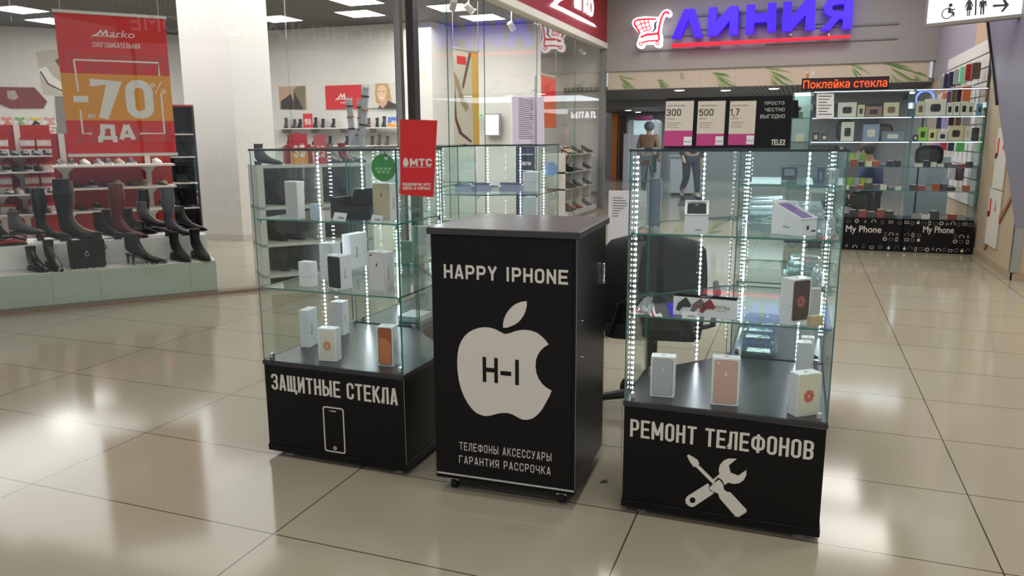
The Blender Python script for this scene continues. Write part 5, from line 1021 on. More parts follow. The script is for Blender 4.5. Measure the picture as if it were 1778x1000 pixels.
row(['loafer'], [4, 23, 42, 61, 80], tA+.1, zA[0], [-.3, -.2, -.35], 'on the top shelf of the far left rack', G1, [m_bk, m_nv, m_bk, m_gy], '')
row(['sneaker', 'loafer'], [6, 24, 44, 62], tA+.1, zA[1], [-.2, -.3], 'on the second shelf of the far left rack', G1, [m_bk, m_nv], '')
row(['loafer', 'sneaker'], [6, 24, 43, 62, 81], tA+.1, zA[2], [-.2, -.3], 'on the third shelf of the far left rack', G1, [m_wh, m_wh, m_bk], '')
row(['loafer'], [8, 30, 50, 68], tA+.1, zA[3], [-.2, -.3], 'on the bottom shelf of the far left rack', G1, [m_be, m_br], '')
row(['sneaker'], [100, 122, 143, 168, 186, 204, 226, 272], 2.5, zBk[0], [-.2, -.35, -.1], 'on the top shelf of red-backed rack', G1, [m_br, m_bk, m_wh, m_sv, m_gy, m_be, m_gy, m_wh], '')
row(['sneaker', 'loafer'], [98, 128, 152, 176, 200, 226, 246, 278], 2.5, zBk[1], [-.2, -.3], 'on the middle shelf of red-backed rack', G1, [m_bk, m_nv, m_bk, m_gy, m_wh, m_ol, m_be, m_be], '')
row(['sneaker', 'loafer'], [102, 130, 158, 240, 276], 2.5, zBk[2], [-.2, -.3], 'on the bottom shelf of red-backed rack', G1, [m_wh, m_br, m_bk], '')
# dark column rack beside the white pillar
sC = s_of(268, 3.05); t = thing('boot_rack', 'dark tall rack of black boots just left of the white pillar', 'rack', ST(sC+.2, 3.3, 0), AD, 'shoe racks in the shop')
zC = [zpx(320, y, 3.05) for y in (232, 272, 318, 362)]
MB().ob(ST(sC, 3.63, 0), SD*.5, SN*.03, Z*1.8).build('back_panel', mat('dark_back', (60, 54, 54), .6), t); MB().ob(ST(sC-.02, 3.15, 0), SD*.02, SN*.5, Z*1.8).build('side_panel', _M['dark_back'], t); MB().ob(ST(sC+.5, 3.15, 0), SD*.02, SN*.5, Z*1.8).build('side_panel', _M['dark_back'], t); MB().ob(ST(sC-.02, 3.15, 1.8), SD*.54, SN*.5, Z*.02).build('top_panel', m_rackr, t)
for z in zC: MB().ob(ST(sC, 3.17, z-.015), SD*.5, SN*.46, Z*.015).build('shelf', m_rackw, t)
for i, z in enumerate(zC):
    for j in range(2): shoe('flat', ST(sC+.08+.22*j, 3.45, z+.001), AD-1.2, 'black boot on the dark rack by the pillar, %s shelf, %s' % (['top', 'second', 'third', 'bottom'][i], ['left', 'right'][j]), m_bk, 'boots on the dark rack', .95)
# left wall posters and sandal cards
LW0, LW1 = V((-15.2, 8.46, 0)), V((-11.45, 12.56, 0)); LU = (LW1-LW0).normalized(); LN = V((LU.y, -LU.x, 0)); fW = (LW0+LN*.002, LU, Z, LN)
def wquad(name, label, cat, pts, fr, m, d=.006, group=None): return tag(MB().prism(px2(fr, pts), fr, 0, d).build(name, m, origin=onpl(*pts[0], fr[0], fr[3])), label, cat, group)
c_ = onpl(90, 130, fW[0], fW[3]); t = thing('wall_poster', 'beige poster of a white shoe on the left wall beside the banner', 'poster', c_, 0, 'wall posters')
MB().prism(px2(fW, [(62, 90), (115, 84), (115, 166), (75, 164)]), fW, 0, .006).build('sheet', mat('poster_beige', (190, 182, 168), .5, var=.08), t)
b = MB(); ribbon(b, fW, px2(fW, [(72, 118), (86, 138), (112, 156)]), .16, .006, .008); b.build('shoe_picture', m_bw, t); b = MB(); ribbon(b, fW, px2(fW, [(70, 124), (84, 146), (112, 160)]), .03, .008, .009); ribbon(b, fW, px2(fW, [(100, 102), (108, 112), (114, 118)]), .12, .006, .008); b.build('dark_picture', m_br, t)
t = thing('wall_poster', 'dark red angled brand panel high on the left wall', 'poster', onpl(40, 170, fW[0], fW[3]), 0, 'wall posters')
MB().prism(px2(fW, [(-20, 151), (60, 152), (82, 176), (75, 188), (18, 188), (-20, 172)]), fW, 0, .03).build('sheet', mat('panel_redbrown', (122, 50, 44), .5, var=.25, scale=3), t)
b = MB(); b.prism(px2(fW, [(12, 158), (26, 157), (33, 170), (24, 174), (14, 171)]), fW, .03, .034); b.build('badge_print', mat('badge_grey', (170, 160, 156), .5), t)
wquad('wall_panel', 'plain grey panel on the left wall beside the hanging banner', 'panel', [(95, 167), (118, 168), (118, 246), (100, 246)], fW, mat('panel_grey', (128, 124, 122), .6), .02)
m_cardw = mat('card_white', (226, 222, 216), .55, var=.02); i = 0
for ci, (xa, xb, cc_) in enumerate(((2, 21, (214, 130, 120)), (25, 44, (130, 170, 110)), (51, 70, (216, 188, 80)), (75, 97, (214, 150, 146)))):
    for ri, (ya, yb) in enumerate(((202, 221), (223, 242), (244, 261))):
        p = px2(fW, [(xa, yb), (xb, ya)]); c_ = onpl(xa, yb, fW[0], fW[3])
        t = thing('slipper_card', '%s card of sandals on the left wall, %s row from the top' % (['salmon', 'green', 'yellow', 'pink'][ci], ORD[ri]), 'display card', c_, 0, 'sandal cards on the left wall')
        w_ = p[1][0]-p[0][0]; h_ = p[1][1]-p[0][1]; mc = mat('card_%d' % ci, cc_, .5)
        MB().prism([p[0], (p[1][0], p[0][1]), p[1], (p[0][0], p[1][1])], fW, 0, .03).build('card', m_cardw, t); b = MB(); ribbon(b, fW, [(p[0][0]+w_*.15, p[0][1]+h_*.85), (p[0][0]+w_*.55, p[0][1]+h_*.7), (p[0][0]+w_*.9, p[0][1]+h_*.85)], .05, .03, .045)
        b.build('sandal_strap', mc, t); b = MB(); ribbon(b, fW, [(p[0][0]+w_*.3, p[0][1]+h_*.1), (p[0][0]+w_*.6, p[0][1]+h_*.5), (p[0][0]+w_*.85, p[0][1]+h_*.25)], .05, .03, .045); b.build('sandal', m_ink if ci == 2 else mc, t)
# back wall posters, shelves, boots
YB = 12.6
fY = (V((0, YB+.025, 0)), X, Z, -Y)
t = thing('wall_poster', 'coat photo poster, leftmost on the back wall beside the pillar', 'poster', ony(509, 190, YB), 0, 'wall posters')
p = px2(fY, [(487, 190), (531, 149)]); MB().prism([p[0], (p[1][0], p[0][1]), p[1], (p[0][0], p[1][1])], fY, 0, .02).build('sheet', mat('photo_skin', (196, 160, 134), .5, var=.12, scale=2), t)
MB().prism(px2(fY, [(489, 190), (489, 176), (506, 163), (511, 178), (511, 190)]), fY, .02, .023).build('coat_picture', mat('photo_dark', (56, 46, 40), .5, var=.2), t); MB().prism(px2(fY, [(513, 190), (511, 155), (518, 150), (531, 149), (531, 190)]), fY, .02, .022).build('olive_picture', mat('photo_olive', (128, 120, 88), .5, var=.3), t); MB().prism(px2(fY, [(512, 190), (511, 160), (519, 172), (528, 190)]), fY, .022, .024).build('coat_picture', _M['photo_dark'], t)
def logo_poster(label, x0_, y0_, x1_, y1_, fr, small=True):
    p = px2(fr, [(x0_, y1_), (x1_, y0_)]); w_, h_ = p[1][0]-p[0][0], p[1][1]-p[0][1]
    t = thing('logo_poster', label, 'poster', fr[0]+fr[1]*p[0][0]+fr[2]*p[0][1], 0, 'red logo posters')
    MB().prism([p[0], (p[1][0], p[0][1]), p[1], (p[0][0], p[1][1])], fr, 0, .015).build('sheet', m_red, t)
    fr2 = (fr[0]+fr[3]*.015, fr[1], fr[2], fr[3]); mlogo(fr2, lambda u_, v_: (p[0][0]+w_*(.28+.32*u_), p[0][1]+h_*(.72-.3*v_)), 1, .002, t, m_bw)
    b = MB(); put_text(b, 'marko', fr2, p[0][0]+w_*.42, p[0][1]+h_*.24, p[0][0]+w_*.62, p[0][1]+h_*.32, 0, .002); b.build('lettering', m_bw, t); return t
logo_poster('red poster with white swoosh logo in the middle of the back wall', 567, 147, 627, 190, fY)
t = thing('portrait_poster', 'poster of a smiling blonde woman in a dark leather jacket', 'poster', ony(675, 188, YB), 0, 'wall posters')
p = px2(fY, [(630, 188), (701, 143)]); MB().prism([p[0], (p[1][0], p[0][1]), p[1], (p[0][0], p[1][1])], fY, 0, .012).build('sheet', mat('poster_pale', (206, 202, 196), .55, var=.02), t)
def pp_(nm, pts, d0, d1, m): return MB().prism(px2(fY, [(470+x*.17, 130+y*.17) for x, y in pts]), fY, d0, d1).build(nm, m, t)
m_hr = mat('blonde_print', (186, 148, 96), .6, var=.15); m_sk = mat('skin_print', (222, 182, 156), .6, var=.04)
pp_('hair_picture', [(1075, 90), (1200, 86), (1222, 150), (1240, 280), (1190, 300), (1105, 298), (1080, 280), (1070, 190)], .012, .014, m_hr); pp_('neck_picture', [(1125, 240), (1185, 240), (1195, 340), (1110, 342)], .014, .0150, mat('skin_shade_print', (204, 160, 134), .6))
pp_('face_picture', [(1092, 140), (1115, 105), (1160, 105), (1185, 140), (1188, 200), (1170, 250), (1140, 278), (1112, 255), (1094, 205)], .015, .0165, m_sk); pp_('jacket_picture', [(1100, 344), (1115, 310), (1150, 342), (1190, 300), (1205, 265), (1260, 290), (1335, 315), (1345, 344)], .0165, .018, mat('jacket_print', (62, 50, 46), .5, var=.2))
for x in (1115, 1160): pp_('eye_picture', [(x-10, 170), (x, 164), (x+12, 170), (x, 175)], .0165, .0175, m_ink)
pp_('mouth_picture', [(1118, 226), (1140, 230), (1164, 224), (1154, 240), (1128, 242)], .0165, .0175, m_paper)
zs1, zs2 = ony(560, 222, YB-.15).z, ony(560, 252, YB-.15).z
XL, XR = ony(488, 240, YB).x, ony(722, 240, YB).x
for nm_, z in (('upper', zs1), ('lower', zs2)):
    t = thing('wall_shelf', '%s long white boot shelf on the back wall under the posters' % nm_, 'shelf', ((XL+XR)/2, YB-.12, z-.02), 0, 'back wall shelves'); MB().box((XL, YB-.30, z-.02), (XR, YB+.02, z)).build('board', m_rackw, t)
    for i in range(5): x = XL+.2+(XR-XL-.4)*i/4; MB().box((x-.012, YB-.22, z-.09), (x+.012, YB+.02, z-.02)).build('bracket', m_alu, t)
GBk = 'boots on the back wall shelves'
def brow(pxs, z, where, mats):
    for i, px in enumerate(pxs):
        mm = mats[i % len(mats)]; x = ony(px, 240, YB-.14).x; nm = mm.name.replace('_leather', '').replace('_suede', ' suede')
        shoe('flat' if i % 3 else 'ankle', (x-.03, YB-.06, z+.0008), -1.25 if i % 4 else -1.1, '%s ankle boot, %s from the left on the %s back wall shelf' % (nm, ORD[i], where), mm, GBk, .80)
brow([497, 512, 522, 549, 561, 580, 628, 641, 655, 668], zs1, 'upper', [m_br, m_gy, m_bk, m_bk, m_bk, m_bk, m_gy, m_br, m_bk, m_bk]); brow([500, 518, 546, 559, 572, 602, 619, 632, 645, 658, 672, 700], zs2, 'lower', [m_gy, m_bk, m_bk, m_bk, m_bk, m_nv, m_nv, m_bk, m_br, m_ol, m_ol, m_bk])
def sale_card(label, x0_, y0_, x1_, y1_, yy, txt, ct, cb, grp='sale cards', fr=None, bot=None):
    fr = fr or (V((0, yy, 0)), X, Z, -Y); p = px2(fr, [(x0_, y1_), (x1_, y0_)]); w_, h_ = p[1][0]-p[0][0], p[1][1]-p[0][1]
    if bot is not None: p[0] = (p[0][0], bot); h_ = p[1][1]-bot
    t = thing('sale_card', label, 'sale card', fr[0]+fr[1]*(p[0][0]+w_/2)+Z*p[0][1], 0, grp)
    MB().prism([p[0], (p[1][0], p[0][1]), p[1], (p[0][0], p[1][1])], fr, -.004, 0).build('card', ct, t); MB().prism([p[0], (p[1][0], p[0][1]), (p[1][0], p[0][1]+h_*.42), (p[0][0], p[0][1]+h_*.42)], fr, 0, .001).build('lower_band', cb, t)
    b = MB(); block(b, txt, fr, p[0][0]+w_*.18, p[0][1]+h_*.22, p[0][0]+w_*.82, p[0][1]+h_*.62, .001, .002, w=.62, t=.2, gap=.14); b.build('lettering', m_bw, t)
    return t
m_rs = mat('card_red', (206, 44, 52), .5); m_bs = mat('card_blue', (96, 116, 190), .5)
sale_card('small red 50 sale card on the upper back wall shelf', 527, 197, 542, 222, YB-.29, '50', m_rs, m_rs, bot=zs1+.001); sale_card('blue and orange -50 sale card at right of the upper back wall shelf', 674, 203, 691, 226, YB-.29, '-50', m_bs, m_orange, bot=zs1+.001)
# second back wall (beyond the corner) with posters and hanging banners seen past the posts
Y2 = 13.5; fY2 = (V((0, Y2-.004, 0)), X, Z, -Y)
logo_poster('red poster with white swoosh logo on the wall right of the shop posts', 756, 143, 786, 188, (V((0, 13.49, 0)), X, Z, -Y))
t = thing('wall_shelf', 'white box shelves with sneakers right of the shop posts', 'shelf', (ony(759, 250, 13.4).x, 13.35, .9), 0, 'back wall shelves')
xa, xb = ony(742, 230, 13.3).x, ony(779, 230, 13.3).x; zz = [ony(760, y, 13.3).z for y in (205, 224, 249)]
MB().box((xa, 13.44, zz[2]-.03), (xb, 13.47, zz[0])).build('back_board', m_rackw, t)
for z in zz: MB().box((xa, 13.18, z-.03), (xb, 13.44, z)).build('board', m_rackw, t)
for x in (xa, xb-.02): MB().box((x, 13.18, zz[2]), (x+.02, 13.44, zz[0]-.03)).build('side_board', m_rackw, t)
shoe('sneaker', (xa+.1, 13.28, zz[1]+.001), -.2, 'white sneaker in the upper box shelf right of the shop posts', m_wh); shoe('sneaker', (xa+.08, 13.28, zz[2]+.001), -.2, 'black sneaker in the lower box shelf right of the shop posts', m_bk)
def hang_banner(name, label, quad, yy, mats, parts, top=True):
    fr = (V((0, yy, 0)), X, Z, -Y); p = px2(fr, quad); t = thing(name, label, 'banner', fr[0]+X*p[3][0]+Z*p[3][1], 0, 'hanging banners')
    sh = MB().prism(p, fr, -.003, 0).build('fabric', mats[0], t)
    b = MB(); ribbon(b, fr, [p[0], p[1]], .03, -.012, .012); b.build('top_rail', m_alu, t)
    for q in (p[0], p[1]): MB().cyl((q[0], yy, q[1]+.012), (q[0], yy, 3.4), .004, seg=6).build('wire', m_alu, t)
    for i, (nm, pts, m, d) in enumerate(parts): MB().prism(px2(fr, pts), fr, 0, .001+d).build(nm, m, sh)
    return t, fr, sh
def b6(pts): return [(700+x*.25, y*.25) for x, y in pts]
t, fr, sh = hang_banner('hanging_banner', 'beige and mustard hanging banner with a big sandal picture', [(786.5, 82), (830.5, 90), (832, 250), (789, 250)], 10.6, [mat('banner_beige', (190, 184, 168), .6, var=.04)], [
    ('mustard_strip', b6([(472, 360), (522, 362), (530, 1000), (488, 1000)]), mat('banner_mustard', (200, 160, 66), .6), 0), ('sandal_strap', b6([(458, 362), (473, 372), (420, 620), (408, 600)]), m_br, .001),
    ('sandal_sole', b6([(352, 490), (388, 560), (420, 680), (455, 740), (440, 780), (400, 720), (380, 640), (356, 560)]), mat('sandal_tan', (150, 130, 104), .6), .001), ('sandal_sole', b6([(360, 560), (372, 820), (410, 920), (480, 980), (470, 990), (390, 930), (360, 830)]), m_br, .0015), ('logo_block', b6([(372, 385), (436, 395), (438, 452), (374, 442)]), m_red, .001)])
t, fr, sh = hang_banner('hanging_banner', 'orange-red hanging banner behind the glass door notice', [(939, 128), (965, 134), (966, 222), (942, 222)], 12.2, [mat('banner_orange', (196, 92, 52), .6, var=.08)], [('red_block', [(941, 134), (964, 139), (964, 170), (942, 168)], m_red, 0)])
# notice on the glass door, handle, closing hardware
t = thing('door_notice', 'lavender-white notice with a printed list on the glass shop door', 'notice', onx(917, 252, FX+.01))
fD = (V((FX+.006, 0, 0)), Y, Z, X); p = px2(fD, [(890, 251), (945, 251), (944, 168), (889, 168)]); MB().prism(p, fD, 0, .003).build('sheet', mat('paper_lavender', (206, 200, 222), .6, var=.02), t)
b = MB(); y0_ = min(q[0] for q in p); z1_ = max(q[1] for q in p); ww = max(q[0] for q in p)-y0_; hz = z1_-min(q[1] for q in p); rr_ = random.Random(5)
for i in range(21): b.prism([(y0_+ww*.18, z1_-hz*(.1+.038*i)), (y0_+ww*rr_.uniform(.45, .66), z1_-hz*(.1+.038*i)), (y0_+ww*.6, z1_-hz*(.112+.038*i)), (y0_+ww*.18, z1_-hz*(.112+.038*i))], fD, .003, .0036)
tag(b.build('printed_lines', m_ink, t), kind='stuff')
t = thing('door_handle_bar', 'long vertical steel pull bar on the glass shop door above the notice', 'handle', onx(929, 215, FX+.06)); q0, q1 = onx(930, 320, FX+.06), onx(928, 131, FX+.06); MB().cyl(q0, (q0.x, q0.y, q1.z), .016).build('bar', m_chrome, t, smooth=True)
for z in (q0.z+.15, q1.z-.2): MB().cyl((q0.x, q0.y, z), (FX+.005, q0.y, z), .01).build('mount', m_chrome, t)
# ceiling panels and track spots
k = 0
for pts in ([(0, 10), (34, 14), (74, 20), (20, 24)], [(48, 34), (93, 31), (130, 38), (96, 44)], [(446, 28), (480, 26), (521, 37), (480, 41)], [(578, 2), (630, -3), (660, 3), (610, 7)], [(586, 21), (636, 17), (665.6, 27), (615, 30.7)], [(747, 11.3), (789, 7.5), (826, 15), (777, 19.5)], [(797, 27), (848, 24), (873, 33), (835, 38)]):
    k += 1; c = onz(sum(p[0] for p in pts)/4, sum(p[1] for p in pts)/4, 3.39); h = .31; t = thing('ceiling_panel', 'square lit ceiling panel, %s from the left inside the shoe shop' % ORD[k-1], 'lamp', (c.x, c.y, 3.385), 0, 'lit ceiling panels')
    MB().box((c.x-h, c.y-h, 3.388), (c.x+h, c.y+h, 3.3995)).build('frame', m_white, t); MB().box((c.x-h+.02, c.y-h+.02, 3.384), (c.x+h-.02, c.y+h-.02, 3.388)).build('diffuser', m_panel, t)
for i, (px, py, lx) in enumerate(((787, 8, -.1), (814, 14, .12), (888, 45, .05), (1010, 88, .15))):
    p = onx(px, py, FX-.55) if i < 3 else onx(px, py, FX-.3)
    p.z = min(p.z, 3.2); t = thing('track_spotlight', 'white track spotlight, %s from the left behind the straight shop front' % ORD[i], 'lamp', p, 0, 'track spotlights'); d = V((lx, .12, -.14)).normalized()
    MB().cyl(p-d*.06, p+d*.07, .045, seg=18).build('lamp_body', m_white, t, smooth=True); MB().cyl(p+d*.0705, p+d*.074, .036, seg=18).build('lens', m_lampw, t); MB().cyl(p, (p.x, p.y, 3.39), .01).build('stem', m_white, t); MB().box((p.x-.03, p.y-.15, 3.375), (p.x+.03, p.y+.15, 3.3995)).build('track_piece', m_white, t)
# white open rack right behind the glass (seen through the left case)
sR0, sR1, tR0, tR1 = s_of(446, .2), s_of(648, .2)-.02, .2, .62
zR = [zat(y, ST(sR0, tR0)) for y in (287, 360, 425, 484)]; zR[3] = max(.10, zR[3])
t = thing('shoe_rack', 'white open box rack of boots right behind the glass, seen through the left case', 'rack', ST((sR0+sR1)/2, .4, 0), AD, 'shoe racks in the shop')
for s_ in (sR0, (sR0+sR1)/2, sR1-.06): MB().ob(ST(s_, tR0, 0), SD*.06, SN*(tR1-tR0), Z*(zR[0]-.03)).build('side_panel', m_rackw, t)
for z in zR: MB().ob(ST(sR0, tR0, z-.03), SD*(sR1-sR0), SN*(tR1-tR0), Z*.03).build('shelf', m_rackw, t)
MB().ob(ST(sR0, tR1, 0), SD*(sR1-sR0), SN*.015, Z*zR[0]).build('back_panel', mat('rack_backing', (120, 116, 116), .6), t)
GW = 'boots on the white rack behind the glass'; w_ = sR1-sR0
for zi, (z, items) in enumerate(((zR[0], (('flat', .0, m_gy, 0), ('flat', .59, m_sv, -1.3), ('flat', .70, m_sv, -1.3), ('flat', .81, m_rd, -1.3), ('loafer', .92, m_bk, -1.3))), (zR[1], (('ankle', .14, m_bk, -1.1), ('ankle', .30, m_gy, -1.1), ('ankle', .62, m_bk, -1.1), ('ankle', .78, m_bk, -1.1))), (zR[2], (('flat', .12, m_bk, -1.0), ('loafer', .28, m_gy, -1.0), ('flat', .62, m_bk, -1.0), ('flat', .76, m_br, -1.0))), (zR[3], (('ankle', .14, m_bk, -1.1), ('ankle', .29, m_bk, -1.1), ('ankle', .62, m_gy, -1.1), ('ankle', .78, m_bk, -1.1))))):
    for j, (kk, f, mm, ra_) in enumerate(items): shoe(kk, ST(sR0+w_*f, tR0+(.36 if ra_ else .08), z+.001), AD+ra_, '%s %s, %s on the %s level of the white rack' % (mm.name.replace('_leather', ''), 'low shoe' if kk == 'loafer' else 'boot', ORD[j], ['top', 'second', 'third', 'bottom'][zi]), mm, GW, .95)
p = ST(sR0+w_*.40, tR0+.22, zR[0]+.001); t = thing('handbag', 'red handbag with arched handle on top of the white rack', 'bag', p, AD); m_rb = mat('red_bag', (168, 44, 52), .4, var=.08)
MB().prism([(-.14, 0), (.14, 0), (.12, .19), (-.12, .19)], (p, SD, Z, -SN), -.06, .05).build('bag_body', m_rb, t, bevel=.01); MB().tube([p+SD*.09*math.cos(a_)+Z*(.185+.11*math.sin(a_)) for a_ in [math.pi*i/12 for i in range(13)]], .008, 8).build('handle', m_rb, t, smooth=True); MB().prism(rrect(-.05, .07, -.005, .15, .004), (p, SD, Z, -SN), .051, .053).build('yellow_tag', mat('yellow_tag', (226, 216, 60), .5), t)
sale_card('large orange-red 35 sale card standing on the white rack', 505, 232, 533, 285, 0, '35', m_rs, m_orange, fr=(ST(0, tR0+.08), SD, Z, -SN), bot=zR[0]+.001); sale_card('small pink 25 sale card on the white rack', 545, 234, 566, 252, 0, '25', mat('card_pink', (214, 92, 110), .5), m_rs, fr=(ST(0, tR0+.05), SD, Z, -SN), bot=zR[0]+.001)
# rack at the far end of the straight front
t = thing('shoe_rack', 'white shelf rack of court shoes at the far end of the straight shop front', 'rack', (-4.0, 13.9, 0), 0, 'shoe racks in the shop'); xr0, xr1, yr0, yr1 = -4.18, -3.82, 12.9, 14.9
zE = [onx(1000, y, -3.82).z for y in (266, 296, 324)]+[.12]
for z in zE: MB().box((xr0, yr0, z-.03), (xr1, yr1, z)).build('shelf', m_rackw, t)
for y in (yr0, yr0+.64, yr0+1.3, yr1-.03): MB().box((xr0, y, .12), (xr0+.3 if y != yr0 else xr1, y+.03, zE[0]-.03)).build('side_panel', m_rackw, t)
MB().box((xr0-.02, yr0, 0), (xr0, yr1, zE[0])).build('back_panel', m_rackw, t); MB().box((xr0, yr0, 0), (xr1+.06, yr1, .09)).build('plinth', m_rackw, t)
for zi, z in enumerate(zE):
    for j in range(4): mm = [[m_be, m_be, m_br, m_bk], [m_bk, m_bk, m_be, m_bk], [m_bk, m_gy, m_gy, m_bk], [m_gy, m_rd, m_rd, m_gy]][zi][j]; shoe('pump', (-3.98, yr0+(.27, .5, .93, 1.62)[j], z+.001), -.4, '%s court shoe, %s along the %s shelf of the far end rack' % (mm.name.replace('_leather', '').replace('_suede', ''), ORD[j], ['top', 'second', 'third', 'bottom'][zi]), mm, 'shoes on the far end rack')
# ================================================================== the accessories kiosk under the red LED sign
KY = 10.45; fK = (V((0, KY, 0)), X, Z, -Y)
def kx(px, py=300): return ony(px, py, KY).x
def kz(py, px=1560): return ony(px, py, KY).z
KX0, KX1, KX2 = kx(1440, 400)-.30, kx(1566, 400), 1.972
zs_k = [kz(380), kz(331), kz(290), kz(245), kz(202)]; KT = kz(156)
m_kled = mat('kiosk_led', (235, 242, 255), .4, emit=2.6, var=0)
def kiosk(label, xa, xb, txt):
    t = thing('kiosk_case', label, 'display case', ((xa+xb)/2, KY+.25, 0), 0, 'glass units of the accessories kiosk')
    zb0, zb1 = kz(437), zs_k[0]
    MB().box((xa, KY+.003, zb0), (xb, KY+.48, zb1)).build('base_cabinet', m_black, t)
    for x in (xa+.04, xb-.09):
        for y in (KY+.02, KY+.42): MB().box((x, y, 0), (x+.05, y+.05, zb0)).build('foot', mat('pale_foot', (200, 196, 188), .5), t)
    for (o, u, L_, nn) in ((V((xa, KY+.002, zb1)), X, xb-xa, Y), (V((xa, KY+.472, zb1)), X, xb-xa, Y)):
        if nn is Y and o.y > KY+.3: continue
        b = MB(); b.ob(o, u*L_, nn*.006, Z*(KT-zb1)); b.m = [1, 1, 0, 1, 0, 1]; b.build('glass_pane', [m_glass, m_glassE], t)
    for x in (xa, xb-.006): b = MB(); b.ob((x, KY+.009, zb1), X*.006, Y*.46, Z*(KT-zb1)); b.m = [1, 1, 1, 0, 1, 0]; b.build('glass_pane', [m_glass, m_glassE], t)
    for i, z in enumerate(zs_k[1:]):
        b = MB(); b.box((xa+.008, KY+.012, z-.008), (xb-.008, KY+.46, z)); b.m = [0, 0, 1, 1, 1, 1]; sh = b.build('glass_shelf', [m_glass, m_glassE], t)
        if i in (2, 3): tag(MB().box((xa+.01, KY+.0085, z-.016), (xb-.01, KY+.0115, z-.010)).build('led_strip', m_kled, sh), None)
    b = MB(); b.box((xa, KY, KT), (xb, KY+.48, KT+.008)); b.m = [0, 0, 1, 1, 1, 1]; tp_ = b.build('glass_top', [m_glass, m_glassD], t); MB().box((xa+.01, KY+.004, KT-.008), (xb-.01, KY+.012, KT-.001)).build('led_strip', m_kled, tp_)
    pn = MB().box((xa+.006, KY-.002, zb0+.01), (xb-.006, KY+.003, zb1-.004)).build('printed_front', m_blackp, t)
    f = (V((0, KY-.002, 0)), X, Z, -Y); w_ = xb-xa; zm = (zb0+zb1)/2
    b = MB(); text_px(b, txt, f, (1468, 406), (1531, 393), bold=.012, d1=.0012) if xa < 1 else text_px(b, txt, f, (1602, 407), (1657, 394), bold=.012, d1=.0012); b.build('lettering', m_decal, pn)
    rk = random.Random(int(xa*100)+5); k = 0; b = MB(); bb = MB()
    spots = [(xa+.035+i*(w_-.07)/11, zb1-.04-(i % 2)*.008) for i in range(12)]+[(xa+.035+i*(w_-.07)/11, zb0+.04+(i % 2)*.008) for i in range(12)]+[(xb-.05-.065*(i % 3), zm-.02+.06*(i//3-.5)) for i in range(6)]+([(xa+.05+.065*(i % 3), zm-.02+.06*(i//3-.5)) for i in range(6)] if xa > 1 else [])
    for (x, z) in spots:
        r_ = .023; a_ = rk.uniform(-.5, .5); kd = k % 5; k += 1; tgt = b if k % 2 else bb
        x = min(max(x, xa+.028), xb-.028); z = min(max(z, zb0+.03), zb1-.025)
        if kd == 0: tgt.prism([rrect(x-r_, z-r_*.7, x+r_, z+r_*.7, .004), rrect(x-r_*.8, z-r_*.5, x+r_*.8, z+r_*.5, .003)], f, 0, .0008)
        elif kd == 1: tgt.prism([circ(x, z, r_, 14), circ(x, z, r_*.65, 14)], f, 0, .0008)
        elif kd == 2: tgt.prism(circ(x, z, r_*.7, 12, r_*.75), f, 0, .0008); tgt.prism(circ(x+.004, z+r_*1.05, .004, 8, .006), f, 0, .0008)
        elif kd == 3: ribbon(tgt, f, [(x+r_*1.1*math.cos(q), z+r_*1.1*math.sin(q)-.004) for q in [math.pi*i/8 for i in range(9)]], .005, 0, .0008); tgt.prism(rrect(x-r_*1.2, z-.012, x-r_*.7, z+.002, .003), f, 0, .0008); tgt.prism(rrect(x+r_*.7, z-.012, x+r_*1.2, z+.002, .003), f, 0, .0008)
        else: tgt.prism([rrect(x-r_*.6, z-r_, x+r_*.6, z+r_, .004), rrect(x-r_*.4, z-r_*.7, x+r_*.4, z+r_*.75, .002)], f, 0, .0008)
    tag(b.build('icon_pattern', m_decal, pn), kind='stuff'); tag(bb.build('icon_pattern', m_inkg, pn), kind='stuff')
    return t
kiosk('left glass accessories case on icon-printed black base, beside the right display case', KX0, KX1, 'My Phone'); kiosk('right glass accessories case on icon-printed black base, against the beige wall', KX1+.01, KX2-.008, 'My Phone')
# third unit going left behind the tariff stand
xa, xb = kx(1372, 240), KX0-.01
t = thing('kiosk_case', 'tall glass accessories case left of the LED sign lamp glow, behind the tariff stand', 'display case', ((xa+xb)/2, KY+.25, 0), 0, 'glass units of the accessories kiosk')
t['label'] = 'leftmost glass accessories case, partly hidden behind the black tariff stand'
MB().box((xa, KY+.003, .06), (xb, KY+.48, zs_k[0])).build('base_cabinet', m_black, t)
for x in (xa+.03, xb-.08): MB().box((x, KY+.05, 0), (x+.05, KY+.43, .06)).build('foot', _M['pale_foot'], t)
for z in zs_k[1:]+[KT]: b = MB(); b.box((xa+.007, KY+.012, z-.008), (xb-.007, KY+.46, z)); b.m = [0, 0, 1, 1, 1, 1]; b.build('glass_shelf', [m_glass, m_glassE], t)
b = MB(); b.ob((xa, KY+.002, zs_k[0]), X*(xb-xa), Y*.006, Z*(KT-zs_k[0])); b.m = [1, 1, 0, 1, 0, 1]; b.build('glass_pane', [m_glass, m_glassE], t)
for x in (xa, xb-.006): b = MB(); b.ob((x, KY+.009, zs_k[0]), X*.006, Y*.46, Z*(KT-zs_k[0])); b.m = [1, 1, 1, 0, 1, 0]; b.build('glass_pane', [m_glass, m_glassE], t)
MB().box((xa+.008, KY+.461, zs_k[3]), (xb-.008, KY+.47, KT-.01)).build('back_panel', mat('teal_white', (196, 222, 222), .4), t); MB().box((xa+.02, KY+.3, KT-.03), (xb-.02, KY+.33, KT-.012)).build('lamp_tube', mat('tube_lamp', (220, 250, 248), .4, emit=8, var=0), t)
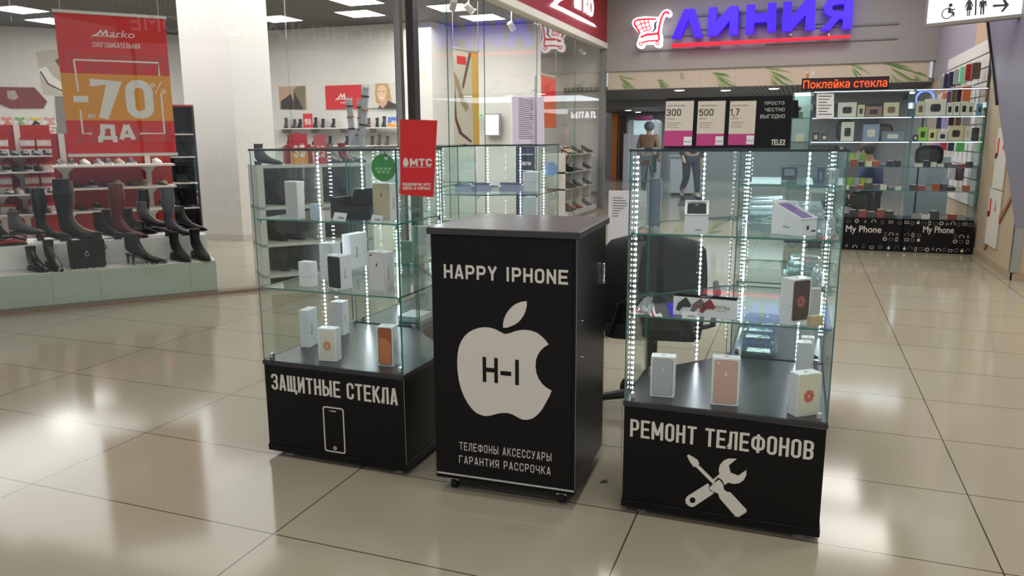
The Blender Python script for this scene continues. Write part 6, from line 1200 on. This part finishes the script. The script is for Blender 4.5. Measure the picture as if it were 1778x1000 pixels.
# red running-text sign
a = ony(1391, 161, KY-.05); c = ony(1545, 130, KY-.05)
t = thing('led_sign', 'black LED sign with red running words on top of the accessories kiosk', 'sign', ((a.x+c.x)/2, KY, KT+.008))
zb_s, zt_s = KT+.009, KT+.009+(ony(1391, 138, KY).z-ony(1391, 160, KY).z)
MB().box((a.x, KY-.04, zb_s), (c.x, KY+.04, zt_s)).build('housing', m_black, t, bevel=.004); MB().box((a.x+.01, KY-.0415, zb_s+.012), (c.x-.01, KY-.0401, zt_s-.012)).build('matrix', mat('led_matrix', (44, 8, 10), .5, emit=.15), t)
fL_ = (V((0, KY-.042, 0)), X, Z, -Y); b = MB(); put_text(b, 'Поклейка стекла', fL_, a.x+.02, zb_s+.03, c.x-.02, zt_s-.022, 0, .001, bold=.008); b.build('lettering', mat('led_red', (120, 8, 4), .4, emit=2.2, var=.02, ecol=(255, 36, 16)), t)
b = MB(); put_text(b, 'Поклейка стекла', fL_, a.x+.02, zb_s+.03, c.x-.02, zt_s-.022, .001, .0015, bold=-.014); b.build('lettering_core', mat('led_amber', (120, 40, 20), .4, emit=1.3, var=.02, ecol=(255, 120, 50)), t)
o = MB().cyl((a.x+.1, KY, zt_s), (a.x+.1, KY, zt_s+.09), .016).cyl((a.x+.15, KY, zt_s), (a.x+.15, KY, zt_s+.085), .014)
for i, (dx, cc_) in enumerate(((.06, (206, 120, 96)), (.12, (210, 206, 200)))):
    t = thing('small_bottle', ['orange-red', 'white'][i]+' little bottle standing on top of the LED sign', 'bottle', (a.x+dx, KY, zt_s+.0005)); MB().lathe((a.x+dx, KY, zt_s+.0005), [(0, 0), (.017, 0), (.018, .05), (.012, .065), (0, .065)], 14).build('bottle_body', mat('sb_%d' % i, cc_, .4), t, smooth=True); MB().cyl((a.x+dx, KY, zt_s+.0655), (a.x+dx, KY, zt_s+.085), .010).build('cap', m_paper, t)
# goods on the glass shelves: measured in the photo row by row
rg = random.Random(21); GK = 'boxed gadgets on the kiosk shelves'
def kbox(xa_, xb_, yt, zi, col, lab, dep=.08, col2=None, yy=.06, rz=0):
    z = zs_k[zi]+.001; a = ony(xa_, yt, KY+yy); c = ony(xb_, yt, KY+yy); h = max(.02, ony(xa_, yt, KY+yy).z-z) if yt else .03
    w = c.x-a.x; t = thing('gadget_box', lab, 'box', ((a.x+c.x)/2, KY+yy+dep/2, z), 0, GK)
    MB().box((a.x, KY+yy, z), (c.x, KY+yy+dep, z+h)).build('carton', mat('kb_%d_%d_%d' % col, col, .5, var=.04), t)
    if col2: MB().prism(rrect(a.x+w*.25, z+h*.25, a.x+w*.75, z+h*.7, min(w, h)*.12), (V((0, KY+yy, 0)), X, Z, -Y), 0, .0015).build('picture', mat('kp_%d_%d_%d' % col2, col2, .5, var=.2), t)
WT, GN_, TN, BK, DK, LM = (214, 212, 200), (150, 204, 60), (206, 196, 164), (40, 38, 42), (70, 64, 62), (196, 214, 60)
TOP = [(1426, 1446, 170, BK, 'dark', WT), (1456, 1488, 178, WT, 'white camera', BK), (1490, 1502, 182, TN, 'tan', DK), (1504, 1532, 185, (150, 116, 96), 'brown cable', BK), (1536, 1562, 178, TN, 'cream and brown', (128, 92, 70)),
       (1593, 1607, 176, TN, 'cream', (90, 80, 70)), (1608, 1644, 172, WT, 'white hands-free', BK), (1645, 1656, 178, WT, 'slim white', BK), (1657, 1668, 177, WT, 'white car-mount', BK), (1669, 1682, 176, WT, 'white stylus', BK), (1682, 1692, 178, WT, 'white headset', BK), (1698, 1707, 180, (96, 150, 176), 'blue', BK)]
for i, (xa_, xb_, yt, col, nm, c2) in enumerate(TOP): kbox(xa_, xb_, yt, 4, col, '%s gadget box on the top kiosk shelf, %s from the left' % (nm, ORD[i]), .08, c2)
SEC = [(1382, 1396, 232, (210, 202, 188), 'small beige', None), (1411, 1423, 230, DK, 'small photo', TN), (1426, 1438, 232, DK, 'small dark', TN), (1462, 1484, 212, WT, 'white', BK), (1500, 1528, 216, (136, 150, 180), 'pale blue', WT), (1532, 1570, 228, (120, 130, 150), 'flat blue', WT),
       (1586, 1594, 234, BK, 'tiny black', WT), (1596, 1611, 221, GN_, 'lime green', BK), (1613, 1626, 224, (222, 218, 150), 'yellow and white', BK), (1629, 1646, 228, WT, 'white mouse', BK), (1648, 1675, 218, TN, 'cream adapter', BK), (1676, 1687, 219, WT, 'white hook-top', (200, 196, 180)), (1690, 1701, 222, BK, 'black', DK)]
for i, (xa_, xb_, yt, col, nm, c2) in enumerate(SEC): kbox(xa_, xb_, yt, 3, col, '%s gadget box on the second kiosk shelf, %s from the left' % (nm, ORD[i]), .08, c2)
GF = 'flat goods on the lower kiosk shelves'
for zi, nm, n in ((2, 'third', 19), (1, 'fourth', 18), (0, 'bottom', 15)):
    for i in range(n):
        px = 1464+(1704-1464)*(i+.5)/n; x = kx(px); z = zs_k[zi]+.001; w = rg.uniform(.058, .082)*(1.25 if zi == 0 else 1); h = rg.uniform(.03, .085)*(1.3 if zi == 0 else 1); yy = KY+.05+rg.uniform(0, .05)
        if abs(x-KX1) < w/2+.02 or x+w/2 > KX2-.02: continue
        col = rg.choice([BK, BK, DK, WT, WT, (160, 150, 150), (176, 84, 54), (96, 92, 110), (150, 60, 60)])
        t = thing('flat_pack', 'little flat accessory pack, %s from the left on the %s kiosk shelf' % (ORD[i], nm), 'package', (x, yy+.05, z), 0, GF); MB().box((x-w/2, yy, z), (x+w/2, yy+.11, z+h)).build('pack', mat('kb_%d_%d_%d' % col, col, .5), t)
        MB().box((x-w*.35, yy+.015, z+h), (x+w*.35, yy+.09, z+h+.002)).build('label_print', mat('kb_%d_%d_%d' % ((WT if sum(col) < 380 else BK)), WT if sum(col) < 380 else BK, .5), t)
for i in range(4):
    px = 1471+9.5*i; x = kx(px); z = zs_k[2]+.001; t = thing('phone_case_pack', '%s phone case pack at the back of third kiosk shelf, %s from left' % (['white', 'lime', 'white', 'yellow', 'lime', 'pale green'][i], ORD[i]), 'phone case', (x, KY+.35, z), 0, 'case packs at the back of the kiosk')
    MB().box((x-.033, KY+.34, z), (x+.033, KY+.36, z+.16)).build('pack', mat('kc_%d' % i, [WT, GN_, WT, LM, GN_, (170, 200, 150)][i], .4), t); MB().prism(rrect(x-.028, z+.02, x+.028, z+.14, .01), (V((0, KY+.34, 0)), X, Z, -Y), 0, .004).build('case', mat('kd_%d' % i, [(190, 190, 200), LM, (200, 206, 200), GN_, LM, WT][i], .35), t)
for i in range(5):
    px = 1470+11*i; x = kx(px); z = zs_k[1]+.001; t = thing('phone_case_pack', '%s phone case pack at the back of fourth kiosk shelf, %s from left' % (['lime', 'lime', 'white', 'lime', 'pale green'][i], ORD[i]), 'phone case', (x, KY+.35, z), 0, 'case packs at the back of the kiosk')
    MB().box((x-.038, KY+.34, z), (x+.038, KY+.36, z+.13)).build('pack', mat('ke_%d' % i, [GN_, LM, WT, GN_, (180, 206, 150)][i], .4), t); MB().prism(rrect(x-.03, z+.015, x+.03, z+.115, .01), (V((0, KY+.34, 0)), X, Z, -Y), 0, .004).build('case', mat('kf_%d' % i, [LM, GN_, (190, 196, 200), LM, WT][i], .35), t)
p = V((ony(1446, 240, KY+.2).x-.42, KY+.2, zs_k[4]+.001))
t = thing('gadget_figure', 'small greenish gadget figure on the top shelf of the leftmost kiosk case', 'gadget', p); MB().lathe(p, [(0, 0), (.05, 0), (.05, .07), (.03, .09), (0, .09)], 16).build('base', mat('figure_green', (120, 140, 96), .5, var=.3), t, smooth=True); MB().ball(p+Z*.115, .026).build('head', m_ink, t, smooth=True)
o = MB().prism(px2(fK, [(1417, 206), (1448, 206), (1448, 162), (1418, 162)]), fK, .002, .005).build('price_list', m_paper, origin=ony(1432, 206, KY-.005)); tag(o, 'white price list sheet taped inside the leftmost kiosk glass', 'notice')
o.name = 'price_list'
b = MB()
for i in range(7): b.prism(px2(fK, [(1421, 168+5.2*i), (1444-(i % 3)*4, 168+5.2*i), (1444-(i % 3)*4, 166.6+5.2*i), (1421, 166.6+5.2*i)]), fK, .005, .0056)
tag(b.build('printed_lines', m_ink, o), kind='stuff')
o2 = MB().prism(px2(fK, [(1370, 205), (1387, 205), (1386, 174), (1372, 174)]), fK, .003, .018).build('hang_tag', m_black, origin=ony(1378, 205, KY-.01)); tag(o2, 'black hanging tag packet on the glass right beside the tariff stand', 'tag')
MB().tube([ony(1374, 174, KY-.008), ony(1375, 164, KY-.008), ony(1379, 164, KY-.008), ony(1379, 174, KY-.008)], .004, 6).build('loop', m_rubber, o2)
# ring light behind the kiosk, glowing blue
p = ony(1606, 172, KY+.75); t = thing('ring_light', 'blue glowing ring light on a stand behind the right kiosk case', 'lamp', (p.x, p.y, 0)); MB().tube([p+X*.10*math.cos(a_)+Z*.10*math.sin(a_) for a_ in [2*math.pi*i/28 for i in range(28)]], .011, 8, closed=True).build('ring', mat('ring_blue', (90, 110, 255), .4, emit=2.4, var=0), t, smooth=True)
MB().cyl((p.x, p.y, .03), (p.x, p.y, p.z-.1), .01).build('pole', m_black, t); MB().lathe((p.x, p.y, 0), [(0, 0), (.14, 0), (.13, .03), (0, .03)]).build('base', m_black, t)
# grey door panel and pale seller's desk behind the glass
o = MB().box((kx(1601), KY+1.3, .02), (kx(1601)+.5, KY+1.34, 1.12)).build('cupboard_door', mat('blue_grey', (150, 164, 172), .5)); tag(o, 'pale blue-grey panel seen through the lower right kiosk glass', 'panel'); o.location = (0, 0, 0)
t = thing('seller_desk', 'pale desk behind the kiosk beside the seated seller', 'desk', (.55, KY+1.25, 0)); MB().box((.1, KY+1.2, .62), (1.0, KY+1.6, .66)).build('desktop', m_rackw, t)
for x in (.12, .94):
    for y in (KY+1.22, KY+1.54): MB().box((x, y, 0), (x+.04, y+.04, .62)).build('leg', m_rackw, t)
# slat wall with hanging phone cases on the right wall
fx2 = (V((RX-.001, 0, 0)), Y*-1, Z, X*-1); p = px2(fx2, [(1633, 112), (1727, 64)]); yA, yBm = -p[0][0], -p[1][0]; zT = p[1][1]
t = thing('slat_panel', 'white slat wall panel with rows of phone cases above the right kiosk', 'panel', (RX-.02, (yA+yBm)/2, .55))
MB().box((RX-.022, yBm, .55), (RX-.001, 13.6, zT)).build('panel_board', mat('slat_white', (214, 210, 208), .5), t); MB().box((RX-.03, yBm-.035, .5), (RX-.001, yBm, zT+.02)).build('end_strip', mat('dark_strip', (70, 66, 58), .5), t)
for i in range(11): MB().box((RX-.0235, yBm, .70+.165*i), (RX-.0225, 13.6, .712+.165*i)).build('groove', m_ink, t)
CC = {'navy': (44, 44, 66), 'black': (34, 32, 34), 'green': (96, 196, 96), 'red': (168, 44, 48), 'orange': (206, 110, 70), 'plum': (92, 56, 84), 'pink': (206, 120, 130), 'grey': (150, 146, 150), 'white': (214, 210, 210), 'lilac': (150, 130, 176), 'brown': (92, 74, 62), 'mint': (130, 206, 160)}
ROWS = [(2.06, ['red', 'grey', 'navy', 'navy', 'plum', 'navy', 'black', 'grey', 'green', 'mint', 'grey', 'red', 'brown']), (1.80, ['red', 'white', 'red', 'orange', 'red', 'plum', 'grey', 'brown', 'black', 'black', 'grey', 'orange']), (1.50, ['mint', 'navy', 'plum', 'lilac', 'grey', 'black', 'red', 'brown', 'grey']), (1.20, ['pink', 'lilac', 'plum', 'red', 'grey', 'navy', 'white', 'green']), (.84, ['white', 'green', 'pink', 'lilac', 'orange', 'white', 'plum'])]
for ri, (zc, cols) in enumerate(ROWS):
    n = len(cols)
    for i, cn in enumerate(cols):
        y = 13.3-(13.3-(10.75 if ri == 0 else 11.02))*(i+.5)/n; x = RX-.12-.03*(i % 2); t = thing('phone_case', '%s phone case hanging on the slat wall, %s from far end, %s row' % (cn, ORD[i], ORD[ri]), 'phone case', (x, y, zc), 0, 'phone cases on the slat wall')
        MB().prism(rrect(-.045, 0, .045, .19, .014), (V((x, y, zc)), X, Z, -Y), -.03, .03).build('pack', mat('case_'+cn, CC[cn], .35, var=.12), t); MB().cyl((x, y, zc+.2), (RX-.0225, y, zc+.205), .003, seg=6).build('hook', m_chrome, t); MB().prism(rrect(-.012, .186, .012, .212, .004), (V((x, y, zc)), X, Z, -Y), -.003, .003).build('hang_tab', m_paper, t)
# ================================================================== people
def skin(name, chains, m, parent, sub=2, root=0):
    """tapering continuous surface grown over joints; chains: list of [(point, radius)...] sharing equal points"""
    vs, es, rs = [], [], []
    def vid(p, r):
        for i, q in enumerate(vs):
            if (q-p).length < 1e-4: return i
        vs.append(V(p)); rs.append(r); return len(vs)-1
    for ch in chains:
        prev = None
        for p, r in ch:
            i = vid(V(p), r)
            if prev is not None and prev != i: es.append((prev, i))
            prev = i
    me = bpy.data.meshes.new(name); inv = WM(parent).inverted(); me.from_pydata([tuple(inv @ p) for p in vs], es, []); me.materials.append(m)
    o = bpy.data.objects.new(name, me); C.objects.link(o); o.parent = parent
    sk = o.modifiers.new('skin', 'SKIN'); sk.use_smooth_shade = True
    for i, r in enumerate(rs):
        q = me.skin_vertices[0].data[i]; q.radius = (r, r) if not isinstance(r, tuple) else r; q.use_root = (i == root)
    su = o.modifiers.new('smooth', 'SUBSURF'); su.levels = sub; su.render_levels = sub; return o
m_skin = mat('skin', (206, 160, 134), .55, var=.04); m_hair = mat('dark_hair', (58, 46, 40), .7, var=.3, scale=60)
def person(label, base, rz, pose, tops, legs, hat=None, shoes=m_bk, hair=m_hair):
    """pose: joint dict in body space (x right, y forward, z up), rotated by rz about base"""
    t = thing('person', label, 'person', base, rz); R_ = Matrix.Rotation(rz, 3, 'Z'); Bv = V(base)
    J = {k_: Bv+R_ @ V(v_) for k_, v_ in pose.items()}
    def fw_(v_): return R_ @ V(v_)
    ch = [[(J['pelvis'], .13), (J['waist'], .12), (J['chest'], .15), (J['neckb'], .07), (J['neck'], .055), (J['head'], .085), (J['crown'], .075)]]
    for s_ in 'lr':
        ch.append([(J['chest'], .15), (J['sh'+s_], .07), (J['el'+s_], .046), (J['wr'+s_], .032), (J['ha'+s_], .034)])
        ch.append([(J['pelvis'], .13), (J['hi'+s_], .10), (J['kn'+s_], .066), (J['an'+s_], .042), (J['to'+s_], .035)])
        hd = (J['ha'+s_]-J['wr'+s_]).normalized(); sd = hd.cross(V((0, 0, 1))); sd = sd.normalized() if sd.length > .1 else X
        for f_ in range(4): q = J['ha'+s_]; e = q+sd*(.011*(f_-1.5)*1.6); ch.append([(q, .034), (e+hd*.03, .010), (e+hd*(.06+.01*(f_ in (1, 2)))-Z*.006, .008)])
        q = J['ha'+s_]; ch.append([(q, .034), (q+sd*.035+hd*.008, .010), (q+sd*.045+hd*.035, .008)])
    skin('body', ch, m_skin, t, 2)
    tc_ = [[(J['pelvis']+Z*.01, .155), (J['waist'], .15), (J['chest'], .18), (J['neckb'], .085)]]
    for s_ in 'lr': tc_.append([(J['chest'], .18), (J['sh'+s_], .088), (J['el'+s_], .066), (J['wr'+s_]*.9+J['el'+s_]*.1, .048)])
    skin('jacket', tc_, tops, t, 2)
    lc_ = []
    for s_ in 'lr': lc_.append([(J['pelvis']-Z*.01, .145), (J['hi'+s_], .115), (J['kn'+s_], .082), (J['an'+s_]+Z*.04, .058)])
    skin('trousers', lc_, legs, t, 2)
    for s_ in 'lr':
        d = (J['to'+s_]-J['an'+s_]); d.z = 0; d = d.normalized() if d.length > .01 else fw_((0, 1, 0)); a_ = J['an'+s_]; g = V((a_.x, a_.y, min(J['to'+s_].z, a_.z)))
        skin('shoe', [[(a_+Z*.03, .062), (g-d*.03+Z*.01, .062), (g+d*.07+Z*.004, .058), (g+d*.20-Z*.002, .036)]], shoes, t, 2)
    h = J['head']; f_ = fw_((0, 1, 0)); r_ = fw_((1, 0, 0))
    if hat: b = MB(); b.ball(h+Z*.05-f_*.012, .122, sq=(1, 1.08, .95)); b.build('knit_hat', hat, t, smooth=True)
    b = MB(); b.ball(h+Z*.04-f_*.022, .098, sq=(.98, 1.02, 1.0)); b.build('hair', hair, t, smooth=True)
    b = MB()
    for s_ in (-1, 1): b.ball(h+f_*.083+r_*.032*s_+Z*.012, .009, seg=6)
    for s_ in (-1, 1): MB().ball(h+r_*.088*s_-Z*.005, .022, seg=6, sq=(.5, .8, 1.3)).build('ear', m_skin, t, smooth=True)
    for s_ in (-1, 1): MB().ball(h+f_*.084+r_*.032*s_+Z*.012, .010, seg=6).build('eye', m_ink, t)
    MB().ball(h+f_*.094-Z*.012, .014, seg=6, sq=(.8, .9, 1.4)).build('nose', m_skin, t, smooth=True); MB().ball(h+f_*.082-Z*.048, .018, seg=6, sq=(1.2, .4, .4)).build('mouth', mat('lips', (160, 90, 84), .5), t, smooth=True)
    return t
STAND = dict(pelvis=(0, 0, .95), waist=(0, .01, 1.10), chest=(0, 0, 1.30), neckb=(0, -.01, 1.44), neck=(0, 0, 1.50), head=(0, .01, 1.60), crown=(0, 0, 1.66), shl=(-.19, 0, 1.40), ell=(-.25, -.02, 1.13), wrl=(-.24, .06, .90), hal=(-.24, .08, .84), shr=(.19, 0, 1.40), elr=(.25, -.02, 1.13), wrr=(.22, .10, .92), har=(.21, .13, .87), hil=(-.10, 0, .88), knl=(-.11, .03, .49), anl=(-.11, 0, .09), tol=(-.13, .12, .035), hir=(.10, 0, .88), knr=(.11, .06, .49), anr=(.12, .05, .09), tor=(.14, .17, .035))
p = onz(1124, 341); pz = onpl(1124, 224, p, (0, 1, 0)).z
person('person in a grey knit hat and beige coat, back turned, far in the passage', (p.x, p.y, 0), math.radians(-12), STAND, mat('beige_coat', (160, 132, 106), .8, var=.08), mat('dark_trousers', (50, 48, 52), .8), mat('grey_knit', (122, 126, 136), .9, var=.2, scale=80))
WALK = dict(STAND); WALK.update(knl=(-.10, .12, .50), anl=(-.11, .16, .10), tol=(-.12, .29, .035), knr=(.10, .02, .48), anr=(.11, -.22, .13), tor=(.12, -.10, .035), wrl=(-.26, .02, .88), hal=(-.26, .04, .82))
p = onz(1197, 349)
person('person in dark jacket and dark trousers walking on the mat, seen through the right case', (p.x, p.y, .034), math.radians(-150), WALK, mat('black_jacket', (30, 30, 34), .7), mat('dark_jeans', (48, 48, 58), .8))
SIT = dict(pelvis=(0, 0, .52), waist=(0, -.03, .66), chest=(0, -.02, .88), neckb=(0, .02, 1.02), neck=(0, .05, 1.08), head=(0, .09, 1.17), crown=(0, .09, 1.23), shl=(-.19, 0, .97), ell=(-.25, .08, .72), wrl=(-.10, .27, .70), hal=(-.05, .31, .70), shr=(.19, 0, .97), elr=(.25, .08, .72), wrr=(.08, .28, .72), har=(.03, .32, .72), hil=(-.10, .03, .50), knl=(-.10, .46, .56), anl=(-.04, .50, .14), tol=(-.04, .63, .09), hir=(.10, .03, .50), knr=(.08, .44, .62), anr=(-.22, .60, .33), tor=(-.32, .66, .28))
px_ = ony(1516, 262, KY+.85)
person('seated person in a blue jacket with crossed legs behind the kiosk glass', (px_.x, KY+.85, 0.03), math.radians(70), SIT, mat('blue_jacket', (38, 58, 108), .75, var=.15), mat('charcoal_trousers', (52, 44, 44), .8), shoes=mat('red_shoe', (150, 52, 46), .5))
t = thing('stool', 'round stool under the seated person behind the kiosk', 'stool', (px_.x, KY+.85, 0)); MB().lathe((px_.x, KY+.85, .31), [(0, 0), (.17, 0), (.18, .015), (.17, .03), (0, .03)]).build('seat', m_black, t)
for a_ in (45, 135, 225, 315): q = V((math.cos(math.radians(a_)), math.sin(math.radians(a_)), 0)); MB().cyl(V((px_.x, KY+.85, 0))+q*.17, V((px_.x, KY+.85, .31))+q*.12, .012).build('leg', m_chrome, t)
# ================================================================== shop signs that the glass front mirrors
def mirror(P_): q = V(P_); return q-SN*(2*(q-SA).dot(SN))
# lit letters of a pet shop inside the passage
t = thing('pet_shop_sign', 'white lit letters on a dark band inside the passage, mirrored in the shop glass', 'sign', (-2.35, 21.2, 1.9)); fP = (V((0, 21.2, 0)), X, Z, -Y)
MB().box((-3.3, 21.2, 1.78), (-1.2, 21.28, 2.2)).build('backing', mat('maroon_band', (84, 48, 44), .5), t); 
for i_ in (0, 1):
    b = MB(); block(b, 'ЧЕТЫРЕ ЛАПЫ', fP, -3.2, 1.92, -1.3, 2.1, .002, .03, w=.6, t=.17, gap=.2, only=((0, 6), (7, 11))[i_]); b.build('lettering', m_whL, t)
for x in (-3.2, -1.3): MB().cyl((x, 21.24, 2.2), (x, 21.24, 2.3), .02).build('hanger', m_alu, t)

# lit panel, green cross and key board added inside to imitate glass reflections
a = ony(839, 236, 13.3); c = ony(865, 197, 13.3); t = thing('lightbox', 'white lit box added for a glass reflection between the sandal banner and door notice', 'lamp', ((a.x+c.x)/2, 13.4, a.z)); MB().box((a.x, 13.36, a.z), (c.x, 13.49, c.z)).build('housing', m_alu, t); MB().box((a.x+.02, 13.355, a.z+.02), (c.x-.02, 13.36, c.z-.02)).build('lit_face', mat('reflection_panel_glow', (250, 252, 252), .4, emit=1.5, var=0), t)
p = ony(828, 200, 13.3); t = thing('reflection_cross', 'green lit cross added for a glass reflection beside the sandal banner', 'sign', (p.x, 13.3, p.z)); fq = (V((0, 13.3, 0)), X, Z, -Y); q = .05
MB().prism([(p.x+x*q, p.z+z*q*1.6) for x, z in ((-.5, -1.5), (.5, -1.5), (.5, -.5), (1.3, -.5), (1.3, .5), (.5, .5), (.5, 1.5), (-.5, 1.5), (-.5, .5), (-1.3, .5), (-1.3, -.5), (-.5, -.5))], fq, 0, .03).build('cross', mat('reflection_cross_glow', (20, 90, 50), .4, emit=2, var=.1, ecol=(60, 255, 150)), t); MB().cyl((p.x, 13.3, p.z), (p.x, 13.49, p.z), .015).build('bracket', m_alu, t)
a = ony(896, 312, 12.6); c = ony(931, 254, 12.6); t = thing('reflection_key_board', 'dark navy board lettered КЛЮЧИ, added for a glass reflection behind the far case', 'board', ((a.x+c.x)/2, 12.62, 0)); MB().box((a.x, 12.6, .04), (c.x, 12.63, c.z)).build('board', mat('navy_board', (34, 36, 76), .4), t)
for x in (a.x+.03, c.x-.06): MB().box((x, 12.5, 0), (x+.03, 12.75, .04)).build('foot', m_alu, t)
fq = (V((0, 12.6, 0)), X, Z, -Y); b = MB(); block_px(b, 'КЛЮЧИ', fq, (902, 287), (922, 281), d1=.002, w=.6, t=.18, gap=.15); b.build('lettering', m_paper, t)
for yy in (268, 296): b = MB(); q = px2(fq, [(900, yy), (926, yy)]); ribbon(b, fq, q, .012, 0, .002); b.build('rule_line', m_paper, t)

# letters of the shop opposite, seen only as a faint mirror image in the diagonal glass
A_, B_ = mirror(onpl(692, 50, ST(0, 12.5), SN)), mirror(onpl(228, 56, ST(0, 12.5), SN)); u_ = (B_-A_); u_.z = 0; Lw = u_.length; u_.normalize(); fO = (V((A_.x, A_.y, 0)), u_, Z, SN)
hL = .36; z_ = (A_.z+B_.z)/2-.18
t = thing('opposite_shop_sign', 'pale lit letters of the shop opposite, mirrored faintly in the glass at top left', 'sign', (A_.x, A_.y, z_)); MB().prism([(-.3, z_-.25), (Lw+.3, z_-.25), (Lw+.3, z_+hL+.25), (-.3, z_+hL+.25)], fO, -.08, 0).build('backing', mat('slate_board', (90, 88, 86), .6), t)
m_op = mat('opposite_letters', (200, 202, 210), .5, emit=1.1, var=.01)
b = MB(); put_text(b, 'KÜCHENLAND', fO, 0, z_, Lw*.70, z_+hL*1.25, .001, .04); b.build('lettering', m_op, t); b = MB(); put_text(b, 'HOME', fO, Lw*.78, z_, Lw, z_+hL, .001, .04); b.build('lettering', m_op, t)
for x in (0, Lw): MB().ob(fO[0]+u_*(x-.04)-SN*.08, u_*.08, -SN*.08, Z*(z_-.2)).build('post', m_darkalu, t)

for i, (xa_, xb_, ya_, yb_, col, lab) in enumerate(((1452, 1482, 206, 228, (34, 32, 38), 'dark rounded speaker bag behind the second kiosk shelf, left'), (1516, 1552, 214, 226, (58, 44, 36), 'brown speaker bar behind the second kiosk shelf, right'), (1590, 1640, 252, 268, (28, 26, 30), 'black folded bag behind the third kiosk shelf'))):
    zi = (3, 3, 2)[i]; z = zs_k[zi]+.001; yy = KY+.34; a = ony(xa_, yb_, yy); c = ony(xb_, ya_, yy); w = c.x-a.x; h = max(.08, c.z-z)
    t = thing('speaker' if i < 2 else 'folded_bag', lab, 'speaker' if i < 2 else 'bag', ((a.x+c.x)/2, yy+.05, z)); MB().prism(rrect(a.x, z, c.x, z+h, min(h, w)*.35), (V((0, yy, 0)), X, Z, -Y), -.09, 0).build('shell', mat('gear_%d' % i, col, .6, var=.15), t, bevel=.004)
    MB().prism(rrect(a.x+w*.12, z+h*.2, c.x-w*.12, z+h*.8, min(h, w)*.2), (V((0, yy, 0)), X, Z, -Y), 0, .003).build('grille', mat('gear_trim_%d' % i, tuple(min(255, v+50) for v in col), .6), t)
area('seller_fill', (.9, 11.6, 2.26), 1.2, .6, 14, COOL)  # unseen fill added above the seller behind the kiosk glass
